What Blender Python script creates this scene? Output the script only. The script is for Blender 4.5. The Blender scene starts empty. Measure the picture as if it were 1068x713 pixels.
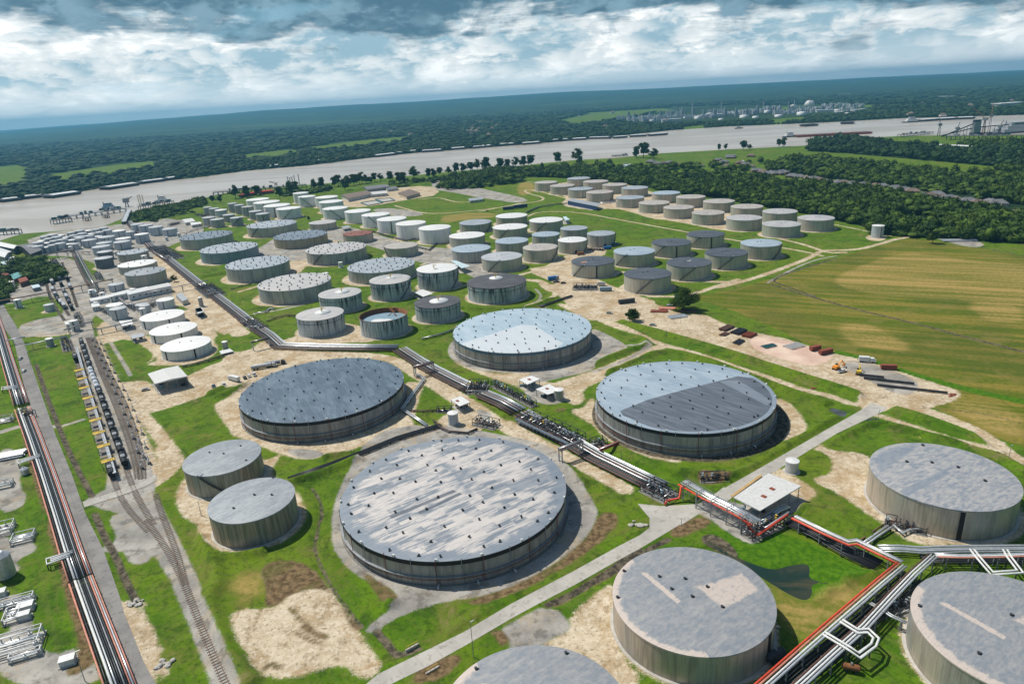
import bpy, math, random
import numpy as np
from mathutils import Matrix, Vector
PI = math.pi
R = math.radians
rnd = random.Random(7)
rng = np.random.default_rng(11)
scene = bpy.context.scene
COL = scene.collection

# ---------------------------------------------------------------- camera
CAM_H = 155.0
FPX, PITCH, ROLL = 711.0, R(19.67), R(-3.353)
PW, PH = 1068.0,713.0
_F = np.array([0, math.cos(PITCH),-math.sin(PITCH)])
_R0 = np.array([1.0,0,0])
_U0 = np.cross(_R0, _F)
_R = math.cos(ROLL) * _R0 + math.sin(ROLL) * _U0
_U = -math.sin(ROLL) * _R0 + math.cos(ROLL) * _U0
cd = bpy.data.cameras.new('camera')
cd.sensor_width = 36.0
cd.lens = FPX / PW * 36.0
cd.clip_start = 1.0
cd.clip_end = 90000.0
cam = bpy.data.objects.new('camera', cd)
COL.objects.link(cam)
m = Matrix.Identity(4)
for i in range(3):
 m[i][0] = _R[i]; m[i][1] = _U[i]; m[i][2] = -_F[i]
m[2][3] = CAM_H
cam.matrix_world = m
scene.camera = cam

# ---------------------------------------------------------------- render / view
scene.render.engine = 'CYCLES'
vs = scene.view_settings
vs.view_transform = 'Standard'
vs.look = 'None'
vs.gamma = 1.0
vs.exposure = 0.1
scene.cycles.max_bounces = 5
scene.cycles.diffuse_bounces = 2
scene.cycles.glossy_bounces = 2
scene.cycles.volume_bounces = 0

# ---------------------------------------------------------------- sun and sky
SUN_EL = R(57)
SUN_DIR = np.array([-0.86,0.51])          # horizontal direction towards the sun
SUN_DIR = SUN_DIR / np.linalg.norm(SUN_DIR)
sd = bpy.data.lights.new('sun', 'SUN')
sd.energy = 4.6
sd.angle = R(0.6)
sd.color = (1.0,0.94,0.84)
sun = bpy.data.objects.new('sun', sd)
COL.objects.link(sun)
v = Vector((SUN_DIR[0] * math.cos(SUN_EL), SUN_DIR[1] * math.cos(SUN_EL), math.sin(SUN_EL)))
sun.rotation_euler = v.to_track_quat('Z', 'Y').to_euler()
sun.location = (0,0,400)

world = bpy.data.worlds.new('World')
scene.world = world
world.use_nodes = True


class NG:
 """little helper that builds node graphs"""
 def __init__(s, tree):
  s.t = tree; s.n = tree.nodes; s.l = tree.links

 def node(s, kind, **kw):
  n = s.n.new(kind)
  for k, v in kw.items():
   setattr(n, k, v)
  return n

 def put(s, sock, val):
  if hasattr(val, 'is_linked') or isinstance(val, bpy.types.NodeSocket):
   s.l.new(val, sock)
  elif isinstance(val, (tuple, list)) and sock.type == 'RGBA' and len(val) == 3:
   sock.default_value = (*val, 1.0)
  else:
   sock.default_value = val

 def math(s, op, a, b=None, c=None, clamp=False):
  n = s.node('ShaderNodeMath', operation=op, use_clamp=clamp)
  s.put(n.inputs[0], a)
  if b is not None: s.put(n.inputs[1], b)
  if c is not None: s.put(n.inputs[2], c)
  return n.outputs[0]

 def vmath(s, op, a, b=None):
  n = s.node('ShaderNodeVectorMath', operation=op)
  s.put(n.inputs[0], a)
  if b is not None: s.put(n.inputs[1], b)
  return n.outputs[0]

 def sep(s, a):
  n = s.node('ShaderNodeSeparateXYZ'); s.put(n.inputs[0], a); return n.outputs

 def comb(s, x, y, z):
  n = s.node('ShaderNodeCombineXYZ')
  for i, q in enumerate((x, y, z)): s.put(n.inputs[i], q)
  return n.outputs[0]

 def noise(s, vec, scale=1.0, detail=4.0, rough=0.55, dist=0.0):
  n = s.node('ShaderNodeTexNoise')
  s.put(n.inputs['Vector'], vec)
  n.inputs['Scale'].default_value = scale
  n.inputs['Detail'].default_value = detail
  n.inputs['Roughness'].default_value = rough
  n.inputs['Distortion'].default_value = dist
  return n.outputs['Fac']

 def voro(s, vec, scale=1.0, out='Distance'):
  n = s.node('ShaderNodeTexVoronoi')
  s.put(n.inputs['Vector'], vec)
  n.inputs['Scale'].default_value = scale
  return n.outputs[out]

 def step(s, v, lo, hi):
  n = s.node('ShaderNodeMapRange', interpolation_type='SMOOTHSTEP')
  s.put(n.inputs[0], v)
  n.inputs[1].default_value = lo; n.inputs[2].default_value = hi
  n.inputs[3].default_value = 0.0; n.inputs[4].default_value = 1.0
  return n.outputs[0]

 def lin(s, v, lo, hi, a=0.0, b=1.0):
  n = s.node('ShaderNodeMapRange')
  s.put(n.inputs[0], v)
  n.inputs[1].default_value = lo; n.inputs[2].default_value = hi
  n.inputs[3].default_value = a; n.inputs[4].default_value = b
  return n.outputs[0]

 def mix(s, f, a, b, blend='MIX'):
  n = s.node('ShaderNodeMix', data_type='RGBA', blend_type=blend)
  s.put(n.inputs[0], f); s.put(n.inputs[6], a); s.put(n.inputs[7], b)
  return n.outputs[2]

 def attr(s, name, out='Fac'):
  n = s.node('ShaderNodeAttribute', attribute_name=name)
  return n.outputs[out]


wt = NG(world.node_tree)
for n in list(wt.n): wt.n.remove(n)
w_out = wt.node('ShaderNodeOutputWorld')
w_bg = wt.node('ShaderNodeBackground')
w_bg.inputs['Strength'].default_value = 0.1
sky = wt.node('ShaderNodeTexSky', sky_type='NISHITA')
sky.sun_disc = False
sky.sun_elevation = SUN_EL
sky.sun_rotation = math.atan2(SUN_DIR[0], SUN_DIR[1])
sky.altitude = 150
sky.air_density = 1.0
sky.dust_density = 1.2
sky.ozone_density = 1.5
tc = wt.node('ShaderNodeTexCoord').outputs['Generated']
sx, sy, sz = wt.sep(tc)[:3]
az = wt.math('ARCTAN2', sx, sy)
el = wt.math('MAXIMUM', sz, 0.0)
# cloud field in direction space: flattened towards the horizon as real cloud decks are
hh = wt.math('POWER', el, 0.75)
cv = wt.comb(az, wt.math('MULTIPLY', hh, 1.9),2.3)
cv2 = wt.comb(az, wt.math('MULTIPLY', hh, 1.35),4.7)
cvb = wt.comb(az, wt.math('MULTIPLY', hh, 4.2),8.1)
big = wt.noise(cvb, 2.6,6.0,0.6,0.3)
mid = wt.noise(cv2,11.0,8.0,0.58,0.35)
fine = wt.noise(cv, 30.0,7.0,0.6,0.3)
puff = wt.math('ADD', wt.math('MULTIPLY', mid, 0.68), wt.math('MULTIPLY', fine, 0.32))
# rounded heads of the cumulus
wob = wt.vmath('ADD', wt.comb(az, wt.math('MULTIPLY', hh, 1.5),0.0), wt.comb(wt.math('MULTIPLY', mid, 0.16), wt.math('MULTIPLY', fine, 0.12),0.0))
vo = wt.math('ADD', wt.math('MULTIPLY', wt.voro(wob, 13.0),0.6), wt.math('MULTIPLY', wt.voro(wob, 34.0),0.4))
puff = wt.math('ADD', puff, wt.math('MULTIPLY', wt.math('SUBTRACT', 0.42, vo),0.34))
wht = wt.mix(wt.step(puff, 0.33,0.51),(3.4,5.2,6.2),(9.0,9.4,9.4))
wht = wt.mix(wt.step(puff, 0.49,0.61), wht, (13.0,12.9,12.5))
# heavy dark undersides, commoner higher up and to the east
dk = wt.math('ADD', wt.math('MULTIPLY', big, 0.75), wt.math('MULTIPLY', mid, 0.5))
dk = wt.math('ADD', dk, wt.lin(wt.math('ADD', el, wt.math('MULTIPLY', az, 0.055)),0.05,0.14,-0.20,0.17))
cen = wt.step(wt.math('ABSOLUTE', wt.math('SUBTRACT', az, 0.13)),0.04,0.24)
dk = wt.math('ADD', dk, wt.lin(cen, 0,1,-0.05,0.05))
darkm = wt.step(dk, 0.56,0.67)
darkc = wt.mix(wt.step(puff, 0.40,0.62),(0.7,1.6,2.3),(2.3,3.7,4.6))
cl = wt.mix(darkm, wht, darkc)
gapm = wt.step(wt.noise(wt.comb(az, wt.math('MULTIPLY', hh, 2.6),11.0),5.3,4.0,0.5),0.60,0.68)
cl = wt.mix(wt.math('MULTIPLY', gapm, 0.35), cl, (3.2,6.2,7.8))
# pale air at the horizon
hz = wt.step(el, 0.0,0.06)
cl = wt.mix(wt.lin(hz, 0,1,.2,1),(11.3,12.1,12.2), cl)
# overhead the cloud is broken: more open blue sky than towards the horizon
up = wt.step(el, 0.22,0.5)
skyc = wt.mix(wt.math('SUBTRACT', 0.95, wt.math('MULTIPLY', up, 0.72)), sky.outputs[0], cl)
wt.put(w_bg.inputs['Color'], skyc)
wt.l.new(w_bg.outputs[0], w_out.inputs['Surface'])


# ---------------------------------------------------------------- picture-plane to world
def at(px, py, z=0.0):
 d = _F + (px - PW / 2) / FPX * _R - (py - PH / 2) / FPX * _U
 t = (z - CAM_H) / d[2]
 return (float(d[0] * t), float(d[1] * t), float(z))


WIN = dict(a=(0,535,4), b=(0,357,4), c=(200,400,4), d=(200,535,4), e=(560,290,4), f=(801,290,4), g=(440,100,4), h=(801,90,4),
   k=(340,440,4), l=(600,350,4), m=(440,300,4), n=(801,420,4), o=(801,535,4), p=(600,535,4), q=(400,535,4),
   i=(380,370,5.933), j=(530,390,5.933), r=(0,250,5.933), s=(150,230,5.933), t=(0,160,5.933), u=(640,90,5.933),
   v=(100,430,3.956), w=(660,470,3.956), x=(230,320,3.956), y=(60,300,5.933), z=(750,100,3.358), A=(250,160,3.956),
   B=(500,160,3.956), C=(860,100,5.09), D=(0,590,7.911), E=(560,235,8.9), F=(480,260,8.9), G=(0,230,8.9), P=(0,0,1),
   H=(380,200,8.9), I=(280,180,8.9), J=(540,180,8.9), K=(460,200,8.9), L=(0,320,3.956), M=(0,500,3.348), N=(0,160,3.956), O=(180,250,8.9))


def px(win, pts):
 x0, y0, s = WIN[win]
 return [(x0 + a / s, y0 + b / s) for a, b in pts]


def G(win, pts, z=0.0):
 """annotated points -> world xy"""
 return [at(a, b, z)[:2] for a, b in px(win, pts)]


def G3(win, pts, z=0.0):
 return [at(a, b, z) for a, b in px(win, pts)]


# ---------------------------------------------------------------- objects
def tag(o, label=None, cat=None, group=None, kind=None):
 if label: o['label'] = label
 if cat: o['category'] = cat
 if group: o['group'] = group
 if kind: o['kind'] = kind
 return o


def empty(name, loc=(0,0,0), rz=0.0, label=None, cat=None, group=None):
 o = bpy.data.objects.new(name, None)
 COL.objects.link(o)
 o.location = loc; o.rotation_euler = (0,0, rz)
 o.empty_display_size = 1.0
 tag(o, label, cat, group)
 return o


def link_mesh(name, me, parent=None, loc=(0,0,0), rot=(0,0,0)):
 o = bpy.data.objects.new(name, me)
 COL.objects.link(o)
 o.location = loc; o.rotation_euler = rot
 if parent: o.parent = parent
 return o


def copy_tree(o, parent=None):
 c = o.copy(); COL.objects.link(c); c.parent = parent
 for ch in list(o.children): copy_tree(ch, c)
 return c


def np_mesh(name, V, Fq, mat=None, smooth=False, attrs=None):
 """V (n,3), Fq (m,k) one face size"""
 me = bpy.data.meshes.new(name)
 V = np.asarray(V, np.float32); Fq = np.asarray(Fq, np.int32)
 k = Fq.shape[1]
 me.vertices.add(len(V)); me.vertices.foreach_set('co', V.ravel())
 me.loops.add(Fq.size); me.loops.foreach_set('vertex_index', Fq.ravel())
 me.polygons.add(len(Fq))
 me.polygons.foreach_set('loop_start', np.arange(0, Fq.size, k, dtype=np.int32))
 me.polygons.foreach_set('loop_total', np.full(len(Fq), k, np.int32))
 if smooth: me.polygons.foreach_set('use_smooth', np.ones(len(Fq), bool))
 me.update(calc_edges=True)
 if attrs:
  for an, arr in attrs.items():
   at_ = me.attributes.new(an, 'FLOAT', 'POINT')
   at_.data.foreach_set('value', np.asarray(arr, np.float32))
 if mat: me.materials.append(mat)
 return me


class MB:
 def __init__(s):
  s.v = []; s.f = []; s.sm = []

 def add(s, vs_, fs_, smooth=False):
  o = len(s.v)
  s.v += [tuple(map(float, q)) for q in vs_]
  s.f += [tuple(o + i for i in f) for f in fs_]
  s.sm += [smooth] * len(fs_)
  return s

 def box(s, c, d, rz=0.0, z0=None):
  """centre (x,y,z) and full sizes; z0: bottom instead of centre z"""
  cx, cy, cz = c
  if z0 is not None: cz = z0 + d[2] / 2
  ca, sa = math.cos(rz), math.sin(rz)
  vs_ = []
  for dz in (-.5,.5):
   for dx, dy in ((-.5,-.5),(.5,-.5),(.5,.5),(-.5,.5)):
    X, Y = dx * d[0], dy * d[1]
    vs_.append((cx + ca * X - sa * Y, cy + sa * X + ca * Y, cz + dz * d[2]))
  return s.add(vs_, [(0,3,2,1),(4,5,6,7),(0,1,5,4),(1,2,6,5),(2,3,7,6),(3,0,4,7)])

 def bar(s, a, b, w, h=None):
  """rectangular beam between two points"""
  h = h or w
  a = Vector(a); b = Vector(b); d = (b - a)
  if d.length < 1e-6: return s
  d.normalize()
  up = Vector((0,0,1)) if abs(d.z) < .95 else Vector((0,1,0))
  sdv = d.cross(up).normalized(); u = sdv.cross(d).normalized()
  vs_ = []
  for p in (a, b):
   for i, j in ((-1,-1),(1,-1),(1,1),(-1,1)):
    vs_.append(p + sdv * (i * w / 2) + u * (j * h / 2))
  return s.add(vs_, [(0,1,2,3),(7,6,5,4),(0,4,5,1),(1,5,6,2),(2,6,7,3),(3,7,4,0)])

 def cyl(s, a, b, r, r2=None, seg=12, caps=True, smooth=True):
  r2 = r if r2 is None else r2
  a = Vector(a); b = Vector(b); d = (b - a).normalized()
  up = Vector((0,0,1)) if abs(d.z) < .95 else Vector((1,0,0))
  e1 = d.cross(up).normalized(); e2 = d.cross(e1)
  vs_ = []
  for p, rr in ((a, r),(b, r2)):
   for i in range(seg):
    t = 2 * PI * i / seg
    vs_.append(p + e1 * (rr * math.cos(t)) + e2 * (rr * math.sin(t)))
  fs = [(i, seg + i, seg + (i + 1) % seg, (i + 1) % seg) for i in range(seg)]
  s.add(vs_, fs, smooth)
  if caps:
   s.add(vs_, [tuple(range(seg)), tuple(range(2 * seg - 1, seg - 1,-1))])
  return s

 def tube(s, pts, r, seg=8, closed=False):
  P = [Vector(p) for p in pts]
  n = len(P); rings = []
  for i, p in enumerate(P):
   if closed:
    d = (P[(i + 1) % n] - P[i - 1])
   else:
    d = (P[min(i + 1, n - 1)] - P[max(i - 1,0)])
   d.normalize()
   up = Vector((0,0,1)) if abs(d.z) < .9 else Vector((1,0,0))
   e1 = d.cross(up).normalized(); e2 = d.cross(e1)
   # mitre at the corner
   k = 1.0
   if 0 < i < n - 1:
    d1 = (P[i] - P[i - 1]).normalized(); d2 = (P[i + 1] - P[i]).normalized()
    k = 1 / max(.5, math.sqrt(max(0.0,(1 + d1.dot(d2)) / 2)))
   rings.append([p + e1 * (k * r * math.cos(2 * PI * q / seg)) + e2 * (r * math.sin(2 * PI * q / seg)) for q in range(seg)])
  vs_ = [q for ring in rings for q in ring]
  fs = []
  for i in range(n if closed else n - 1):
   A_, B_ = i * seg, ((i + 1) % n) * seg
   for q in range(seg):
    fs.append((A_ + q, B_ + q, B_ + (q + 1) % seg, A_ + (q + 1) % seg))
  if not closed:
   fs.append(tuple(range(seg))); fs.append(tuple(reversed(range((n - 1) * seg, n * seg))))
  return s.add(vs_, fs, True)

 def lathe(s, prof, seg=48, c=(0,0), smooth=True):
  vs_ = []
  for r, z in prof:
   for i in range(seg):
    t = 2 * PI * i / seg
    vs_.append((c[0] + r * math.cos(t), c[1] + r * math.sin(t), z))
  fs = []
  for j in range(len(prof) - 1):
   for i in range(seg):
    fs.append((j * seg + i, j * seg + (i + 1) % seg, (j + 1) * seg + (i + 1) % seg, (j + 1) * seg + i))
  return s.add(vs_, fs, smooth)

 def mesh(s, name, mat):
  me = bpy.data.meshes.new(name)
  me.from_pydata(s.v, [], s.f)
  me.polygons.foreach_set('use_smooth', s.sm)
  me.materials.append(mat)
  me.update()
  return me

 def build(s, name, mat, parent=None, loc=(0,0,0), rot=(0,0,0)):
  return link_mesh(name, s.mesh(name, mat), parent, loc, rot)


# ---------------------------------------------------------------- materials
def new_mat(name):
 m_ = bpy.data.materials.new(name); m_.use_nodes = True
 g = NG(m_.node_tree)
 return m_, g, g.n['Principled BSDF']


def mat(name, col, rough=.6, metal=0.0, var=.18, scale=.8, dirt=None, spec=.3, bump=0.0):
 """painted / plain surface with weathering noise"""
 m_, g, b = new_mat(name)
 oc = g.node('ShaderNodeTexCoord').outputs['Object']
 n1 = g.noise(oc, scale, 5.0,.6)
 lo = tuple(c * (1 - var) for c in col); hi = tuple(min(1, c * (1 + var)) for c in col)
 c = g.mix(g.step(n1,.3,.7), lo, hi)
 if dirt:
  n2 = g.noise(oc, scale * 2.7,6.0,.65)
  c = g.mix(g.math('MULTIPLY', g.step(n2,.52,.72),.7), c, dirt)
 oi = g.node('ShaderNodeObjectInfo').outputs['Random']
 c = g.mix(g.lin(oi, 0,1,0,.16), c, tuple(x * .55 for x in col))
 g.put(b.inputs['Base Color'], c)
 b.inputs['Roughness'].default_value = rough
 b.inputs['Metallic'].default_value = metal
 b.inputs['Specular IOR Level'].default_value = spec
 return m_


M = {}
def defmats():
 M['white'] = mat('white_paint', (.66,.67,.66),.5, var=.1, dirt=(.38,.36,.32))
 M['offwhite'] = mat('offwhite_paint', (.58,.58,.56),.5, var=.1, dirt=(.33,.30,.26))
 M['grey'] = mat('grey_steel', (.27,.29,.31),.5,.3, dirt=(.15,.12,.10))
 M['light_grey'] = mat('galvanised', (.46,.48,.50),.42,.45, dirt=(.28,.27,.25))
 M['dark'] = mat('dark_steel', (.045,.05,.056),.55,.2, dirt=(.09,.06,.04))
 M['black'] = mat('black_rubber', (.015,.015,.017),.6)
 M['silverpipe'] = mat('clad_pipe', (.66,.68,.70),.3,.55, var=.1, scale=.3, dirt=(.36,.32,.28))
 M['brownpipe'] = mat('brown_pipe', (.14,.075,.055),.55,.1, scale=.4, dirt=(.06,.05,.045))
 M['blackpipe'] = mat('black_pipe', (.03,.032,.036),.4,.1, scale=.4)
 M['redpipe'] = mat('red_pipe', (.60,.07,.035),.5,0, var=.15, scale=.5, dirt=(.34,.09,.06))
 M['salmon'] = mat('salmon_pipe', (.56,.24,.17),.5,0, var=.15, scale=.4, dirt=(.3,.17,.13))
 M['red'] = mat('red_paint', (.5,.04,.03),.5, dirt=(.2,.05,.03))
 M['redrust'] = mat('rusty_red', (.22,.06,.035),.8, dirt=(.1,.035,.02))
 M['rust'] = mat('rust', (.20,.085,.035),.85, dirt=(.08,.035,.02), var=.35)
 M['yellow'] = mat('yellow_paint', (.58,.40,.05),.6, dirt=(.32,.22,.06))
 M['orange'] = mat('orange_paint', (.75,.28,.03),.5)
 M['blue'] = mat('blue_paint', (.03,.17,.45),.45)
 M['teal'] = mat('teal_roof', (.10,.30,.30),.5)
 M['bluegrey'] = mat('bluegrey_paint', (.22,.33,.40),.5, dirt=(.15,.17,.18))
 M['navy'] = mat('navy_paint', (.02,.05,.13),.4)
 M['concrete'] = mat('concrete', (.42,.40,.36),.85, scale=.3, dirt=(.27,.24,.20))
 M['dkconcrete'] = mat('weathered_concrete', (.20,.195,.18),.85, scale=.3, dirt=(.10,.09,.08))
 M['glass'] = mat('window_glass', (.03,.045,.06),.12, spec=.8)
 M['rail'] = mat('rail_steel', (.16,.10,.08),.6,.3)
 M['wood'] = mat('timber', (.20,.18,.155),.85)
 M['lumber'] = mat('light_timber', (.55,.38,.17),.8)
 M['brick'] = mat('brick', (.26,.13,.09),.85, scale=3)
 M['roofbrown'] = mat('brown_shingle', (.17,.13,.105),.85, scale=1.2)
 M['roofgrey'] = mat('grey_shingle', (.15,.155,.165),.85, scale=1.2)
 M['cream'] = mat('cream_wall', (.55,.47,.36),.8)
 M['paleblue'] = mat('pale_blue_roof', (.50,.62,.66),.45)
 M['tealdark'] = mat('teal_dark', (.04,.13,.14),.5)
defmats()

# ---------------------------------------------------------------- ground sheet with cover masks
TANKS = {'A':(-26.5,236.0,44.3,9.8),'B':(84.4,311.6,43.4,11.0),'C':(7.1,427.5,45.4,11.1),'D':(159.8,222.9,24.6,12.2),'F':(49.9,167.1,23.7,10.5),'G':(-105.2,347.4,43.8,11.0),'H':(-132.5,272.7,16.4,11.0),'I':(-106.5,235.4,16.3,11.2),'P':(0.1,126.1,24.0,11.5),'T1':(-380.1,868.7,31.5,12.3),'T2':(-316.3,775.5,31.2,12.1),'T3':(-251.6,679.3,30.6,13.0),'T4':(-189.7,592.1,31.4,12.2),'T5':(-315.3,928.7,32.4,12.4),'T6':(-251.3,836.4,31.9,11.2),'T7':(-185.3,737.2,32.1,11.9),'T8':(-121.2,644.9,32.0,10.9),'T9':(-138.4,541.9,17.1,12.6),'T10':(-140.4,483.8,17.1,13.1),'T11':(-91.9,473.3,17.2,12.6),'T12':(-101.3,570.2,17.3,14.7),'T13':(-62.7,594.8,18.2,16.3),'T14':(-55.2,501.7,17.4,11.9),'T15':(-9.8,549.9,24.4,12.9),'T16':(-114.8,739.8,18.1,10.0),'T17':(-180.5,833.3,18.2,9.8),'T18':(-249.5,939.7,18.2,9.2),'W1':(-83.3,804.6,18.9,16.3),'W2':(-115.6,839.4,18.4,17.5),'W3':(-146.7,890.3,19.1,16.1),'W4':(-176.1,940.5,19.1,15.3),'W5':(-209.3,984.8,18.5,15.3),'W6':(-252.2,1032.3,18.7,14.6),'W7':(-274.3,1100.5,19.0,16.1),'W8':(-296.9,1166.0,19.0,15.6),'W9':(-335.0,1184.6,14.6,16.3),'W10':(-358.4,1232.9,13.4,17.3),'W12':(-331.7,1064.2,18.5,14.3),'W13':(-357.8,1092.2,20.4,16.2),'W14':(-394.1,1153.8,21.1,14.7),'W15':(-426.2,1205.5,19.4,13.8),'S1':(-365.5,1043.5,9.9,11.2),'S2':(-385.2,1070.0,9.7,12.0),'S3':(-410.5,1108.0,8.8,14.7),'S4':(-433.9,1137.6,7.9,14.5),'S5':(-456.2,1167.7,7.8,13.9),'S6':(-488.4,1143.4,6.8,13.1),'S7':(-472.6,1129.2,7.8,12.4),'S8':(-458.5,1121.1,9.4,10.2),'S9':(-441.2,1029.4,9.2,12.3),'S10':(-422.2,1011.7,9.6,11.3),'S11':(-422.7,1058.5,8.8,10.5),'S12':(-394.3,1013.6,8.9,11.8),'P1':(-483.9,912.3,8.7,11.8),'P2':(-468.4,959.0,9.6,9.6),'P3':(-492.6,970.7,9.6,11.7),'P4':(-521.1,999.8,9.5,10.6),'P5':(-540.4,1013.5,8.9,10.7),'P6':(-492.1,876.2,9.7,9.3),'P7':(-506.3,906.8,9.2,8.5),'P8':(-514.7,876.1,9.2,9.4),'P9':(-539.7,927.0,10.3,8.6),'P10':(-542.5,965.7,8.4,10.0),'P11':(-517.8,948.5,5.6,10.2),'P12':(-478.5,811.2,8.2,9.5),'P13':(-454.4,764.6,9.2,10.8),'P14':(-438.0,797.2,16.4,9.7),'P15':(-400.5,732.5,19.1,8.6),'P16':(-362.9,674.1,18.6,11.8),'P17':(-380.0,648.3,6.9,6.7),'M1':(-37.2,860.5,20.3,10.2),'M2':(9.0,894.6,20.6,10.4),'M3':(5.6,810.6,20.6,11.0),'M4':(-44.1,772.3,20.3,10.9),'M5':(6.0,726.1,17.7,11.0),'M6':(-36.6,696.4,20.1,11.3),'M7':(-5.1,650.0,19.7,11.3),'M8':(50.6,838.8,20.6,11.7),'M9':(44.3,752.5,15.4,10.7),'M10':(34.0,678.5,17.5,12.1),'M11':(78.7,780.0,15.6,10.5),'M12':(69.3,705.8,15.1,12.2),'M13':(102.7,730.3,15.0,12.3),'N1':(77.8,606.9,19.5,11.7),'N2':(121.2,638.2,19.3,11.7),'N3':(163.7,667.3,19.1,11.7),'N4':(206.4,697.7,18.9,11.7),'N5':(199.8,608.6,18.9,11.9),'N6':(157.9,579.2,19.1,12.0),'N7':(115.1,547.2,19.2,12.5),'N8':(241.8,637.0,18.5,12.4),'U1':(75.6,1212.6,20.2,13.3),'U2':(99.3,1156.7,20.7,13.0),'U3':(136.4,1247.5,20.5,12.9),'U4':(123.4,1104.7,20.2,12.6),'U5':(158.6,1184.6,21.2,13.3),'U6':(146.1,1046.7,20.5,13.7),'U7':(182.2,1130.0,19.9,12.8),'U8':(205.7,1081.0,20.6,12.5),'U9':(180.1,981.9,20.1,12.2),'U10':(237.2,1006.4,20.1,12.3),'U11':(202.6,926.5,20.5,11.5),'U12':(258.9,951.8,19.7,12.7),'U13':(222.5,873.3,18.9,12.1),'U14':(282.5,901.0,19.9,12.4),'U15':(244.8,820.5,18.9,12.3),'U16':(300.5,846.3,19.2,12.5),'U17':(272.6,774.5,19.5,12.0),'U18':(324.4,802.6,19.3,11.9),'U19':(296.8,727.5,19.5,11.6),'U20':(342.9,747.8,18.8,12.1),'V1':(380.3,687.8,5.7,11.9),'X1':(-278.0,525.8,16.2,7.0),'X2':(-252.5,488.9,16.3,6.6),'X3':(-226.6,450.5,16.2,6.8),'X4':(-298.2,574.8,7.1,7.4),'X5':(-324.8,548.2,6.3,9.1),'X6':(-335.4,562.5,6.6,8.5),'X7':(-309.3,560.8,4.0,6.8),'X8':(-317.1,571.0,5.0,5.2),'X9':(-406.7,586.1,4.0,6.0),'Q1':(-501.7,845.6,10.2,10.0),'Q2':(-549.2,903.4,8.9,9.7),'Q3':(-562.7,892.1,6.1,7.5),'Q4':(-580.7,935.5,7.1,9.6),'E':(131.6,145.3,24.4,11.5)}
# variable-spaced tensor grid: fine where the terminal stands, coarser to the horizon
def axis(core0, core1, step0, grow_lo, grow_hi, lim_lo, lim_hi):
 a = list(np.arange(core0, core1 + 1e-6, step0))
 st = step0
 while a[-1] < lim_hi:
  st *= grow_hi; a.append(a[-1] + st)
 st = step0; lo = []
 x_ = core0
 while x_ > lim_lo:
  st *= grow_lo; x_ -= st; lo.append(x_)
 return np.array(lo[::-1] + a)
gx = axis(-300,330,1.35,1.02,1.02,-30000,30000)
gy = axis(95,480,1.05,1.05,1.0038,-3000,4200)
st = gy[-1] - gy[-2]; ext = [gy[-1]]
while ext[-1] < 24000:
 st *= 1.06; ext.append(ext[-1] + st)
gy = np.concatenate([gy, ext[1:]])
GX, GY = np.meshgrid(gx, gy)
PX_, PY_ = GX.ravel(), GY.ravel()
NV = PX_.size
FAR = 60.0
layers = {n_: np.full(NV, -FAR, np.float32) for n_ in ('sand', 'gravel', 'soil', 'pink', 'dry', 'lush', 'forest', 'mud', 'meadow')}


def _sub(mn, mx, mar):
 # index window of the tensor grid
 i0 = np.searchsorted(gx, mn[0] - mar); i1 = np.searchsorted(gx, mx[0] + mar)
 j0 = np.searchsorted(gy, mn[1] - mar); j1 = np.searchsorted(gy, mx[1] + mar)
 if i1 <= i0 or j1 <= j0: return None
 jj, ii = np.mgrid[j0:j1, i0:i1]
 return (jj * len(gx) + ii).ravel()


def sd_poly(P, X, Y):
 P = np.asarray(P); n = len(P)
 d2 = np.full(X.shape, 1e18); inside = np.zeros(X.shape, bool)
 for i in range(n):
  a = P[i]; b = P[(i + 1) % n]
  e = b - a; L2 = max(e @ e, 1e-9)
  t = np.clip(((X - a[0]) * e[0] + (Y - a[1]) * e[1]) / L2,0,1)
  dx = X - a[0] - t * e[0]; dy = Y - a[1] - t * e[1]
  d2 = np.minimum(d2, dx * dx + dy * dy)
  c = (a[1] > Y) != (b[1] > Y)
  with np.errstate(divide='ignore', invalid='ignore'):
   xi = a[0] + (Y - a[1]) / (b[1] - a[1] if b[1] != a[1] else 1e-9) * e[0]
  inside ^= c & (X < xi)
 d = np.sqrt(d2)
 return np.where(inside, d, -d)


def sd_line(P, X, Y, w):
 P = np.asarray(P)
 d2 = np.full(X.shape, 1e18)
 for i in range(len(P) - 1):
  a = P[i]; b = P[i + 1]; e = b - a; L2 = max(e @ e, 1e-9)
  t = np.clip(((X - a[0]) * e[0] + (Y - a[1]) * e[1]) / L2,0,1)
  dx = X - a[0] - t * e[0]; dy = Y - a[1] - t * e[1]
  d2 = np.minimum(d2, dx * dx + dy * dy)
 return w / 2 - np.sqrt(d2)


def smooth_line(P, n=3):
 """Chaikin, keeps ends"""
 P = [np.array(p) for p in P]
 for _ in range(n):
  Q = [P[0]]
  for a, b in zip(P[:-1], P[1:]):
   Q += [a * .75 + b * .25, a * .25 + b * .75]
  Q.append(P[-1]); P = Q
 return P


def smooth_loop(P, n=2):
 P = [np.array(p) for p in P]
 for _ in range(n):
  Q = []
  for i in range(len(P)):
   a, b = P[i], P[(i + 1) % len(P)]
   Q += [a * .75 + b * .25, a * .25 + b * .75]
  P = Q
 return P


def cover(layer, P, op='max', mar=20.0):
 P = np.array(P)
 idx = _sub(P.min(0), P.max(0), mar)
 if idx is None: return
 s_ = sd_poly(P, PX_[idx], PY_[idx]).astype(np.float32)
 L_ = layers[layer]
 if op == 'max': L_[idx] = np.maximum(L_[idx], s_)
 else: L_[idx] = np.minimum(L_[idx],-s_)


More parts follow.
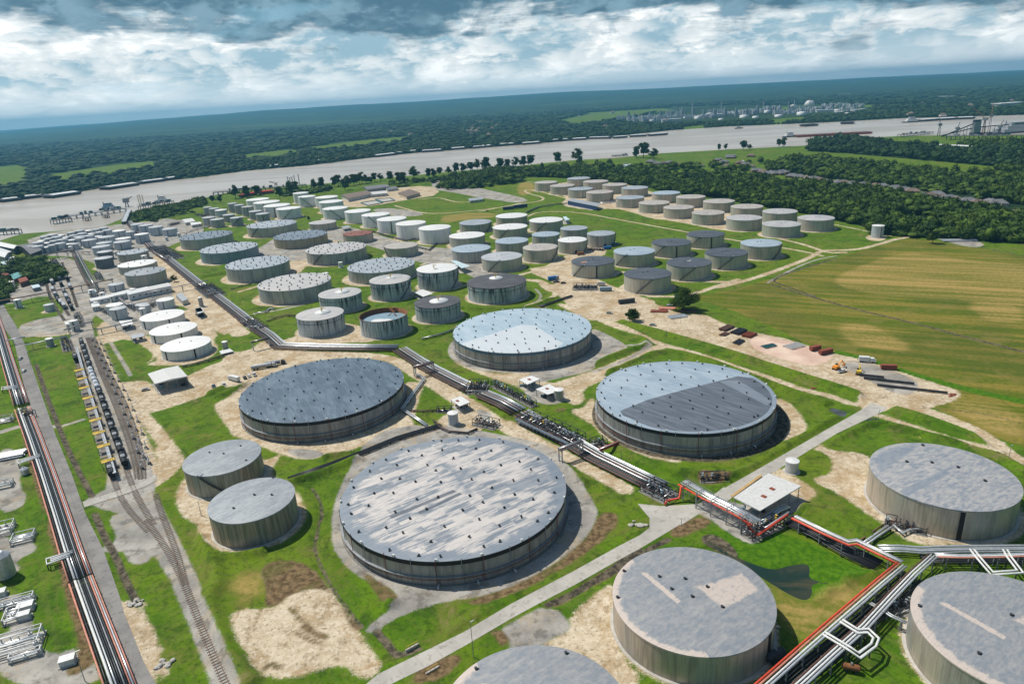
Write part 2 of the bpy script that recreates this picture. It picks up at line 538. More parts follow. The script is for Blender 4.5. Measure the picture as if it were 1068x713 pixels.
def cover_line(layer, P, w, mar=20.0):
 P = np.array(P)
 idx = _sub(P.min(0), P.max(0), mar)
 if idx is None: return
 s_ = sd_line(P, PX_[idx], PY_[idx], w).astype(np.float32)
 layers[layer][idx] = np.maximum(layers[layer][idx], s_)


def disc(layer, cx, cy, r):
 idx = _sub((cx - r, cy - r),(cx + r, cy + r),20)
 if idx is None: return
 s_ = (r - np.hypot(PX_[idx] - cx, PY_[idx] - cy)).astype(np.float32)
 layers[layer][idx] = np.maximum(layers[layer][idx], s_)


def area(layer, win, pts, sm=2): cover(layer, smooth_loop(G(win, pts), sm))
def cut(layer, win, pts, sm=2): cover(layer, smooth_loop(G(win, pts), sm), 'cut')
def path(layer, win, pts, w): cover_line(layer, smooth_line(G(win, pts),2), w)


# --- pads round the tanks
for nm, (cx, cy, rr, hh_) in TANKS.items():
 k = nm[0]
 if nm in ('A', 'C'): disc('gravel', cx, cy, rr + 4.5)
 elif nm == 'B': disc('mud', cx + 2, cy - 1, rr + 4.5)
 elif k in 'GHID' or nm == 'B': disc('sand', cx, cy, rr + 3)
 elif nm in 'FEP': disc('sand', cx, cy, rr + 1.5)
 elif k == 'T' and rr > 25: disc('sand', cx - 2, cy - 2, rr + 4)
 elif k in 'TX': disc('sand', cx, cy, rr + 3)
 elif k == 'N': disc('sand', cx, cy, rr + 4)
 elif k in 'WMUP': disc('sand', cx, cy, rr + 4.2)
 elif k == 'S': disc('sand', cx, cy, rr + 4)
 else: disc('sand', cx, cy, rr + 4)
# --- near sandy areas
area('sand', 'c', [(80,90),(150,60),(300,-40),(880,20),(905,140),(940,180),(880,220),(760,255),(640,295),(480,318),(400,305),(340,285),(260,245),(165,215),(150,180)])
area('gravel', 'c', [(380,270),(520,275),(560,295),(500,316),(430,305)])
area('sand', 'v', [(330,330),(375,250),(440,260),(700,200),(770,168),(745,195),(720,260),(840,330),(860,400),(850,440),(700,560),(540,585),(470,560),(410,480),(425,460),(370,440),(330,380)])
area('sand', 'd', [(165,420),(215,395),(290,400),(350,385),(395,350),(310,300),(290,235),(330,210),(420,200),(500,240),(570,300),(620,370),(680,440),(705,500),(740,560),(780,610),(790,650),(760,690),(700,690),(660,640),(560,640),(480,670),(400,690),(290,680),(240,620),(200,540),(165,470)])
area('soil', 'd', [(280,235),(330,200),(430,190),(520,240),(590,330),(500,310),(400,345),(350,390),(300,390),(310,310)])
path('soil', 'd', [(410,395),(450,440),(500,480)],1.5)
path('soil', 'd', [(470,470),(520,505),(560,515)],2.2)
path('soil', 'd', [(440,500),(490,530),(540,545)],1.2)
path('soil', 'd', [(300,650),(330,625),(360,640)],2.0)
area('gravel', 'q', [(-225,100),(-160,190),(-100,230),(-10,290),(50,330),(60,380),(-80,480),(-60,505),(100,410),(270,365),(430,345),(560,300),(690,230),(790,160),(860,90),(900,0),(860,-80),(760,-200),(700,-300),(0,-400),(-200,-100)])
area('soil', 'q', [(400,350),(560,295),(690,225),(790,155),(860,90),(900,0),(960,-10),(990,40),(900,130),(700,260),(560,330),(430,380),(330,375)])
area('soil', 'd', [(690,225),(780,280),(850,330),(862,370),(820,385),(760,330)])
area('soil', 'q', [(-80,470),(-130,440),(-160,380),(-180,400),(-120,500)])
area('gravel', 'q', [(480,490),(560,440),(680,380),(760,430),(790,480),(690,530),(640,565),(520,570),(530,530)],1)
area('sand', 'q', [(640,565),(700,520),(780,490),(770,430),(900,320),(970,290),(960,480),(1000,600),(1090,712),(940,760),(840,640),(700,590)])
area('soil', 'q', [(440,480),(500,490),(530,530),(490,560),(470,520)])
area('soil', 'q', [(140,650),(220,610),(320,590),(330,620),(240,680),(150,712),(120,700)])
area('soil', 'q', [(670,370),(720,390),(830,320),(960,260),(1000,220),(940,220),(800,320)],1)
area('soil', 'w', [(150,330),(190,290),(290,270),(330,290),(300,320),(260,330),(200,360),(160,350)])
area('soil', 'q', [(130,640),(150,700),(250,690),(330,610),(310,580),(200,620)])
# shed area and west of tank D
area('sand', 'n', [(225,165),(245,200),(440,212),(420,300),(400,380),(440,440),(560,500),(700,560),(780,600),(600,590),(480,500),(380,440),(300,380),(200,335),(190,310),(260,300),(275,240),(230,205),(180,190)])
area('sand', 'l', [(620,660),(720,610),(860,545),(880,570),(940,600),(1000,640),(1010,660),(960,700),(900,740),(760,700)])
area('gravel', 'w', [(200,230),(420,200),(520,260),(700,180),(720,220),(640,270),(560,330),(510,390),(440,370),(300,270)])
area('soil', 'l', [(500,590),(560,565),(640,570),(660,590),(600,620),(530,620)])
# B west dirt + apron
area('sand', 'l', [(838,255),(900,285),(940,330),(968,380),(960,405),(880,435),(830,440),(800,300)])
area('mud', 'l', [(835,300),(868,320),(878,360),(850,430),(760,480),(600,515),(500,510),(700,400)])
area('sand', 'j', [(530,140),(490,170),(470,215),(380,215),(420,260),(530,310),(600,410),(680,430),(800,500),(1068,560),(1068,520),(700,400),(560,260)])
area('soil', 'j', [(280,220),(350,205),(360,215),(300,235)])
# C surroundings
area('gravel', 'm', [(700,165),(760,185),(862,243),(850,265),(780,290),(720,320),(720,345),(560,380),(470,400),(420,380),(500,330),(640,290)])
area('sand', 'm', [(120,300),(200,330),(330,365),(420,345),(590,345),(480,390),(620,405),(720,355),(790,370),(660,425),(685,460),(640,500),(560,440),(480,470),(400,410),(300,380),(200,345)])
area('gravel', 'm', [(440,400),(600,420),(600,480),(500,490),(420,440)])
area('sand', 'i', [(380,175),(250,160),(240,240),(250,330),(300,420),(320,330),(360,200)],1)
area('sand', 'i', [(640,320),(800,400),(780,430),(700,480),(600,470),(470,440),(450,400),(520,360)])
area('gravel', 'i', [(690,340),(740,335),(800,380),(760,400),(700,370)])
# east laydown yard
area('sand', 'e', [(130,110),(180,90),(350,60),(500,110),(600,150),(700,150),(760,180),(850,215),(960,235),(1068,260),(1068,385),(800,305),(560,225),(400,185)])
area('sand', 'f', [(0,232),(120,265),(220,300),(300,320),(400,340),(520,380),(640,420),(790,465),(810,490),(760,520),(690,535),(650,565),(430,495),(200,415),(0,355)])
area('pink', 'e', [(880,235),(1068,265),(1120,280),(1180,300),(1250,325),(1160,372),(1068,350),(900,300)])
area('gravel', 'f', [(310,345),(400,345),(560,400),(640,440),(600,490),(520,480),(430,430),(310,380)])
# west road pads and rail grounds
area('sand', 'a', [(500,360),(590,400),(620,450),(660,530),(680,590),(640,650),(650,730),(560,730),(480,530),(430,390)])
area('gravel', 'a', [(440,10),(560,-10),(640,90),(700,170),(760,260),(750,330),(700,240),(640,165),(620,200),(570,220),(530,190),(510,150),(420,165),(425,140),(500,110)])
area('sand', 'a', [(450,30),(520,0),(580,60),(560,110),(500,90)])
path('gravel', 'a', [(560,-40),(640,90),(700,180),(760,270),(800,370),(860,510),(950,730)],7)
path('gravel', 'a', [(620,-40),(690,100),(750,230),(790,330)],8)
area('gravel', 'b', [(300,10),(390,0),(420,40),(480,170),(520,290),(600,440),(650,560),(640,720),(520,720),(380,680),(345,655),(470,600),(400,400),(340,190)],1)
path('sand', 'b', [(400,-20),(440,90),(490,190),(540,300),(600,430),(640,530),(630,580),(560,610)],6)
area('sand', 'b', [(470,150),(500,170),(620,155),(650,205),(780,140),(900,85),(1068,30),(1300,-50),(1480,-90),(1600,0),(1400,0),(1180,60),(1068,125),(900,205),(760,255),(650,290),(560,305),(515,270)])
path('sand', 'b', [(590,300),(660,380),(720,460),(740,500),(700,550),(640,590)],7)
area('sand', 'b', [(640,440),(700,400),(750,480),(720,550),(640,590),(660,500)])
area('sand', 'x', [(0,190),(130,180),(160,140),(240,190),(700,190),(760,250),(690,215),(560,200),(200,300),(60,330),(0,345)])
path('sand', 's', [(30,180),(100,250),(170,310),(300,420),(420,530),(600,700)],13)
path('sand', 'x', [(180,150),(260,195),(420,190),(700,205),(790,265),(900,330),(1000,400),(1068,440)],9)
path('sand', 'i', [(330,90),(560,240),(700,330),(800,400),(960,500),(1068,570)],8)
path('sand', 'j', [(0,310),(150,400),(300,480),(450,560),(600,640),(720,712)],7.5)
# west industrial ground
area('gravel', 'r', [(-60,330),(0,330),(180,250),(250,130),(460,100),(540,260),(600,250),(1068,260),(1068,500),(860,620),(680,530),(560,440),(600,700),(420,712),(440,560),(380,590),(250,590),(130,610),(100,540),(230,490),(380,470),(400,420),(300,330),(0,420)],1)
area('sand', 'r', [(130,540),(300,490),(520,460),(560,520),(500,570),(330,600),(180,600)])
area('sand', 'r', [(460,290),(560,300),(560,520),(470,480),(500,380)])
area('sand', 'y', [(240,220),(380,200),(520,280),(640,350),(600,440),(540,480),(600,420),(560,380),(440,310),(280,350),(260,330)],1)
area('sand', 'y', [(520,300),(800,110),(900,190),(1000,290),(960,320),(1000,370),(960,430),(800,480),(600,480),(540,480),(640,440)],1)
area('sand', 'y', [(820,160),(900,150),(1080,260),(1020,300),(900,200)],1)
area('sand', 'N', [(500,300),(620,340),(700,440),(760,560),(1068,700),(900,712),(700,600),(560,640),(400,600),(440,500),(600,440)],1)
area('gravel', 'N', [(100,340),(500,290),(740,270),(840,290),(840,330),(700,380),(620,420),(640,520),(420,540),(380,430),(150,420)],1)
area('gravel', 'a', [(-20,60),(60,130),(100,100),(150,130),(150,160),(60,200),(90,240),(0,260)])
area('gravel', 'a', [(-20,350),(100,335),(140,370),(130,480),(160,560),(240,590),(300,560),(340,590),(410,640),(420,720),(-20,720),(-20,500),(60,500)])
area('gravel', 'b', [(-20,450),(70,440),(90,520),(80,600),(115,640),(90,690),(-20,720)])
area('soil', 'D', [(500,0),(590,0),(640,150),(700,350),(760,560),(800,712),(690,712),(650,560),(590,350),(530,120)],1)
area('soil', 'a', [(190,50),(225,0),(260,120),(310,300),(370,450),(400,540),(410,620),(290,690),(270,650),(340,580),(280,370),(230,180)],1)
area('soil', 'b', [(85,360),(100,340),(170,560),(215,712),(180,712),(130,540)],1)
path('gravel', 'b', [(0,375),(60,355),(110,345)],5)
path('mud', 'b', [(150,90),(190,210),(240,340),(290,460),(340,560),(385,640)],2.6)
path('gravel', 'b', [(215,350),(250,352),(345,322)],3)
path('mud', 'a', [(395,0),(440,110),(480,170),(520,270),(570,370)],2.6)
area('sand', 'a', [(510,365),(570,360),(615,375),(600,395),(550,385)])
area('sand', 'a', [(630,640),(680,600),(710,640),(700,690),(650,670)])
path('gravel', 'y', [(330,340),(380,420),(430,500),(450,540)],2.6)
# farm lanes in the middle and east
path('sand', 'e', [(100,110),(200,160),(400,225),(510,275),(640,305),(800,360),(1068,450)],5)
path('sand', 'e', [(520,285),(400,330),(280,385),(150,425),(60,455)],8)
path('sand', 'e', [(280,390),(200,450),(150,500)],4)
path('sand', 'f', [(0,420),(160,470),(260,490),(360,530),(420,520)],4.5)
path('sand', 'e', [(180,95),(350,150),(600,230),(800,290),(1068,370)],9)
path('sand', 'f', [(0,345),(200,400),(430,480),(640,550),(780,600),(900,655),(960,712)],8)
area('sand', 'f', [(390,475),(450,470),(520,500),(560,545),(480,550),(440,575),(400,550),(370,520)])
path('sand', 'n', [(530,0),(700,40),(850,100),(950,160),(1010,215),(1100,260)],5.5)
path('sand', 'n', [(440,45),(560,85),(700,130),(850,180),(1000,225),(1100,265)],4)
path('gravel', 'm', [(860,240),(980,230),(860,300),(720,350)],3)
path('sand', 'F', [(600,290),(740,300),(860,360),(900,440),(760,480),(600,530)],5)
area('sand', 'F', [(860,330),(1000,290),(1068,330),(1068,420),(920,450),(870,400)])
path('sand', 'F', [(560,235),(700,200),(860,150),(1068,110)],5)
path('gravel', 'F', [(700,370),(760,430),(720,480),(690,490)],2)
area('sand', 'E', [(0,520),(160,560),(300,480),(420,540),(560,620),(800,620),(900,700),(1000,900),(400,900),(300,760),(200,640),(60,600)])
area('sand', 'B', [(180,480),(300,460),(440,360),(560,400),(380,470),(600,570),(760,620),(700,712),(500,650),(350,600),(330,540)],1)
path('sand', 'B', [(380,520),(560,480),(850,520),(960,530),(1068,530)],6)
path('sand', 'B', [(700,590),(860,590),(1000,540),(1068,520)],5)
path('sand', 'z', [(0,670),(120,640),(260,590),(330,560),(360,540),(480,540),(560,520),(620,500),(700,490)],5.5)
path('sand', 'z', [(210,500),(300,520),(380,550),(440,548)],4.5)
path('sand', 'z', [(20,500),(150,520),(300,545),(360,560)],4)
path('sand', 'z', [(420,430),(540,465),(620,490)],4)
path('sand', 'z', [(400,450),(500,470),(600,490)],3)
path('gravel', 'z', [(170,655),(190,640),(250,610),(330,575),(410,560)],2.2)
area('sand', 'z', [(510,490),(560,485),(590,500),(560,510),(520,505)])
area('gravel', 'z', [(740,490),(800,485),(940,515),(900,535),(790,510)],1)
# lanes in the north fields
path('sand', 'B', [(200,260),(240,240),(400,240),(560,270),(860,325),(1068,360)],3.6)
path('sand', 'B', [(0,240),(120,215),(300,190),(180,160),(200,145),(360,185)],3.6)
path('sand', 'B', [(120,110),(230,120)],3)
area('sand', 'J', [(140,150),(300,180),(470,230),(380,300),(640,350),(900,330),(1068,370),(1250,430),(1400,440),(2000,560),(2100,500),(1900,300),(1300,200),(1000,100),(640,90),(400,90)],1)
area('gravel', 'B', [(-60,140),(0,148),(100,170),(210,195),(150,205),(60,190),(-60,165)],1)
area('gravel', 'A', [(780,100),(1068,160),(1200,190),(1160,205),(1000,185),(880,160),(800,150)],1)
path('sand', 'A', [(640,215),(760,250),(880,245),(1068,225),(1160,205)],4)
path('sand', 'A', [(740,190),(820,180),(900,205),(1000,195)],4)
area('gravel', 'A', [(545,230),(640,225),(780,250),(700,262),(600,255),(560,240)],1)
area('sand', 'A', [(420,185),(560,150),(800,130),(830,170),(700,190),(560,215),(460,225),(420,210)],1)
area('gravel', 'A', [(0,430),(100,380),(140,350),(440,300),(560,330),(700,380),(980,400),(1068,420),(1068,560),(900,480),(700,440),(540,380),(420,360),(360,360),(380,420),(200,450)],1)
area('sand', 'A', [(180,460),(380,330),(420,350),(380,420),(280,460),(240,500),(200,490)],1)
path('sand', 'A', [(560,340),(700,370),(800,410),(840,440)],4)
path('sand', 'A', [(750,460),(800,440),(860,470),(880,520)],4)
path('sand', 'A', [(0,570),(100,540),(240,480)],5)
path('gravel', 'A', [(60,660),(200,640),(380,590),(460,580)],3.5)
path('sand', 'A', [(880,560),(1000,520),(1068,500)],4)
# meadow across the east, dry grass
area('meadow', 'z', [(0,690),(150,650),(640,500),(720,500),(1300,600),(1400,1300),(1068,1250),(600,1010),(300,860),(0,730),(-150,700)],1)
area('dry', 'z', [(380,650),(480,600),(640,545),(760,560),(900,580),(1068,590),(1300,640),(1300,760),(1068,740),(900,720),(700,705),(500,690)])
area('dry', 'f', [(280,200),(400,180),(500,230),(620,300),(500,300),(350,280)])
area('dry', 'f', [(820,90),(1000,90),(1068,130),(1068,190),(900,180)])
area('dry', 'w', [(560,520),(700,620),(770,620),(860,560),(960,560),(820,712),(600,712)])
area('dry', 'p', [(840,400),(960,420),(1068,330),(1068,450),(960,520),(870,470)])
area('dry', 'f', [(700,500),(900,520),(1068,560),(1068,680),(850,600)])
area('dry', 'K', [(0,220),(300,190),(520,200),(500,240),(200,260),(0,300)])
area('dry', 'J', [(0,90),(150,90),(160,180),(0,230)])
area('dry', 'd', [(170,260),(290,250),(300,330),(250,380),(180,390)])
area('lush', 'w', [(300,330),(380,330),(640,330),(980,500),(980,530),(860,560),(760,630),(640,560),(440,440),(330,400)])
# ditches and ponds (mud floor)
area('mud', 'w', [(280,350),(330,340),(400,380),(440,430),(420,450),(340,410),(290,385)])
path('mud', 'c', [(500,430),(535,480),(545,540),(520,620),(510,690)],1.6)
path('mud', 'd', [(510,130),(530,200),(575,290),(640,380),(710,470)],1.4)
path('mud', 'd', [(770,490),(810,530),(850,590),(900,580),(945,565)],2.5)
path('mud', 'q', [(680,380),(760,350),(860,290),(930,250),(990,200),(1068,150)],2.2)
path('mud', 'p', [(390,105),(300,150),(180,230),(60,290),(0,330)],2.0)
path('mud', 'z', [(340,700),(215,655),(185,645),(230,620),(410,568)],2.2)
path('mud', 'f', [(20,25),(180,75),(400,135),(640,190),(860,250),(1100,310)],2.6)
path('mud', 'z', [(920,530),(1068,560)],3)
path('lush', 'f', [(300,310),(520,375),(700,430),(900,480),(1100,520)],7)
path('mud', 'n', [(640,20),(900,40),(1068,90)],1)
# forest floor across the river and east
RIV_NEAR = px('P', [(-260,290),(-60,262),(0,251),(22,244),(60,241),(105,237),(128,228),(180,214),(250,198),(320,193),(400,186),(460,180),(520,175),(600,167),(640,165),(690,160),(760,156),(800,154),(840,152),(880,145),(940,142),(1000,141),(1068,140),(1240,137)])
RIV_FAR = px('P', [(-260,247),(-60,219),(0,211),(60,204),(120,194),(200,186),(260,178),(320,173),(400,163),(440,159),(520,153),(600,146.5),(640,142.5),(700,136),(760,132),(860,128),(940,123.5),(1068,120),(1240,115)])
far_line = [at(a, b)[:2] for a, b in RIV_FAR]
near_line = [at(a, b)[:2] for a, b in RIV_NEAR]
fx = np.array([p[0] for p in far_line]); fy = np.array([p[1] for p in far_line])
o_ = np.argsort(fx); fxs, fys = fx[o_], fy[o_]
bankY = np.interp(PX_, fxs, fys)
layers['forest'] = np.maximum(layers['forest'], np.clip(PY_ - bankY, -FAR, FAR).astype(np.float32))
FOREST_EAST = [
 [(455,197),(530,184),(600,186),(640,190),(700,200),(740,207),(790,214),(838,222),(870,230),(900,235),(908,244),(960,248),(1090,256),(1090,229),(1000,215),(940,205),(900,199),(850,193),(800,188),(760,185),(700,184),(640,179),(600,177),(560,178),(520,178),(480,186)],
 [(800,182),(860,186),(900,191),(950,199),(1000,209),(1090,226),(1090,190),(1030,184.5),(970,179),(900,171.5),(860,167),(830,167),(800,172)],
 [(842,158),(870,159),(950,166),(1030,173),(1090,178),(1090,152),(1000,157),(920,150),(880,143),(845,149)],
]
for P_ in FOREST_EAST: area('forest', 'P', P_, 1)
FAR_FIELDS = [[(-40,178),(18,172),(32,175),(26,193),(-40,199)],[(38,184),(120,172),(160,168),(160,176),(60,188)],
    [(250,162),(300,156),(318,158),(290,164),(262,166)],[(320,154),(380,146),(430,142),(420,148),(335,158)],
    [(580,126),(615,119),(660,116),(680,118),(650,124),(600,131)],[(610,118),(690,113),(704,115),(640,121)],
    [(800,125),(840,122),(842,126),(808,130)],[(712,133),(735,130),(735,135),(716,138)],
    [(800,112),(960,108),(960,110),(830,115)]]
for P_ in FAR_FIELDS: cut('forest', 'P', P_, 0)

# --- relief: dikes, ditches and ponds
ROADP = {}
ROADP['road'] = G('q', [(-110,712 + 30),(-20,668),(150,585),(330,497),(530,378),(800,237),(980,137),(1068,92),(1110,60),(1110,20),(1060,-40),(1160,-30),(1330,-40),(1420,-110),(1440,-85),(1330,-10),(1245,42),(1190,75),(1068,148),(980,195),(800,297),(650,375),(530,440),(330,557),(180,640),(30,712),(-30,770)])
ROADP['road2'] = G('l', [(640,625),(700,592),(860,500),(1068,380),(1130,345),(1200,305),(1235,280),(1300,300),(1275,320),(1180,365),(1090,408),(920,512),(760,610),(690,650),(600,712),(520,740),(440,790),(400,760),(500,710)])
ROADP['west'] = [at(*p)[:2] for p in [(-20,300),(-4,330),(10,350),(15,357),(25,402),(45,467),(60,507),(67.5,535),(85,567),(105,617),(125,675),(138,730),(172,730),(150,690),(130,640),(125,622),(107.5,572),(89,535),(75,494.5),(57.5,452),(40,402),(25,357),(17,340),(7,324),(-8,295)]]
pad_pts = []
Z = np.zeros(NV, np.float32)


def ridge(win, pts, hgt, wid, sm=2):
 P = np.array(smooth_line(G(win, pts), sm))
 idx = _sub(P.min(0), P.max(0), wid * 2)
 if idx is None: return
 d_ = -sd_line(P, PX_[idx], PY_[idx],0)
 s_ = hgt * np.exp(-(d_ / (wid * .5)) ** 2)
 if hgt > 0: Z[idx] = np.maximum(Z[idx], s_)
 else: Z[idx] = np.minimum(Z[idx], s_)


BERMS = [('e', [(135,112),(330,180),(560,240),(800,310),(1068,400),(1270,460),(1375,500)]),('e', [(240,360),(360,310),(490,280),(360,200),(210,172)]),
   ('e', [(300,390),(420,330),(560,305),(700,340),(860,400),(1068,480),(1250,540)]),('l', [(170,470),(330,560),(560,585),(690,590),(880,480),(1060,375)]),
   ('n', [(460,30),(620,75),(800,130),(960,200)]),('n', [(240,165),(420,80),(560,110),(700,150),(900,190),(1068,290)]),
   ('k', [(0,150),(200,90),(440,35),(700,60),(960,160),(1068,260)]),('c', [(400,420),(600,360),(860,230),(1000,190)]),
   ('c', [(560,420),(570,520),(545,640),(560,712)]),('d', [(560,0),(540,130),(620,260),(760,400),(840,380)]),
   ('x', [(0,370),(120,320)]),('b', [(640,290),(760,250),(1068,150)]),('w', [(0,440),(150,400),(330,410),(560,500),(700,620),(840,540),(990,520)]),
   ('c', [(0,560),(60,680),(250,720),(420,660)]),('q', [(0,600),(200,560),(400,440),(700,290),(960,130)]),('F', [(0,550),(300,570),(640,560),(900,440),(880,380),(760,300),(620,290)]),
   ('O', [(280,350),(560,300),(480,240)]),('O', [(560,520),(760,640),(900,640)]),('n', [(0,240),(150,150),(300,60)]),('n', [(150,440),(300,500),(420,560)]),
   ('d', [(0,20),(130,300),(60,350),(130,560),(240,712)]),('f', [(460,530),(700,600),(920,690)])]
for wn, pts_ in BERMS: ridge(wn, pts_, 2.5,5.5)
for wn, pts_, w_ in [('c', [(500,430),(535,480),(545,540),(520,620),(510,690)],3),('d', [(510,130),(530,200),(575,290),(640,380),(710,470)],3),
      ('d', [(770,490),(810,530),(850,590),(900,580),(945,565)],4),('q', [(690,385),(760,350),(860,290),(930,250),(990,200),(1068,150)],4),
      ('p', [(390,105),(300,150),(180,230),(60,290),(0,330)],4),('b', [(150,90),(190,210),(240,340),(290,460),(340,560),(385,640)],3.5),
      ('a', [(395,0),(440,110),(480,170),(520,270),(570,370)],3.5),('z', [(340,700),(215,655),(185,645),(230,620),(410,568)],4),
      ('f', [(20,25),(180,75),(400,135),(640,190),(860,250),(1100,310)],4),('y', [(330,340),(380,420),(430,500),(450,540)],3)]:
 ridge(wn, pts_, -1.0, w_)
# levee along the river
ridge('P', [(-60,268),(0,257),(60,247),(130,236),(200,226),(260,212),(330,204),(400,196),(470,190),(530,183)],4.0,22)
# gentle lumps of ground
Z += (0.12 * np.sin(PX_ / 9.0 + 1.3 * np.sin(PY_ / 13.0)) * np.sin(PY_ / 11.0 + PX_ / 31.0)).astype(np.float32) * (PY_ < 1400)
# keep tank pads, roads, sandy yards flat
flat = np.zeros(NV, np.float32)
for nm, (cx, cy, rr, hh_) in TANKS.items():
 idx = _sub((cx - rr, cy - rr),(cx + rr, cy + rr),12)
 if idx is None: continue
 d_ = np.hypot(PX_[idx] - cx, PY_[idx] - cy) - rr
 flat[idx] = np.maximum(flat[idx],1 - np.clip((d_ - 1.5) / 3.0,0,1))
for P_ in ROADP.values():
 P_ = np.array(P_); idx = _sub(P_.min(0), P_.max(0),8)
 s_ = sd_poly(P_, PX_[idx], PY_[idx])
 flat[idx] = np.maximum(flat[idx], np.clip((s_ + 4.0) / 3.0,0,1))
soft = np.clip((np.maximum(layers['sand'], layers['gravel']) + .5) / 3.0,0,1)
flat = np.maximum(flat, soft)
Z *= (1 - flat)
Z[(flat > .99)] = -0.02
# pond bowl
POND = smooth_loop(G('w', [(430,430),(500,460),(580,485),(640,465),(720,455),(740,480),(730,520),(770,530),(828,535),(815,548),(740,545),(750,580),(735,610),(705,618),(640,590),(560,540),(480,490),(410,440),(330,400),(290,370),(300,350),(370,400)]),2)
idx = _sub(np.min(POND, 0), np.max(POND, 0),8)
s_ = sd_poly(POND, PX_[idx], PY_[idx])
Z[idx] = np.where(s_ > -3, np.minimum(Z[idx],-0.25 - np.clip(s_, -1.5,2) * .35), Z[idx])
POND2 = G('f', [(248,548),(270,535),(335,555),(330,575),(300,575)])
idx = _sub(np.min(POND2,0), np.max(POND2,0),6)
s_ = sd_poly(POND2, PX_[idx], PY_[idx])
Z[idx] = np.where(s_ > -2, np.minimum(Z[idx],-0.2 - np.clip(s_, -1,1.5) * .3), Z[idx])
# far land swells slightly; drops off past the horizon at the west
rr_ = np.hypot(PX_, PY_)
azm = np.degrees(np.arctan2(PX_, PY_))
swell = np.clip((rr_ - 6500) / 9000,0,1) * (190 * np.exp(-((azm - 2) / 24.0) ** 2) + 90 * np.exp(-((azm + 22) / 14.0) ** 2) + 60 * np.exp(-((azm - 30) / 14.0) ** 2))
Z += (swell * (1 + .05 * np.sin(PX_ / 900) + .04 * np.sin(PX_ / 371 + PY_ / 700))).astype(np.float32)

nx, ny = len(gx), len(gy)
ii, jj = np.meshgrid(np.arange(nx - 1), np.arange(ny - 1))
a_ = (jj * nx + ii).ravel()
quads = np.stack([a_, a_ + 1, a_ + nx + 1, a_ + nx],1)


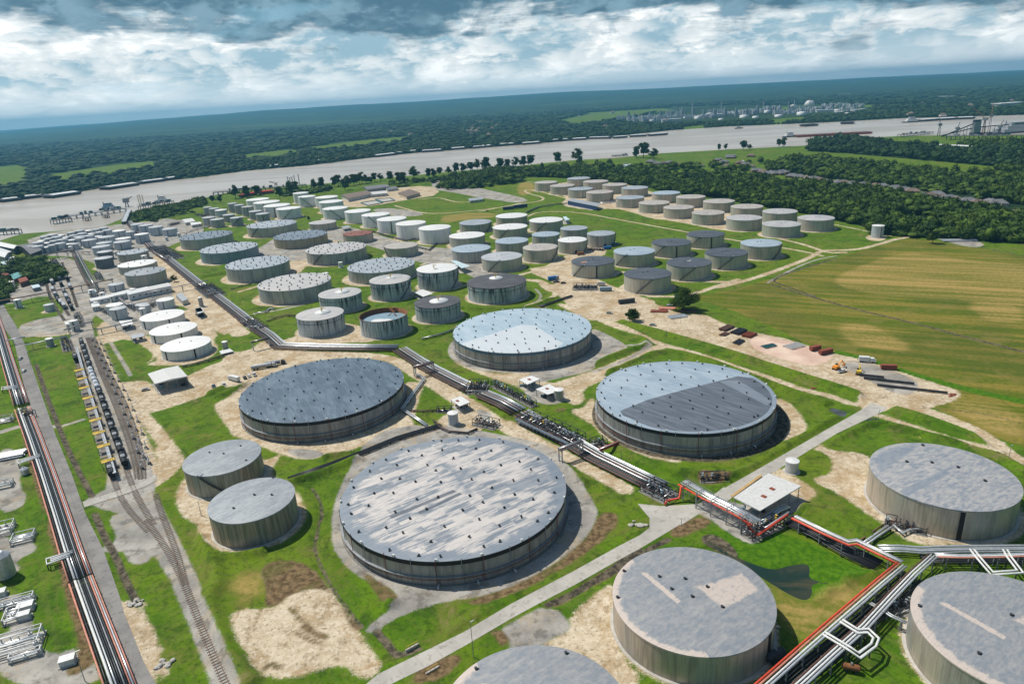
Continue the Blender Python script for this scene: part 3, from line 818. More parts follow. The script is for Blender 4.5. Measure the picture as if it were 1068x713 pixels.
def ground_material():
 m_, g, b = new_mat('ground_cover')
 P = g.node('ShaderNodeNewGeometry').outputs['Position']
 n_big = g.noise(P, .012,3.0,.5)
 n_mid = g.noise(P, .07,5.0,.6)
 n_sm = g.noise(P, .45,6.0,.65)
 n_mid2 = g.noise(P, .16,5.0,.65)
 n_xs = g.noise(P, 2.2,4.0,.6)
 x_, y_, z_ = g.sep(P)[:3]
 # mowing stripes, two directions mixed by a large noise
 s1 = g.noise(g.comb(g.math('MULTIPLY', g.math('ADD', g.math('MULTIPLY', x_, .80), g.math('MULTIPLY', y_, .6)),.55),
      g.math('MULTIPLY', g.math('SUBTRACT', g.math('MULTIPLY', y_, .80), g.math('MULTIPLY', x_, .6)),.025),0.0),1.0,3.0,.5)
 s2 = g.noise(g.comb(g.math('MULTIPLY', g.math('SUBTRACT', g.math('MULTIPLY', x_, .45), g.math('MULTIPLY', y_, .89)),.5),
      g.math('MULTIPLY', g.math('ADD', g.math('MULTIPLY', x_, .89), g.math('MULTIPLY', y_, .45)),.025),0.0),1.0,3.0,.5)
 stripe = g.mix(g.step(n_big, .47,.53), s1, s2)
 # grass
 gr = g.mix(g.step(n_mid, .35,.65),(.046,.118,.003),(.096,.185,.005))
 gr = g.mix(g.math('MULTIPLY', g.step(n_big, .40,.66),.55), gr, (.140,.190,.010))
 gr = g.mix(g.math('MULTIPLY', g.step(stripe, .44,.66),.42), gr, (.118,.150,.030))
 gr = g.mix(g.math('MULTIPLY', g.step(n_sm, .49,.62),.5), gr, (.028,.062,.006))
 gr = g.mix(g.math('MULTIPLY', g.step(n_xs, .58,.78),.35), gr, (.14,.15,.05))
 blot = g.noise(P, .055,8.0,.72,.8)
 gr = g.mix(g.math('MULTIPLY', g.step(blot, .50,.60),.50), gr, (.150,.150,.032))
 gr = g.mix(g.math('MULTIPLY', g.step(g.noise(P, .11,8.0,.75,.5),.51,.60),.55), gr, (.020,.050,.005))
 gr = g.mix(g.math('MULTIPLY', g.step(blot, .60,.67),.5), gr, (.22,.17,.085))
 gr = g.mix(g.math('MULTIPLY', g.step(n_xs, .52,.60),.22), gr, (.012,.03,.004))
 # wheel tracks of the mowers
 trk = g.math('FRACT', g.math('ADD', g.math('MULTIPLY', stripe, 9.0), g.math('MULTIPLY', n_sm, .5)))
 gr = g.mix(g.math('MULTIPLY', g.math('LESS_THAN', trk, .13),.16), gr, (.16,.17,.06))
 # rough meadow
 me_s = g.noise(g.comb(g.math('MULTIPLY', g.math('ADD', g.math('MULTIPLY', x_, .45), y_),.11), g.math('MULTIPLY', g.math('SUBTRACT', x_, g.math('MULTIPLY', y_, .45)),.006),3.0),1.0,5.0,.65)
 md = g.mix(g.step(me_s, .43,.57),(.088,.122,.008),(.205,.170,.030))
 md = g.mix(g.math('MULTIPLY', g.step(n_big, .48,.62),.5), md, (.070,.088,.014))
 md = g.mix(g.math('MULTIPLY', g.step(n_sm, .47,.6),.4), md, (.04,.065,.008))
 md = g.mix(g.math('MULTIPLY', g.step(g.noise(P, .05,7.0,.7),.51,.62),.45), md, (.19,.155,.045))

 def mask(name, wob=1.2, soft=.5, ofs=0.0, nz=None):
  nz = nz or g.math('ADD', g.math('MULTIPLY', n_sm, .55), g.math('MULTIPLY', n_mid2,.45))
  q = g.math('ADD', g.attr(name), g.math('MULTIPLY', g.math('SUBTRACT', g.math('ADD', g.math('MULTIPLY', nz, .6), g.math('MULTIPLY', n_xs, .4)),.5), wob * 4))
  return g.step(q, ofs - soft, ofs + soft)
 c = g.mix(mask('meadow', 2), gr, md)
 lush = g.mix(g.step(n_sm, .38,.62),(.034,.105,.003),(.075,.165,.006))
 c = g.mix(mask('lush', .8), c, lush)
 dryc = g.mix(g.step(g.math('ADD', g.math('MULTIPLY', me_s, .6), g.math('MULTIPLY', n_sm, .4)),.40,.60),(.13,.135,.020),(.36,.25,.085))
 c = g.mix(g.math('MULTIPLY', mask('dry', 4.0,3.5,0.0, n_mid),.85), c, dryc)
 soilc = g.mix(g.step(n_sm, .35,.65),(.075,.050,.026),(.21,.145,.075))
 soilc = g.mix(g.math('MULTIPLY', g.step(n_mid, .5,.64),.45), soilc, (.085,.10,.022))
 gravc = g.mix(g.step(n_mid, .35,.68),(.235,.225,.205),(.40,.38,.34))
 gravc = g.mix(g.math('MULTIPLY', g.step(n_sm, .48,.72),.45), gravc, (.17,.155,.135))
 gravc = g.mix(g.math('MULTIPLY', g.step(n_xs, .55,.7),.3), gravc, (.5,.48,.44))
 gravc = g.mix(g.math('MULTIPLY', g.step(blot, .50,.60),.55), gravc, (.36,.29,.20))
 gravc = g.mix(g.math('MULTIPLY', g.step(g.noise(P, .13,7.0,.7),.52,.61),.6), gravc, (.11,.105,.09))
 sandc = g.mix(g.step(n_mid, .34,.66),(.37,.285,.18),(.54,.455,.33))
 sandc = g.mix(g.math('MULTIPLY', g.step(n_sm, .47,.60),.5), sandc, (.66,.59,.47))
 sandc = g.mix(g.math('MULTIPLY', g.step(g.noise(P, .23,6.0,.7),.53,.63),.6), sandc, (.21,.15,.08))
 sandc = g.mix(g.math('MULTIPLY', g.step(g.noise(P, .8,6.0,.75),.56,.62),.75), sandc, (.10,.09,.04))
 sandc = g.mix(g.math('MULTIPLY', g.step(blot, .49,.60),.6), sandc, (.33,.225,.11))
 pinkc = g.mix(g.step(n_mid, .35,.65),(.50,.34,.27),(.62,.48,.38))
 sandm = mask('sand', 2.4,.9)
 gravm = mask('gravel', 1.5,.6)
 c = g.mix(sandm, c, sandc)
 c = g.mix(gravm, c, gravc)
 c = g.mix(mask('pink', 1.5,1.0), c, pinkc)
 c = g.mix(mask('soil', 1.3,.8), c, soilc)
 mudc = g.mix(g.step(n_sm, .4,.62),(.045,.040,.030),(.15,.125,.085))
 c = g.mix(mask('mud', .5,.4), c, mudc)
 # woods floor and canopy seen from afar
 fr = g.mix(g.step(g.noise(P, .0022,6.0,.6),.42,.58),(.014,.032,.012),(.030,.060,.016))
 fr = g.mix(g.math('MULTIPLY', g.step(g.noise(g.comb(g.math('MULTIPLY', x_, .25), y_, 0.0),.0009,5.0,.6),.60,.66),.7), fr, (.085,.135,.03))
 fr = g.mix(g.math('MULTIPLY', g.step(g.noise(P, .03,6.0,.7),.45,.62),.5), fr, (.012,.026,.009))
 c = g.mix(mask('forest', 3.0,2.0), c, fr)
 g.put(b.inputs['Base Color'], c)
 b.inputs['Roughness'].default_value = .95
 b.inputs['Specular IOR Level'].default_value = .12
 bp = g.node('ShaderNodeBump'); bp.inputs['Strength'].default_value = .55; bp.inputs['Distance'].default_value = .45
 g.put(bp.inputs['Height'], g.math('ADD', n_sm, g.math('MULTIPLY', n_xs, .5)))
 g.l.new(bp.outputs[0], b.inputs['Normal'])
 return m_


gm = np_mesh('ground', np.stack([PX_, PY_, Z],1), quads, ground_material(), smooth=True, attrs=layers)
tag(link_mesh('ground', gm), kind='structure')


def ground_z(x, y):
 i = int(np.clip(np.searchsorted(gx, x),1, nx - 1)); j = int(np.clip(np.searchsorted(gy, y),1, ny - 1))
 return float(Z[j * nx + i])


# ---------------------------------------------------------------- sheets: river, ponds, roads
def sheet(name, P, z, material, sub=None, kind='structure'):
 import mathutils.geometry as mg
 P = [(float(p[0]), float(p[1]), z) for p in P]
 tris = mg.tessellate_polygon([[Vector(p) for p in P]])
 me = bpy.data.meshes.new(name); me.from_pydata(P, [],[tuple(t_) for t_ in tris]); me.update()
 if sum(f_.normal.z for f_ in me.polygons) < 0: me.flip_normals()
 me.materials.append(material)
 o = link_mesh(name, me)
 tag(o, kind=kind)
 return o


def water_material(name, c1, c2, rough, scale, str_=.15, far=False):
 m_, g, b = new_mat(name)
 P = g.node('ShaderNodeNewGeometry').outputs['Position']
 x_, y_, z_ = g.sep(P)[:3]
 n1 = g.noise(g.comb(g.math('MULTIPLY', x_, .35), y_, 0.0), scale, 5.0,.6,.6)
 g.put(b.inputs['Base Color'], g.mix(g.step(n1,.38,.62), c1, c2))
 b.inputs['Roughness'].default_value = rough
 b.inputs['IOR'].default_value = 1.33
 bp = g.node('ShaderNodeBump'); bp.inputs['Strength'].default_value = str_; bp.inputs['Distance'].default_value = 1.0
 g.put(bp.inputs['Height'], g.noise(P, .25,4.0,.6)); g.l.new(bp.outputs[0], b.inputs['Normal'])
 return m_


sheet('river', near_line + far_line[::-1],.12, water_material('river_water', (.40,.345,.28),(.50,.45,.39),.26,.006,.3))
sheet('pond', POND, -.42, water_material('pond_water', (.012,.030,.022),(.055,.055,.030),.12,.10,.03))
sheet('pond', POND2,-.36, water_material('puddle_water', (.05,.055,.05),(.10,.11,.11),.05,.2,.02))


def road_material(name, c1, c2, c3, scale=.12):
 m_, g, b = new_mat(name)
 P = g.node('ShaderNodeNewGeometry').outputs['Position']
 n1 = g.noise(P, scale, 5.0,.6); n2 = g.noise(P, 1.3,6.0,.7); n3 = g.noise(P, .02,3.0,.5)
 c = g.mix(g.step(n1,.35,.65), c1, c2)
 c = g.mix(g.math('MULTIPLY', g.step(n2,.5,.75),.4), c, c3)
 c = g.mix(g.math('MULTIPLY', g.step(n3,.5,.56),.3), c, tuple(x * .75 for x in c1))
 x_, y_, z_ = g.sep(P)[:3]
 jt = g.math('LESS_THAN', g.math('FRACT', g.math('MULTIPLY', g.math('ADD', g.math('MULTIPLY', x_, .80), g.math('MULTIPLY', y_, .60)),.16)),.035)
 c = g.mix(g.math('MULTIPLY', jt, .45), c, c3)
 c = g.mix(g.math('MULTIPLY', g.step(g.noise(P, .35,7.0,.75),.54,.62),.5), c, tuple(x * .6 for x in c3))
 g.put(b.inputs['Base Color'], c); b.inputs['Roughness'].default_value = .9
 b.inputs['Specular IOR Level'].default_value = .2
 return m_


m_road = road_material('road_concrete', (.36,.345,.31),(.44,.42,.38),(.27,.25,.21))
m_asph = road_material('worn_asphalt', (.19,.185,.18),(.25,.24,.225),(.14,.13,.12))
sheet('road', ROADP['road'],.03, m_road)
sheet('road', ROADP['road2'],.036, m_road)
sheet('road', ROADP['west'],.03, m_asph)
# road shoulders on the west side (track bed beside the pipes)

# ---------------------------------------------------------------- storage tanks
def shell_mat(name, base, streak, amt=.5, metal=.25, rough=.45, warm=None, top=False, seam=.25):
 m_, g, b = new_mat(name)
 oc = g.node('ShaderNodeTexCoord').outputs['Object']
 x_, y_, z_ = g.sep(oc)[:3]
 an = g.math('MULTIPLY', g.math('ARCTAN2', x_, y_),20.0)
 rd = g.node('ShaderNodeObjectInfo').outputs['Random']
 ofs = g.math('MULTIPLY', rd, 37.0)
 st = g.noise(g.comb(g.math('MULTIPLY', an, .55), g.math('MULTIPLY', z_, .05), ofs),1.0,6.0,.62)
 fine_ = g.noise(g.comb(g.math('MULTIPLY', an, 2.2), g.math('MULTIPLY', z_, .07), ofs),1.0,4.0,.6)
 wide = g.noise(g.comb(g.math('MULTIPLY', an, .07), g.math('MULTIPLY', z_, .02), ofs),1.0,3.0,.5)
 c = base
 if warm: c = g.mix(g.step(wide, .44,.56), base, warm)
 f = g.math('MULTIPLY', g.step(st, .46,.60), amt)
 if top:
  f = g.math('MULTIPLY', f, g.lin(z_, 3.0,11.0,.35,1.35), clamp=True)
 c = g.mix(f, c, streak)
 c = g.mix(g.math('MULTIPLY', g.step(fine_, .50,.62), amt * .7), c, tuple(s_ * .7 for s_ in streak))
 # plate courses
 crs = g.math('FRACT', g.math('DIVIDE', z_, 2.44))
 c = g.mix(g.math('MULTIPLY', g.math('LESS_THAN', crs, .05), seam), c, tuple(s_ * .5 for s_ in streak))
 vs2 = g.math('FRACT', g.math('MULTIPLY', an, .21))
 c = g.mix(g.math('MULTIPLY', g.math('LESS_THAN', vs2,.06), seam), c, tuple(s_ * .5 for s_ in streak))
 # splash line near the ground
 c = g.mix(g.math('MULTIPLY', g.lin(z_, 0.0,1.6,1,0),.4), c, (.16,.13,.10))
 g.put(b.inputs['Base Color'], c)
 b.inputs['Metallic'].default_value = metal
 g.put(b.inputs['Roughness'], g.lin(st, .3,.7, rough - .06, rough + .14))
 return m_


def roof_mat(name, c1, c2, patch=.05, thr=(.47,.53), ang=.5, strip=.12, extra=None, rough=.6, fine_amt=.35, dirt=(.12,.12,.13), sx=.10):
 """sheet-laid roof: long panels along one direction with worn and renewed patches"""
 m_, g, b = new_mat(name)
 oc = g.node('ShaderNodeTexCoord').outputs['Object']
 x_, y_, z_ = g.sep(oc)[:3]
 ca, sa = math.cos(ang), math.sin(ang)
 u = g.math('ADD', g.math('MULTIPLY', x_, ca), g.math('MULTIPLY', y_, sa))
 v_ = g.math('SUBTRACT', g.math('MULTIPLY', y_, ca), g.math('MULTIPLY', x_, sa))
 rd = g.math('MULTIPLY', g.node('ShaderNodeObjectInfo').outputs['Random'],50.0)
 # panel raster: quantised strips
 vq = g.math('MULTIPLY', g.math('FLOOR', g.math('DIVIDE', v_, 2.2)),2.2)
 uq = g.math('MULTIPLY', g.math('FLOOR', g.math('DIVIDE', u, 5.5)),5.5)
 n1 = g.noise(g.comb(g.math('MULTIPLY', u, patch), g.math('MULTIPLY', v_, patch * 2.4), rd),1.0,6.0,.62,.3)
 n2 = g.noise(g.comb(g.math('MULTIPLY', uq, .31), g.math('MULTIPLY', vq, .47), rd),1.0,1.0,.5)
 n3 = g.noise(g.comb(g.math('MULTIPLY', u, sx), g.math('MULTIPLY', v_, 1.1), rd),1.0,4.0,.62)
 n4 = g.noise(g.comb(u, v_, rd),.9,5.0,.7)
 mixv = g.math('ADD', g.math('ADD', g.math('MULTIPLY', n1,.45), g.math('MULTIPLY', n2, strip)), g.math('ADD', g.math('MULTIPLY', n3,.43),(0.5 - strip) * .25))
 mixv = g.math('SUBTRACT', mixv, 0.065 + .25 * strip)
 f = g.step(mixv, thr[0], thr[1])
 c = g.mix(f, c1, c2)
 if extra: c = extra(g, c, u, v_, x_, y_)
 c = g.mix(g.math('MULTIPLY', g.step(n3,.5,.72), fine_amt), c, dirt)
 c = g.mix(g.math('MULTIPLY', g.step(n4,.60,.78),.3), c, tuple(min(1, q * 1.35) for q in c2))
 seam = g.math('LESS_THAN', g.math('FRACT', g.math('DIVIDE', v_, 2.2)),.07)
 c = g.mix(g.math('MULTIPLY', seam, .22), c, dirt)
 g.put(b.inputs['Base Color'], c)
 b.inputs['Roughness'].default_value = rough
 b.inputs['Metallic'].default_value = .15
 return m_


def convex(g, x_, y_, tk, win, pts, wob=1.2, soft=.25):
 """soft mask inside a convex patch of a tank roof (picture points read at roof height)"""
 cx_, cy_, rr_, h_ = TANKS[tk]
 Q = [(a - cx_, b - cy_) for a, b in G(win, pts, h_ + .3)]
 if sum(Q[i][0] * Q[(i + 1) % len(Q)][1] - Q[(i + 1) % len(Q)][0] * Q[i][1] for i in range(len(Q))) < 0: Q = Q[::-1]
 best = None
 for a, b in zip(Q, Q[1:] + Q[:1]):
  dx, dy = b[0] - a[0], b[1] - a[1]; L_ = math.hypot(dx, dy); nx_, ny_ = -dy / L_, dx / L_
  d = g.math('ADD', g.math('MULTIPLY', x_, nx_), g.math('ADD', g.math('MULTIPLY', y_, ny_),-(a[0] * nx_ + a[1] * ny_)))
  best = d if best is None else g.math('MINIMUM', best, d)
 n = g.noise(g.comb(x_, y_, 1.7),.35,4.0,.6)
 best = g.math('ADD', best, g.math('MULTIPLY', g.math('SUBTRACT', n, .5), wob * 4))
 return g.step(best, -soft, soft)


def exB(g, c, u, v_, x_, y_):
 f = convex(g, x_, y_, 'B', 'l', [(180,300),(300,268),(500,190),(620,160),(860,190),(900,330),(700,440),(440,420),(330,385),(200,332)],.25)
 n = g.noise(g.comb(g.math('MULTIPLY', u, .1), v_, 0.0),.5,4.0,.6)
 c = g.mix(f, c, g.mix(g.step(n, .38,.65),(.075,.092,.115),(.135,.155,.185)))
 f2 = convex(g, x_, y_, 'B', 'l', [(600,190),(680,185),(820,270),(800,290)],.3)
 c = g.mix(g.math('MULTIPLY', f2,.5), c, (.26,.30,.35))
 rim = g.math('SQRT', g.math('ADD', g.math('MULTIPLY', x_, x_), g.math('MULTIPLY', y_, y_)))
 return g.mix(g.math('MULTIPLY', g.math('GREATER_THAN', rim, 41.6),.75), c, (.27,.33,.39))


def exC(g, c, u, v_, x_, y_):
 f = convex(g, x_, y_, 'C', 'm', [(415,156),(470,158),(590,232),(500,290),(300,300),(120,262),(150,236)],.3)
 return g.mix(g.math('MULTIPLY', f, .7), c, (.58,.60,.61))


def exA(g, c, u, v_, x_, y_):
 f = g.math('MAXIMUM', convex(g, x_, y_, 'A', 'k', [(265,392),(275,402),(545,292),(530,284)],.12), convex(g, x_, y_, 'A', 'k', [(382,376),(392,386),(570,302),(556,296)],.12))
 c = g.mix(g.math('MULTIPLY', f, .9), c, (.085,.10,.125))
 f = g.math('MAXIMUM', convex(g, x_, y_, 'A', 'k', [(360,170),(560,190),(600,290),(640,345),(600,300),(440,250),(380,190)],2.2,1.5), convex(g, x_, y_, 'A', 'k', [(740,265),(980,200),(985,225),(800,290)],.5))
 f = g.math('MAXIMUM', f, convex(g, x_, y_, 'A', 'k', [(130,400),(170,540),(480,590),(460,520),(260,500)],3.0,1.5))
 c = g.mix(g.math('MULTIPLY', f, .75), c, (.17,.205,.245))
 r_ = g.math('SQRT', g.math('ADD', g.math('MULTIPLY', x_, x_), g.math('MULTIPLY', y_, y_)))
 n = g.noise(g.comb(x_, y_, 0.0),.08,5.0,.65)
 return g.mix(g.math('MULTIPLY', g.step(g.math('ADD', r_, g.math('MULTIPLY', n, 16.0)),46.5,49.5),.85), c, (.165,.205,.25))


def exF(g, c, u, v_, x_, y_):
 f = convex(g, x_, y_, 'F', 'p', [(505,312),(690,252),(770,320),(620,398)],.8,.6)
 f = g.math('MAXIMUM', f, convex(g, x_, y_, 'F', 'p', [(270,245),(300,250),(440,370),(425,380)],.3))
 n = g.noise(g.comb(u, v_, 0.0),.5,4.0,.7)
 r_ = g.math('SQRT', g.math('ADD', g.math('MULTIPLY', x_, x_), g.math('MULTIPLY', y_, y_)))
 e = g.math('MULTIPLY', g.step(g.math('ADD', r_, g.math('MULTIPLY', n, 5.0)),24.0,25.2), g.math('LESS_THAN', g.math('ADD', x_, g.math('MULTIPLY', y_, .3)),-9.0))
 f = g.math('MAXIMUM', g.math('MULTIPLY', f, g.step(n, .30,.46)), e)
 return g.mix(g.math('MULTIPLY', f, .9), c, (.54,.46,.40))


def exD(g, c, u, v_, x_, y_):
 f = g.math('MAXIMUM', convex(g, x_, y_, 'D', 'n', [(545,368),(590,385),(760,300),(740,280)],.3), convex(g, x_, y_, 'D', 'n', [(430,230),(520,190),(640,170),(470,290)],1.5,1.0))
 return g.mix(g.math('MULTIPLY', f, .6), c, (.17,.21,.26))


def wang(win, a, b):
 A_, B_ = G(win, [a, b],10); return math.atan2(B_[1] - A_[1], B_[0] - A_[0])


RM = dict(
 A=roof_mat('roof_worn_pale', (.17,.20,.235),(.52,.485,.455),.055,(.44,.535), wang('k', (270,395),(540,285)),.22, exA, fine_amt=.55, dirt=(.22,.235,.26)),
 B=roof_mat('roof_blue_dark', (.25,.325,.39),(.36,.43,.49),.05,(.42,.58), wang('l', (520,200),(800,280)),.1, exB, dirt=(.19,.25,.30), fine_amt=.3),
 C=roof_mat('roof_pale_blue', (.30,.40,.47),(.40,.49,.55),.05,(.42,.58), wang('m', (420,160),(580,230)),.12, exC, dirt=(.24,.32,.38), fine_amt=.3),
 G=roof_mat('roof_slate', (.065,.10,.14),(.13,.18,.23),.045,(.44,.60), wang('x', (420,230),(560,430)),.16, dirt=(.045,.07,.10)),
 F=roof_mat('roof_mottled', (.19,.215,.245),(.34,.335,.325),.34,(.38,.66), wang('p', (250,560),(600,320)),.14, exF, fine_amt=.3, dirt=(.14,.165,.20), sx=.6),
 D=roof_mat('roof_mottled_bright', (.20,.23,.27),(.43,.41,.385),.28,(.38,.62), wang('n', (550,370),(750,280)),.18, exD, fine_amt=.4, dirt=(.15,.18,.21), sx=.35),
 H=roof_mat('roof_grey_worn', (.21,.235,.26),(.32,.345,.36),.07,(.42,.60),.8,.08, fine_amt=.2, dirt=(.13,.14,.15), sx=.5),
 T=roof_mat('roof_pale_warm', (.35,.355,.36),(.47,.45,.43),.06,(.42,.58),.9,.12, dirt=(.26,.27,.29), fine_amt=.25),
 TB=roof_mat('roof_slate_blue', (.12,.155,.195),(.20,.245,.29),.06,(.42,.6),.4,.1, dirt=(.09,.115,.15)),
 TG=roof_mat('roof_greyblue', (.25,.29,.325),(.38,.42,.45),.06,(.42,.6),.4,.12, dirt=(.18,.21,.24)),
 W=roof_mat('roof_white', (.60,.605,.60),(.70,.70,.68),.06,(.4,.6),.2,.05, dirt=(.46,.45,.42), fine_amt=.25),
 S=roof_mat('roof_silver', (.34,.365,.385),(.46,.48,.49),.09,(.42,.6),.2,.05, dirt=(.26,.27,.28), fine_amt=.2),
 U=roof_mat('roof_dusty', (.35,.325,.30),(.47,.43,.385),.08,(.42,.6),1.2,.08, dirt=(.27,.25,.22), fine_amt=.25),
 N=roof_mat('roof_charcoal', (.055,.066,.082),(.10,.115,.135),.08,(.42,.62),.2,.05, dirt=(.04,.048,.06), fine_amt=.2),
 NB=roof_mat('roof_sky_blue', (.27,.34,.40),(.39,.46,.51),.08,(.42,.62),.2,.05, dirt=(.20,.26,.32), fine_amt=.25),
 K=roof_mat('roof_sooty', (.05,.05,.055),(.10,.10,.105),.1,(.42,.62),.2,.04, dirt=(.16,.16,.16), fine_amt=.15),
 R=roof_mat('roof_rusty', (.17,.055,.035),(.29,.12,.085),.1,(.42,.62),.2,.04, dirt=(.10,.04,.025)),
)
SM = dict(
 big=shell_mat('shell_big', (.30,.30,.29),(.13,.125,.115),.5,.15,.55, warm=(.38,.36,.32)),
 silver=shell_mat('shell_aluminium', (.40,.39,.37),(.22,.20,.175),.42,.35,.42, warm=(.50,.44,.37), seam=.1),
 greenish=shell_mat('shell_weathered', (.27,.30,.26),(.12,.125,.085),.6,.25,.5, warm=(.36,.31,.24), seam=.12),
 cream=shell_mat('shell_cream', (.46,.44,.37),(.27,.25,.20),.4,.2,.5, warm=(.40,.42,.36), seam=.12),
 grey=shell_mat('shell_grey', (.38,.395,.39),(.17,.17,.16),.5,.2,.5, warm=(.44,.43,.38)),
 blue=shell_mat('shell_bluegrey', (.22,.30,.33),(.11,.15,.17),.35,.15,.5),
 white=shell_mat('shell_white', (.72,.73,.71),(.42,.40,.36),.35,.0,.45, seam=.1),
 stained=shell_mat('shell_stained', (.47,.52,.54),(.045,.05,.05),.85,.0,.5, top=True, seam=.3),
 dust=shell_mat('shell_dusty', (.47,.42,.35),(.25,.24,.20),.45,.2,.5, warm=(.36,.38,.31), seam=.15),
 olive=shell_mat('shell_olive', (.30,.29,.22),(.16,.14,.09),.4,.2,.5, warm=(.36,.32,.22)),
 dark=shell_mat('shell_dark', (.16,.175,.19),(.07,.075,.08),.5,.15,.5),
 small=shell_mat('shell_small_silver', (.50,.54,.57),(.27,.29,.31),.35,.25,.45, seam=.1),
)
MESHC = {}


def cached(key, fn):
 if key not in MESHC: MESHC[key] = fn()
 return MESHC[key]


def vent_mesh(s_=1.0):
 mb = MB()
 mb.cyl((0,0,0),(0,0,.75 * s_),.32 * s_, seg=8); mb.cyl((0,0,.75 * s_),(0,0,1.05 * s_),.62 * s_, .45 * s_, seg=8)
 mb.box((.55 * s_, 0,0),(.7 * s_, .5 * s_, .35 * s_), z0=.02)
 return mb.mesh('vent', M['dark'])


def stairs_mesh(Rr, h, a0, direction=1, wdt=.95, rail=True):
 mb = MB(); n = 22
 arc = h * 1.12 / Rr * direction
 base = Rr + .15
 pts_in, pts_out = [],[]
 for i in range(n + 1):
  t = a0 + arc * i / n; z = .1 + (h - .1) * i / n
  pts_in.append((base * math.cos(t), base * math.sin(t), z)); pts_out.append(((base + wdt) * math.cos(t),(base + wdt) * math.sin(t), z))
 for i in range(n):
  a, b_, c_, d_ = pts_in[i], pts_out[i], pts_out[i + 1], pts_in[i + 1]
  zt = a[2] + .25
  vs_ = [(a[0], a[1], zt),(b_[0], b_[1], zt),(c_[0], c_[1], zt),(d_[0], d_[1], zt),(a[0], a[1], zt - .35),(b_[0], b_[1], zt - .35),(c_[0], c_[1], zt - .35),(d_[0], d_[1], zt - .35)]
  mb.add(vs_, [(0,1,2,3),(7,6,5,4),(0,4,5,1),(1,5,6,2),(2,6,7,3),(3,7,4,0)])
 if rail:
  for i in range(0, n + 1,2):
   p = pts_out[i]; mb.bar((p[0], p[1], p[2]),(p[0], p[1], p[2] + 1.1),.09)
  for i in range(n):
   a, b_ = pts_out[i], pts_out[i + 1]
   mb.bar((a[0], a[1], a[2] + 1.1),(b_[0], b_[1], b_[2] + 1.1),.1)
 return mb.mesh('staircase', M['dark'])


def spots_on(Rr, n, seed, jitter=.35):
 """roughly even spots on rings"""
 r_ = random.Random(seed); out = []
 rings = max(2, int(round(math.sqrt(n / PI))))
 tot = sum(2 * k + 1 for k in range(rings + 1)); k0 = 0
 for k in range(1, rings + 1):
  rad = Rr * .93 * k / rings
  cnt = max(4, int(round(n * (k) / (rings * (rings + 1) / 2))))
  for i in range(cnt):
   t = 2 * PI * (i + .5 * (k % 2)) / cnt + r_.uniform(-1,1) * .1
   rr2 = rad + r_.uniform(-1,1) * jitter * Rr / rings * .4
   out.append((rr2 * math.cos(t), rr2 * math.sin(t)))
 return out[:100]


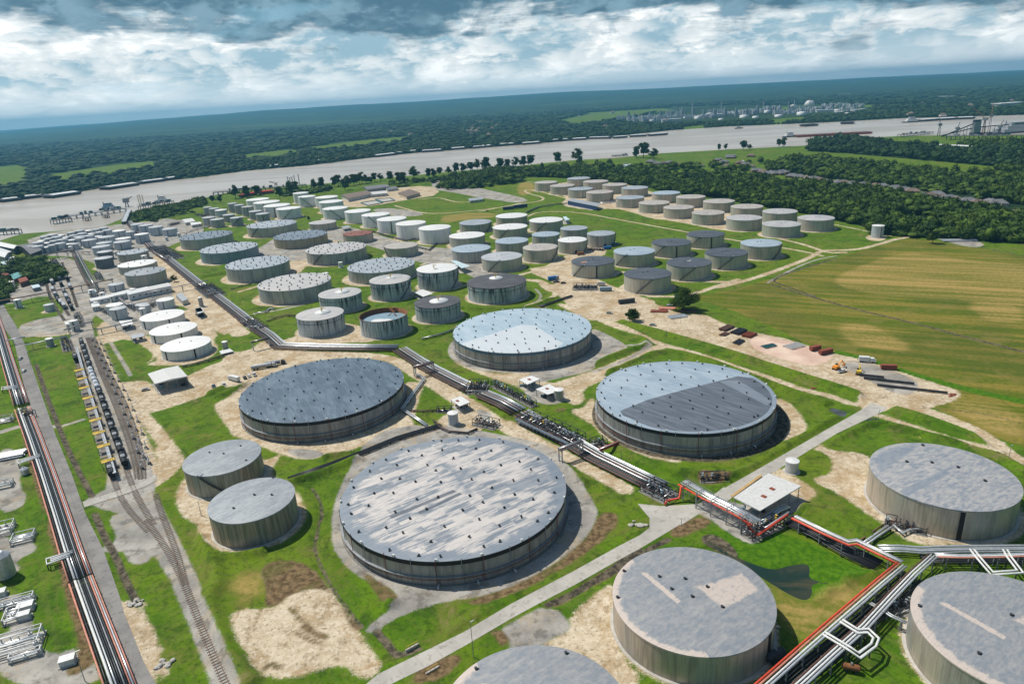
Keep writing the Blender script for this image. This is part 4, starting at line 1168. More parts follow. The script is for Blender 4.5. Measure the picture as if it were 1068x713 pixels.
def tank(nm, shell, roof, label, group, nvent=0, vsize=1.0, stair=None, rise=.6, rimband=False, seg=64, extras=None, strip=None, seed=0, cat='storage tank', girder=False):
 cx, cy, Rr, h = TANKS[nm] if isinstance(nm, str) else nm
 h = max(h, 3)
 root = empty('storage_tank', (cx, cy, 0),0, label, cat, group)
 # shell
 sh = MB().lathe([(Rr, 0),(Rr, h * .5),(Rr, h)], seg)
 sh.build('shell', shell, root)
 # foundation ring
 MB().lathe([(Rr + 1.0,-.15),(Rr + .9,.16),(Rr + .002,.18)], seg, smooth=False).build('foundation_ring', M['dkconcrete'] if rimband else M['concrete'], root)
 # roof
 rf = MB()
 ov = .18 if not rimband else .25
 ov2 = .42 if not rimband else .12
 rf.lathe([(Rr + .003, h - ov2),(Rr + ov, h - ov2),(Rr + ov, h + .06),(Rr - .1, h + .1),(Rr * .66, h + .1 + rise * .34),(Rr * .33, h + .1 + rise * .67),(.01, h + .1 + rise)], seg)
 rf.sm = [i >= seg * 3 for i in range(len(rf.sm))]
 rf_o = rf.build('roof', roof, root)
 if rimband:
  # dark gap and wind girder under the roof edge
  MB().lathe([(Rr + .006, h - 1.9),(Rr + .08, h - 1.9),(Rr + .08, h - .13),(Rr + .006, h - .13)], seg, smooth=False).build('seal_band', M['black'] if rimband == 1 else M['navy_band'], root)
  MB().lathe([(Rr + .006, h * .36),(Rr + .9, h * .36),(Rr + .9, h * .36 + .12),(Rr + .006, h * .36 + .12)], seg, smooth=False).build('wind_girder', M['grey'], root)
  ro_ = random.Random(seed + 3)
  for k in range(16):
   t = -PI * .98 + PI * .96 * k / 15 + ro_.uniform(-.03,.03)
   mb = MB(); rr2 = Rr + .35
   mb.cyl((rr2 * math.cos(t), rr2 * math.sin(t),.1),(rr2 * math.cos(t), rr2 * math.sin(t), h + .9),.13, seg=6)
   mb.build('riser_pipe', M['redrust'] if k % 2 else M['grey'], root)
  ring = [((Rr + .55) * math.cos(2 * PI * i / 64),(Rr + .55) * math.sin(2 * PI * i / 64),2.4) for i in range(64)]
  MB().tube(ring, .12,5, closed=True).build('foam_ring_main', M['redrust'] if rimband == 1 else M['grey'], root)
  # rim fittings in white
  for k in range(18):
   t = 2 * PI * k / 18 + .1
   MB().box((Rr * math.cos(t), Rr * math.sin(t), h + .1),(.5,.9,.9), t, z0=h + .08).build('rim_box', M['white'], rf_o)
 if nvent:
  vm = cached(('vent', vsize), lambda: vent_mesh(vsize))
  for (vx, vy) in spots_on(Rr, nvent, seed):
   rr2 = math.hypot(vx, vy)
   link_mesh('roof_vent', vm, rf_o, (vx, vy, h + .08 + rise * (1 - rr2 / Rr)),(0,0, rnd.uniform(0,6)))
 if stair is not None:
  a0, dr = stair
  st_o = link_mesh('staircase', stairs_mesh(Rr, h, R(a0), dr), root)
  # platform on the rim at the stair head
  t = R(a0) + dr * h * 1.12 / Rr
  MB().box(((Rr - .6) * math.cos(t),(Rr - .6) * math.sin(t), h + .3),(2.2,1.8,.12), t).build('stair_platform', M['grey'], st_o)
 if strip is not None:
  for t in (strip if isinstance(strip, (list, tuple)) else [strip]):
   t = R(t)
   MB().box(((Rr + .12) * math.cos(t),(Rr + .12) * math.sin(t),0),(.3, max(.5, Rr * .06), h * .92), t, z0=.3).build('ladder', M['black'], root)
 if extras: extras(root, Rr, h)
 return root


M['navy_band'] = mat('blue_band', (.10,.17,.23),.5)


def nozzle_extras(k=3):
 def fn(root, Rr, h):
  for i in range(k):
   t = R(-60 - i * 17); c, s_ = math.cos(t), math.sin(t)
   MB().tube([((Rr - .1) * c, (Rr - .1) * s_, 1.0),((Rr + 2.0) * c, (Rr + 2.0) * s_, 1.0),((Rr + 2.4) * c, (Rr + 2.4) * s_, .1)],.3,8).build('nozzle', M['light_grey'], root)
 return fn


GB = 'giant floating roof tanks'
tank('A', SM['big'], RM['A'], 'largest tank, patchy beige and slate roof dotted with vents, beside the diagonal road', GB, 66,.8, rise=.5, rimband=1, seg=128, seed=1, extras=nozzle_extras())
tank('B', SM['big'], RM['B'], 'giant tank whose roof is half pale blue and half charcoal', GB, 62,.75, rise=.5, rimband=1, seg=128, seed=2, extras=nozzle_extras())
tank('C', SM['big'], RM['C'], 'giant tank with pale blue roof and a whiter square quarter, behind the main pipe rack', GB, 62,.8, rise=.5, rimband=2, seg=128, seed=3, extras=nozzle_extras())
tank('G', SM['big'], RM['G'], 'giant tank with dark slate blue roof, right of the parked trucks', GB, 58,.75, rise=.5, rimband=1, seg=128, seed=4, extras=nozzle_extras())
GM = 'plain roofed foreground tanks'


def roof_bits(lst, sz=1.2, col='dark'):
 def fn(root, Rr, h):
  for (fx_, fy_) in lst:
   mb = MB(); x_, y_ = fx_ * Rr, fy_ * Rr
   z = h + .1 + .8 * (1 - math.hypot(fx_, fy_))
   sz_ = sz * .75; mb.cyl((x_, y_, z - .1),(x_, y_, z + .6 * sz_),.45 * sz_, seg=10); mb.box((x_ + .7 * sz_, y_, z),(.9 * sz_, .5 * sz_, .4 * sz_), z0=z - .05)
   mb.cyl((x_, y_, z + .6 * sz_),(x_, y_, z + .75 * sz_),.6 * sz_, seg=10)
   mb.build('roof_hatch', M[col],[o for o in root.children if o.name.startswith('roof')][0])
 return fn


tank('D', SM['silver'], RM['D'], 'wide insulated tank with bright mottled roof east of the white roofed shed', GM, rise=.8, seg=96, strip=[-107], extras=roof_bits([(-.35,.38),(0,.3),(.3,0.12),(.45,-.28),(.2,.88)],1.1), seed=5)
tank('F', SM['silver'], RM['F'], 'insulated tank with a beige rectangle on its mottled roof, beside the pond', GM, rise=.8, seg=96, strip=[-42], extras=roof_bits([(-.78,.55),(-.34,.38),(-.02,.3),(-.24,.12),(.22,.12),(.3,-.25),(-.02,-.05),(.85,-.62),(-.95,.05)],1.0), seed=6)
tank('E', SM['silver'], RM['F'], 'insulated tank cut by the right edge of the photo below the pipe rack', GM, rise=.8, seg=96, extras=roof_bits([(-.8,.45),(-.6,-.3),(.1,-.3),(.1,.2)],1.0), seed=7)
tank('P', SM['silver'], RM['F'], 'insulated tank cut by the bottom edge, only its mottled blue grey roof showing', GM, rise=.8, seg=96, extras=roof_bits([(-.62,.7),(.4,.85),(0,.2)],1.0), seed=8)
tank('H', SM['greenish'], RM['H'], 'worn grey tank with brown stained wall, rear one of the pair beside the giant tanks', GM, rise=.7, stair=(-60,-1), extras=roof_bits([(-.45,0.25),(.0,.1),(.3,.55),(.75,-.3)],.8), seed=9)
tank('I', SM['greenish'], RM['H'], 'green streaked tank with grey roof, the front one of the pair above the sand pit', GM, rise=.7, extras=roof_bits([(-.3,-.4),(0.02,.12),(.45,.1),(.2,.97)],.9), seed=10)

GT = 'wide flat tanks in the west rows'
tank('T1', SM['cream'], RM['TB'], 'wide tank with cream wall and blue grey roof, farthest beside the pipe alley', GT, 40,1.05, seed=11)
tank('T2', SM['blue'], RM['TG'], 'wide tank with blue grey wall beside the pipe alley', GT, 40,1.05, seed=12)
tank('T3', SM['grey'], RM['TG'], 'wide pale roofed tank between the blue walled tank and the tinted one', GT, 44,1.05, seed=13)
tank('T4', SM['grey'], RM['T'], 'wide tank with lilac tinted roof and patched green wall, nearest the pipe alley junction', GT, 46,1.05, seed=14)
tank('T5', SM['cream'], RM['TG'], 'wide blue roofed tank in front of the white tanks near the river', GT, 30,1.05, stair=(-130,1), seed=15)
tank('T6', SM['olive'], RM['TB'], 'wide tank with slate roof and olive brown wall', GT, 34,1.05, seed=16)
tank('T7', SM['grey'], RM['T'], 'wide tank with nearly white roof behind the rusty roofed tank row', GT, 44,1.05, stair=(-128,1), seed=17)
tank('T8', SM['grey'], RM['TG'], 'wide grey tank behind the two streaked tanks, pale roof full of vents', GT, 46,1.05, seed=18)


def white_disc(fx_, fy_, rr_, ladder=True):
 def fn(root, Rr, h):
  z = h + .1 + .6 * (1 - math.hypot(fx_, fy_))
  MB().lathe([(rr_ * Rr, z - .3),(rr_ * Rr, z + .12),(.01, z + .3)],40,(fx_ * Rr, fy_ * Rr)).build('inner_cap', M['white'], root)
  if ladder:
   mb = MB(); x0, y0 = fx_ * Rr, fy_ * Rr
   mb.bar((x0 - .5, y0, z + .3),(x0 - .5, y0, z + 3.2),.5); mb.bar((x0 - 1.6, y0, z + 3.2),(x0 + 1.6, y0, z + 3.2),.7,.4)
   mb.bar((x0 - 1.6, y0, z + 1.6),(x0 + .4, y0, z + 1.6),.3)
   mb.build('gauge_platform', M['yellow'], root)
 return fn


GS = 'black streaked tanks in the middle'
def bands(f=white_disc(0.1,0.1,.34)):
 def fn(root, Rr, h):
  for zz in (.74,):
   MB().lathe([(Rr + .003, h * zz),(Rr + .22, h * zz),(Rr + .22, h * zz + .2),(Rr + .003, h * zz + .2)],64, smooth=False).build('stiffener_ring', M['dark'], root)
  if f: f(root, Rr, h)
 return fn


tank('T9', SM['stained'], RM['T'], 'narrow streaked tank with white sunken cap, in front of the widest tinted tank', GS, extras=bands(), seed=21, rise=.4)
tank('T10', SM['stained'], RM['T'], 'nearest streaked tank beside the pipe rack bend, pale cap on its roof', GS, extras=bands(), seed=22, rise=.4)
tank('T12', SM['stained'], RM['T'], 'streaked tank with cream roof, yellow ladder and diagonal stair, left of the blue canopy', GS, extras=bands(white_disc(.05,.1,.25)), stair=(-58,1), seed=23, rise=.8)
tank('T13', SM['stained'], RM['W'], 'tall streaked tank with white roof and long diagonal stair', GS, extras=bands(white_disc(-.1,-.25,.18)), stair=(-48,1), seed=24, rise=.8)
tank('T14', SM['stained'], RM['K'], 'streaked tank with sooty dark roof and an oval white cap', GS, 0, extras=bands(white_disc(.08,0,.42)), seed=25, rise=.4)
tank('T15', SM['stained'], RM['K'], 'wide sooty roofed tank with small white cap, behind the giant pale blue roof', GS, 0, extras=bands(white_disc(-.02,.35,.24)), seed=26, rise=.6)
# open topped tank being dismantled
cx, cy, Rr, h = TANKS['T11']
op = empty('storage_tank', (cx, cy, 0),0, 'open topped tank with rusty inner wall and sunken white deck', 'storage tank', GS)
mb = MB().lathe([(Rr, 0),(Rr, h),(Rr - .15, h),(Rr - .15, h * .45)],64); mb.sm = [False] * len(mb.sm)
MB().lathe([(Rr, 0),(Rr, h)],64).build('shell', SM['stained'], op)
MB().lathe([(Rr - .004, h + .05),(Rr - .2, h + .05),(Rr - .2,0.2)],64).build('inner_wall', M['rust'], op)
MB().lathe([(Rr, h - .15),(Rr + .3, h - .15),(Rr + .3, h + .12),(Rr - .004, h + .12)],64, smooth=False).build('rim', M['rust'], op)
MB().lathe([(Rr - .3, h * .72),(Rr * .5, h * .72 + .3),(.01, h * .72 + .5)],64).build('floating_deck', M['bluegrey'], op)
MB().lathe([(Rr * .45, h * .72 + .33),(.01, h * .72 + .7)],32,(-1,-5)).build('deck_cap', M['white'], op)
mb = MB(); mb.bar((4,10, h + 1),(9,4, h * .74),.5); mb.bar((9,10, h + 1),(2,6, h * .74),.4); mb.box((6, Rr - 1.2, h),(4,2,.4)); mb.build('broken_gangway', M['rust'], op)
MB().lathe([(Rr + 1.0,-.15),(Rr + .9,.16),(Rr + .002,.18)],64, smooth=False).build('foundation_ring', M['concrete'], op)

tank('T16', SM['cream'], RM['U'], 'lone cream tank with worn white roof in the curve of the lane', GS, stair=(-125,-1), seed=27)
tank('T17', SM['dust'], RM['R'], 'tank with rusty red roof at the foot of the white tank row', GS, 12,.8, seed=28)
tank('T18', SM['dust'], RM['T'], 'grey tank with cream roof left of the rusty red roofed one', GS, seed=29)

GW = 'white tanks near the river'
WL = {'W1': 'whitest tank of all, at the near end of the white tank row', 'W2': 'second white tank from the near end of the row beside the grey car park', 'W3': 'third white tank from the near end of the row, plain wall',
  'W4': 'fourth white tank from the near end, its left wall crossed by a stair', 'W5': 'fifth white tank from the near end of the row, behind the rusty roofed tank', 'W6': 'white tank with a diagonal stair behind the lone cream roofed grey tank',
  'W7': 'second white tank from the front in the short file by the settling basins', 'W8': 'rearmost white tank in the short file by the settling basins', 'W9': 'slim white tank with a stair, left of the short file',
  'W10': 'slim white tank at the back by the river trees', 'W12': 'white tank with diagonal stair, nearest of the four overlapping ones', 'W13': 'second nearest of the four overlapping white tanks',
  'W14': 'third of the four overlapping white tanks, counted from the nearest', 'W15': 'farthest of the four overlapping white tanks, behind the grey cluster'}
for i, (k_, l_) in enumerate(WL.items()):
 tank(k_, SM['white'], RM['W'], l_, GW, rise=1.2 if k_ == 'W1' else .7, stair={'W4': (-60,-1), 'W6': (-50,-1), 'W9': (-45,-1), 'W12': (-105,1), 'W3': None}.get(k_), strip=[-85] if k_ in ('W3', 'W13', 'W14') else None, seed=40 + i)
GSm = 'small grey tanks by the levee'
ORD = ['first', 'second', 'third', 'fourth', 'fifth', 'sixth', 'seventh', 'eighth', 'ninth', 'tenth', 'eleventh', 'twelfth']
for i, k_ in enumerate(['S1', 'S2', 'S3', 'S4', 'S5']):
 tank(k_, SM['grey'], RM['S' if i != 2 else 'T'], 'small grey tank, %s from the front in the file left of the overlapping whites' % ORD[i], GSm, seed=60 + i, strip=[-70] if i < 3 else None)
for i, (k_, l_) in enumerate({'S6': 'narrow grey tank at the far left of the levee cluster', 'S7': 'narrow grey tank second from the left at the back of the levee cluster', 'S8': 'small tank with a white domed roof in the levee cluster',
        'S9': 'small pale tank at the front left corner of the levee cluster', 'S10': 'small pale tank at the front middle of the levee cluster', 'S11': 'small tank behind the black stair tank in the levee cluster',
        'S12': 'small grey tank with black curved stair at the front right of the levee cluster'}.items()):
 tank(k_, SM['grey'] if k_ != 'S8' else SM['small'], RM['S'] if k_ != 'S8' else RM['W'], l_, GSm, rise=1.4 if k_ == 'S8' else .5, strip=[-62] if k_ == 'S12' else None, stair=(-120,1) if k_ == 'S12' else None, seed=70 + i)
GP = 'small tanks of the chemical terminal'
PL = {'P1': ('small', 'W', 'silver tank with black ladder where the pipe alley starts'), 'P2': ('small', 'S', 'rightmost tank of the back file, black ladder facing front'), 'P3': ('small', 'S', 'second tank from the right in the back file, ladder on its right'),
  'P4': ('small', 'S', 'third tank from the right in the back file of the chemical terminal'), 'P5': ('small', 'S', 'fourth tank from the right in the back file of the chemical terminal'), 'P6': ('small', 'S', 'silver tank with ladder in the second file, above the slate roofed low tank'),
  'P7': ('small', 'W', 'white roofed tank half hidden behind the silver laddered one'), 'P8': ('small', 'S', 'silver tank with two black ladders left of the second file'), 'P9': ('small', 'S', 'tank with two ladder strips behind the double laddered one'),
  'P10': ('small', 'W', 'white topped tank in the middle of the third file'), 'P11': ('small', 'S', 'slim tank with ladder beside the laddered tank at the alley start'), 'P12': ('dark', 'S', 'dark walled tank behind the darkest one by the rail yard'),
  'P13': ('dark', 'S', 'darkest grey tank on the grass right of the rail yard'), 'P14': ('dust', 'TG', 'low slate roofed tank with a mast, third from the front by the pipe alley'), 'P15': ('dust', 'W', 'low tank with white roof and black hatch by the pipe alley'),
  'P16': ('dust', 'H', 'low grey tank with ribbed wall, front one beside the pipe alley bush'), 'P17': ('small', 'S', 'small silver tank with ladder left of the long white shed'),
  'Q1': ('small', 'S', 'silver tank with black ladder left of the double laddered ones'), 'Q2': ('small', 'S', 'silver tank with black ladder at the cluster middle, wider than its left neighbour'), 'Q3': ('small', 'S', 'silver tank behind the dark pipe bridge, ladder on its right side'),
  'Q4': ('small', 'S', 'silver tank with ladder just behind the pipe bridge bend')}
for i, (k_, (a_1, a_2, l_)) in enumerate(PL.items()):
 lowt = k_ in ('P14', 'P15', 'P16')
 tank(k_, SM[a_1], RM[a_2], l_, GP, nvent=5 if lowt else 0, rise=1.0, strip=None if (lowt or a_1 == 'dark') else ([-75,-50] if k_ in ('P8', 'P9') else [{'P3': -45, 'P2': -85, 'P1': -80, 'P11': -60}.get(k_, -70)]), seed=80 + i)
# the crowded rows
rows = [[(275,515),(325,508),(375,500),(440,490),(495,482),(545,472),(600,470),(640,465)],
  [(255,535),(300,528),(350,522),(400,515),(455,508),(510,500),(560,492),(615,488),(665,480)],
  [(235,556),(285,548),(335,542),(385,538),(440,530),(495,525),(550,515),(605,508)],
  [(195,575),(235,580),(280,574),(325,568),(372,562),(420,555)]]
RN = ['back row', 'second row', 'third row', 'front row']
proto = {}
for ri, row in enumerate(rows):
 for ci, (a_1, b_1) in enumerate(row):
  key = (ri + ci * 2) % 3
  x_, y_, _z = G3('t', [(a_1, b_1)],9.0)[0]
  lab = 'small silver tank, %s from left in the %s of the riverside cluster' % (ORD[ci], RN[ri])
  if key not in proto:
   proto[key] = tank((x_, y_, [5.6,5.0,6.2][key],[9.5,8.0,10.5][key]), SM['small'], RM['S' if key != 1 else 'W'], lab, GP, seg=32, rise=.8, strip=[-60 - 15 * key])
  else:
   c_ = copy_tree(proto[key]); c_.location = (x_, y_, 0); c_['label'] = lab
GMm = 'silver tanks of the middle block'
ML = {'M1': ('grey', 'TG', 'grey roofed silver tank with stair, right behind the whitest tank', (-48,1)), 'M2': ('dust', 'W', 'silver tank with white roof at the back of the middle block, beside dark trailers', None), 'M3': ('cream', 'W', 'silver tank with white roof and left stair, in front of the rearmost', (-130,1)),
  'M4': ('cream', 'W', 'cream walled tank with white roof and dark centre hatch, by the whitest tank', None), 'M5': ('grey', 'NB', 'bluish roofed tank at the centre of the middle block', None), 'M6': ('grey', 'NB', 'large bluish roofed tank beside the pale blue canopy', None),
  'M7': ('cream', 'S', 'nearest silver tank of the middle block, behind the wide sooty roofed tank', (-133,1)), 'M8': ('cream', 'W', 'widest cream tank at the top right of the middle block, small canopy behind it', (-130,1)), 'M9': ('grey', 'NB', 'bluish roofed tank between the widest cream tank and the nearest pair', None),
  'M10': ('cream', 'U', 'tank with dark vertical stain and stair on its right side', (-58,1)), 'M11': ('grey', 'TG', 'grey roofed tank behind the curved stair tank', None), 'M12': ('cream', 'W', 'cream tank with curved stair on its right and an opened door', (-52,1)), 'M13': ('grey', 'TG', 'rightmost tank of the middle block, dark doorway and work gear around it', (-50,1))}
for i, (k_, (a_1, a_2, l_, st_)) in enumerate(ML.items()):
 def ex(root, Rr, h, k_=k_):
  roof_bits([(.0,.1),(-.25,-.02)],.9)(root, Rr, h)
  if k_ in ('M12', 'M13'):
   t = R(-82); MB().box(((Rr + .05) * math.cos(t),(Rr + .05) * math.sin(t),0),(.4,2.6,3.2), t, z0=.2).build('doorway', M['black'], root)
 tank(k_, SM[a_1], RM[a_2], l_, GMm, rise=.9, stair=st_, extras=ex, seed=110 + i)
GN = 'tanks with charcoal roofs by the east lane'
NL = {'N1': ('cream', 'N', 'charcoal roofed tank with an orange patch, left one of its row', (-160,1)), 'N2': ('cream', 'NB', 'light blue roofed tank between two charcoal ones', (-160,1)), 'N3': ('cream', 'N', 'charcoal roofed tank in the back row, left of the last one', (-160,1)),
  'N4': ('cream', 'N', 'charcoal roofed tank at the far end of the back row', (-160,1)), 'N5': ('cream', 'N', 'charcoal roofed tank with mottled roof, right end of the front row', (-128,1)), 'N6': ('cream', 'N', 'charcoal roofed tank with a pale scuff at its centre, middle of the front row', (-128,1)),
  'N7': ('cream', 'N', 'charcoal roofed tank behind the round tree', (-130,1)), 'N8': ('dust', 'NB', 'pale blue roofed tank alone by the lane fork', (-75,1))}
for i, (k_, (a_1, a_2, l_, st_)) in enumerate(NL.items()):
 def ex(root, Rr, h, k_=k_):
  roof_bits([(.0,.1),(-.2,.0)],1.0)(root, Rr, h)
  if k_ == 'N1':
   MB().box((-9,-6, h + .55),(5.5,3.2,.1),.3).build('roof_patch', M['rustpatch'], root)
  if k_ == 'N6':
   MB().box((0.5,1.5, h + .98),(3.5,2.2,.1),.5).build('roof_patch', M['offwhite'], root)
 if 'rustpatch' not in M: M['rustpatch'] = mat('faded_orange', (.50,.24,.14),.8)
 tank(k_, SM[a_1], RM[a_2], l_, GN, rise=.8, stair=st_, strip=[-88] if k_ in ('N3', 'N4', 'N1') else None, extras=ex, seed=130 + i)
GU = 'tanks of the north east block'
ULr = ['first', 'second', 'third', 'fourth', 'fifth', 'sixth', 'seventh', 'eighth', 'ninth']
front_row = ['U1', 'U2', 'U4', 'U6', 'U9', 'U11', 'U13', 'U15', 'U17', 'U19']
back_row = ['U3', 'U5', 'U7', 'U8', 'U10', 'U12', 'U14', 'U16', 'U18', 'U20']
desc = {'U1': 'leftmost silver tank of the north east block, stair on its right', 'U2': 'second tank of the north east front file, left of the long dark canopy', 'U4': 'tank directly behind the left end of the long dark canopy', 'U6': 'tank with long diagonal stair behind the right end of the long dark canopy',
  'U9': 'silver tank just right of the long dark canopy', 'U11': 'tan roofed tank two places right of the long dark canopy', 'U13': 'tan roofed tank with greenish ribs in the middle of the front file', 'U15': 'wide stained tank in the front file, fourth from its east end... ', 'U17': 'smooth cream tank with pale roof, second from the near end of the front file', 'U19': 'smooth cream tank at the near end of the front file',
  'U3': 'rearmost tank of the north east block, grey roof against the trees', 'U5': 'second tank of the back file from the river side, tan roof', 'U7': 'third tank of the back file from the river side, pinkish wall', 'U8': 'bluish roofed tank with shaded right side, fourth in the back file from the river side', 'U10': 'pale blue roofed tank in the middle of the back file',
  'U12': 'large tan roofed tank in the back file beside the woods', 'U14': 'tan roofed tank in the back file with a dark vertical stain', 'U16': 'ribbed tank with cream roof, third from the near end of the back file', 'U18': 'pale roofed tank second from the near end of the back file', 'U20': 'smooth tank at the east corner of the block beside open grass'}
desc['U15'] = 'wide stained tank with grey scuffed roof, third from near end of front file'
for i, k_ in enumerate(front_row + back_row):
 rm = 'TG' if k_ in ('U3', 'U8', 'U9', 'U4') else ('NB' if k_ in ('U10',) else ('T' if k_ in ('U17', 'U18', 'U19', 'U20') else 'U'))
 tank(k_, SM['dust'] if k_ not in ('U17', 'U19', 'U20') else SM['cream'], RM[rm], desc[k_], GU, rise=.7, stair=(-55,1) if k_ in ('U1', 'U2', 'U4', 'U6') else None, extras=roof_bits([(0,.05),(.25,.15)],.8), seed=150 + i)
tank('V1', SM['small'], RM['W'], 'lone slim white water tank on the grass by the woods', None, rise=.5, strip=[-85], cat='water tank', seed=180)
GX_ = 'tanks of the small west farm'
XL = {'X1': ('white', 'W', 'low white tank with two black ladders, rear one of the three in a file'), 'X2': ('white', 'W', 'low white tank with two black ladders, middle one of the three in a file'), 'X3': ('white', 'W', 'low white tank with two black ladders, front one of the three in a file'),
  'X4': ('white', 'W', 'white tank with black ladder right behind the low white file'), 'X5': ('small', 'S', 'front silver tank of the overlapping pair near the rail line'), 'X6': ('small', 'W', 'rear tank of the overlapping pair near the rail line'),
  'X7': ('small', 'S', 'slim silver tank with black ladder between the sheds'), 'X8': ('small', 'S', 'slim silver tank just behind the laddered slim one'), 'X9': ('small', 'S', 'short lone silver tank on the grass at the far left')}
for i, (k_, (a_1, a_2, l_)) in enumerate(XL.items()):
 tank(k_, SM[a_1], RM[a_2], l_, GX_, rise=.5, strip=[-118,-48] if k_ in ('X1', 'X2', 'X3') else (None if k_ == 'X9' else [-80]), extras=roof_bits([(-.3,.1),(.15,.2)],.7) if k_ in ('X1', 'X2', 'X3') else None, seed=190 + i)
# small process tanks beside the pump stations
def small_tank(win, p, r_, h_, label, matk='small', tilt=0):
 x_, y_, _ = G3(win, [p],0)[0]
 return tank((x_, y_, r_, h_), SM[matk], RM['W'], label, 'small process tanks', seg=32, rise=.4)
small_tank('n', (98,285),2.6,5.2, 'short round white tank on the dirt beside the white roofed shed')
small_tank('i', (553,428),2.6,6.5, 'small upright white tank behind the largest tank')
small_tank('m', (572,466),2.6,6, 'small grey tank behind the right white pump canopy', 'grey')
small_tank('A', (418,470),2.2,5.5, 'tiny white tank at the foot of the wide white roofed tank', 'white')
small_tank('b', (213,15),2.4,6, 'small upright tank by the pipe crossing near the rail head', 'grey')
small_tank('s', (358,530),1.8,8, 'slim vertical grey vessel at the pipe alley junction', 'grey')
small_tank('b', (943,30),1.8,6, 'slim upright vessel right of the three low white tanks', 'grey')

# ---------------------------------------------------------------- trees
def ico(sub=1):
 t = (1 + 5 ** .5) / 2
 v = [(-1, t, 0),(1, t, 0),(-1,-t, 0),(1,-t, 0),(0,-1, t),(0,1, t),(0,-1,-t),(0,1,-t),(t, 0,-1),(t, 0,1),(-t, 0,-1),(-t, 0,1)]
 v = [np.array(q) / np.linalg.norm(q) for q in v]
 f = [(0,11,5),(0,5,1),(0,1,7),(0,7,10),(0,10,11),(1,5,9),(5,11,4),(11,10,2),(10,7,6),(7,1,8),(3,9,4),(3,4,2),(3,2,6),(3,6,8),(3,8,9),(4,9,5),(2,4,11),(6,2,10),(8,6,7),(9,8,1)]
 for _ in range(sub):
  c = {}; nf = []
  def mid_(a, b):
   k_ = (min(a, b), max(a, b))
   if k_ not in c:
    q = v[a] + v[b]; v.append(q / np.linalg.norm(q)); c[k_] = len(v) - 1
   return c[k_]
  for a, b, d in f:
   x, y, z = mid_(a, b), mid_(b, d), mid_(d, a)
   nf += [(a, x, z),(b, y, x),(d, z, y),(x, y, z)]
  f = nf
 return np.array(v), np.array(f)


ICO0, ICO1 = ico(0), ico(1)


def crown_template(seed, lobes=6, leaves=120, leaf=.16, sub=1, flat_=1.0):
 """unit crown: radius about 1, base at z=0.25, top near 1.9; returns V, F(tri), tint"""
 r_ = np.random.default_rng(seed)
 V, Fc, Tn = [],[],[]
 off = 0
 bv, bf = (ICO1 if sub else ICO0)
 for i in range(lobes):
  a = r_.uniform(0,2 * PI); rr = r_.uniform(.15,.55) if i else 0
  c = np.array([rr * math.cos(a), rr * math.sin(a), r_.uniform(.65,1.25) if i else 1.1])
  s_ = r_.uniform(.38,.62) * (1.15 if i == 0 else 1)
  n_ = 1 + r_.uniform(-.24,.24, len(bv))
  vv = bv * n_[:, None] * s_ * np.array([1,1,.85 * flat_]) + c
  V.append(vv); Fc.append(bf + off); off += len(vv); Tn.append(np.full(len(vv), r_.uniform(0,1)))
 # loose leaf tufts round the lobes
 for i in range(leaves):
  a = r_.uniform(0,2 * PI); ph = math.acos(r_.uniform(-.6,1))
  rr = r_.uniform(.75,1.12)
  c = np.array([rr * math.sin(ph) * math.cos(a) * .95, rr * math.sin(ph) * math.sin(a) * .95,1.0 + .8 * rr * math.cos(ph) * flat_])
  q = r_.normal(0,1,(3,3)); q = q / np.linalg.norm(q, axis=1)[:, None] * leaf * r_.uniform(.6,1.4)
  V.append(q + c); Fc.append(np.array([[0,1,2]]) + off); off += 3; Tn.append(np.full(3, r_.uniform(0,1)))
 return np.concatenate(V), np.concatenate(Fc), np.concatenate(Tn)


def leaf_mat(name, c1, c2, c3):
 m_, g, b = new_mat(name)
 P = g.node('ShaderNodeNewGeometry').outputs['Position']
 t = g.attr('tint')
 c = g.mix(g.step(t, .1,.9), c1, c2)
 c = g.mix(g.math('MULTIPLY', g.step(g.noise(P, .9,4.0,.6),.52,.7),.45), c, c3)
 g.put(b.inputs['Base Color'], c); b.inputs['Roughness'].default_value = .8
 b.inputs['Specular IOR Level'].default_value = .15
 return m_


M['leaf'] = leaf_mat('foliage', (.012,.036,.006),(.075,.125,.016),(.12,.155,.026))
M['leaf_far'] = leaf_mat('foliage_dark', (.010,.028,.010),(.036,.072,.018),(.06,.09,.02))
M['bark'] = mat('bark', (.12,.09,.06),.9)
NEAR_T = [crown_template(s_, 7,150,.21) for s_ in range(6)]
FAR_T = [crown_template(50 + s_, 3,10,.22, sub=0) for s_ in range(6)]


def in_poly(P, X, Y):
 return sd_poly(P, X, Y) > 0


def scatter(P, spacing, seed):
 r_ = np.random.default_rng(seed); P = np.asarray(P)
 mn, mx = P.min(0), P.max(0)
 xs = np.arange(mn[0], mx[0], spacing); ys = np.arange(mn[1], mx[1], spacing)
 X, Y = np.meshgrid(xs, ys); X = X.ravel() + r_.uniform(-.5,.5, X.size) * spacing; Y = Y.ravel() + r_.uniform(-.5,.5, Y.size) * spacing
 k_ = in_poly(P, X, Y)
 return np.stack([X[k_], Y[k_]],1)


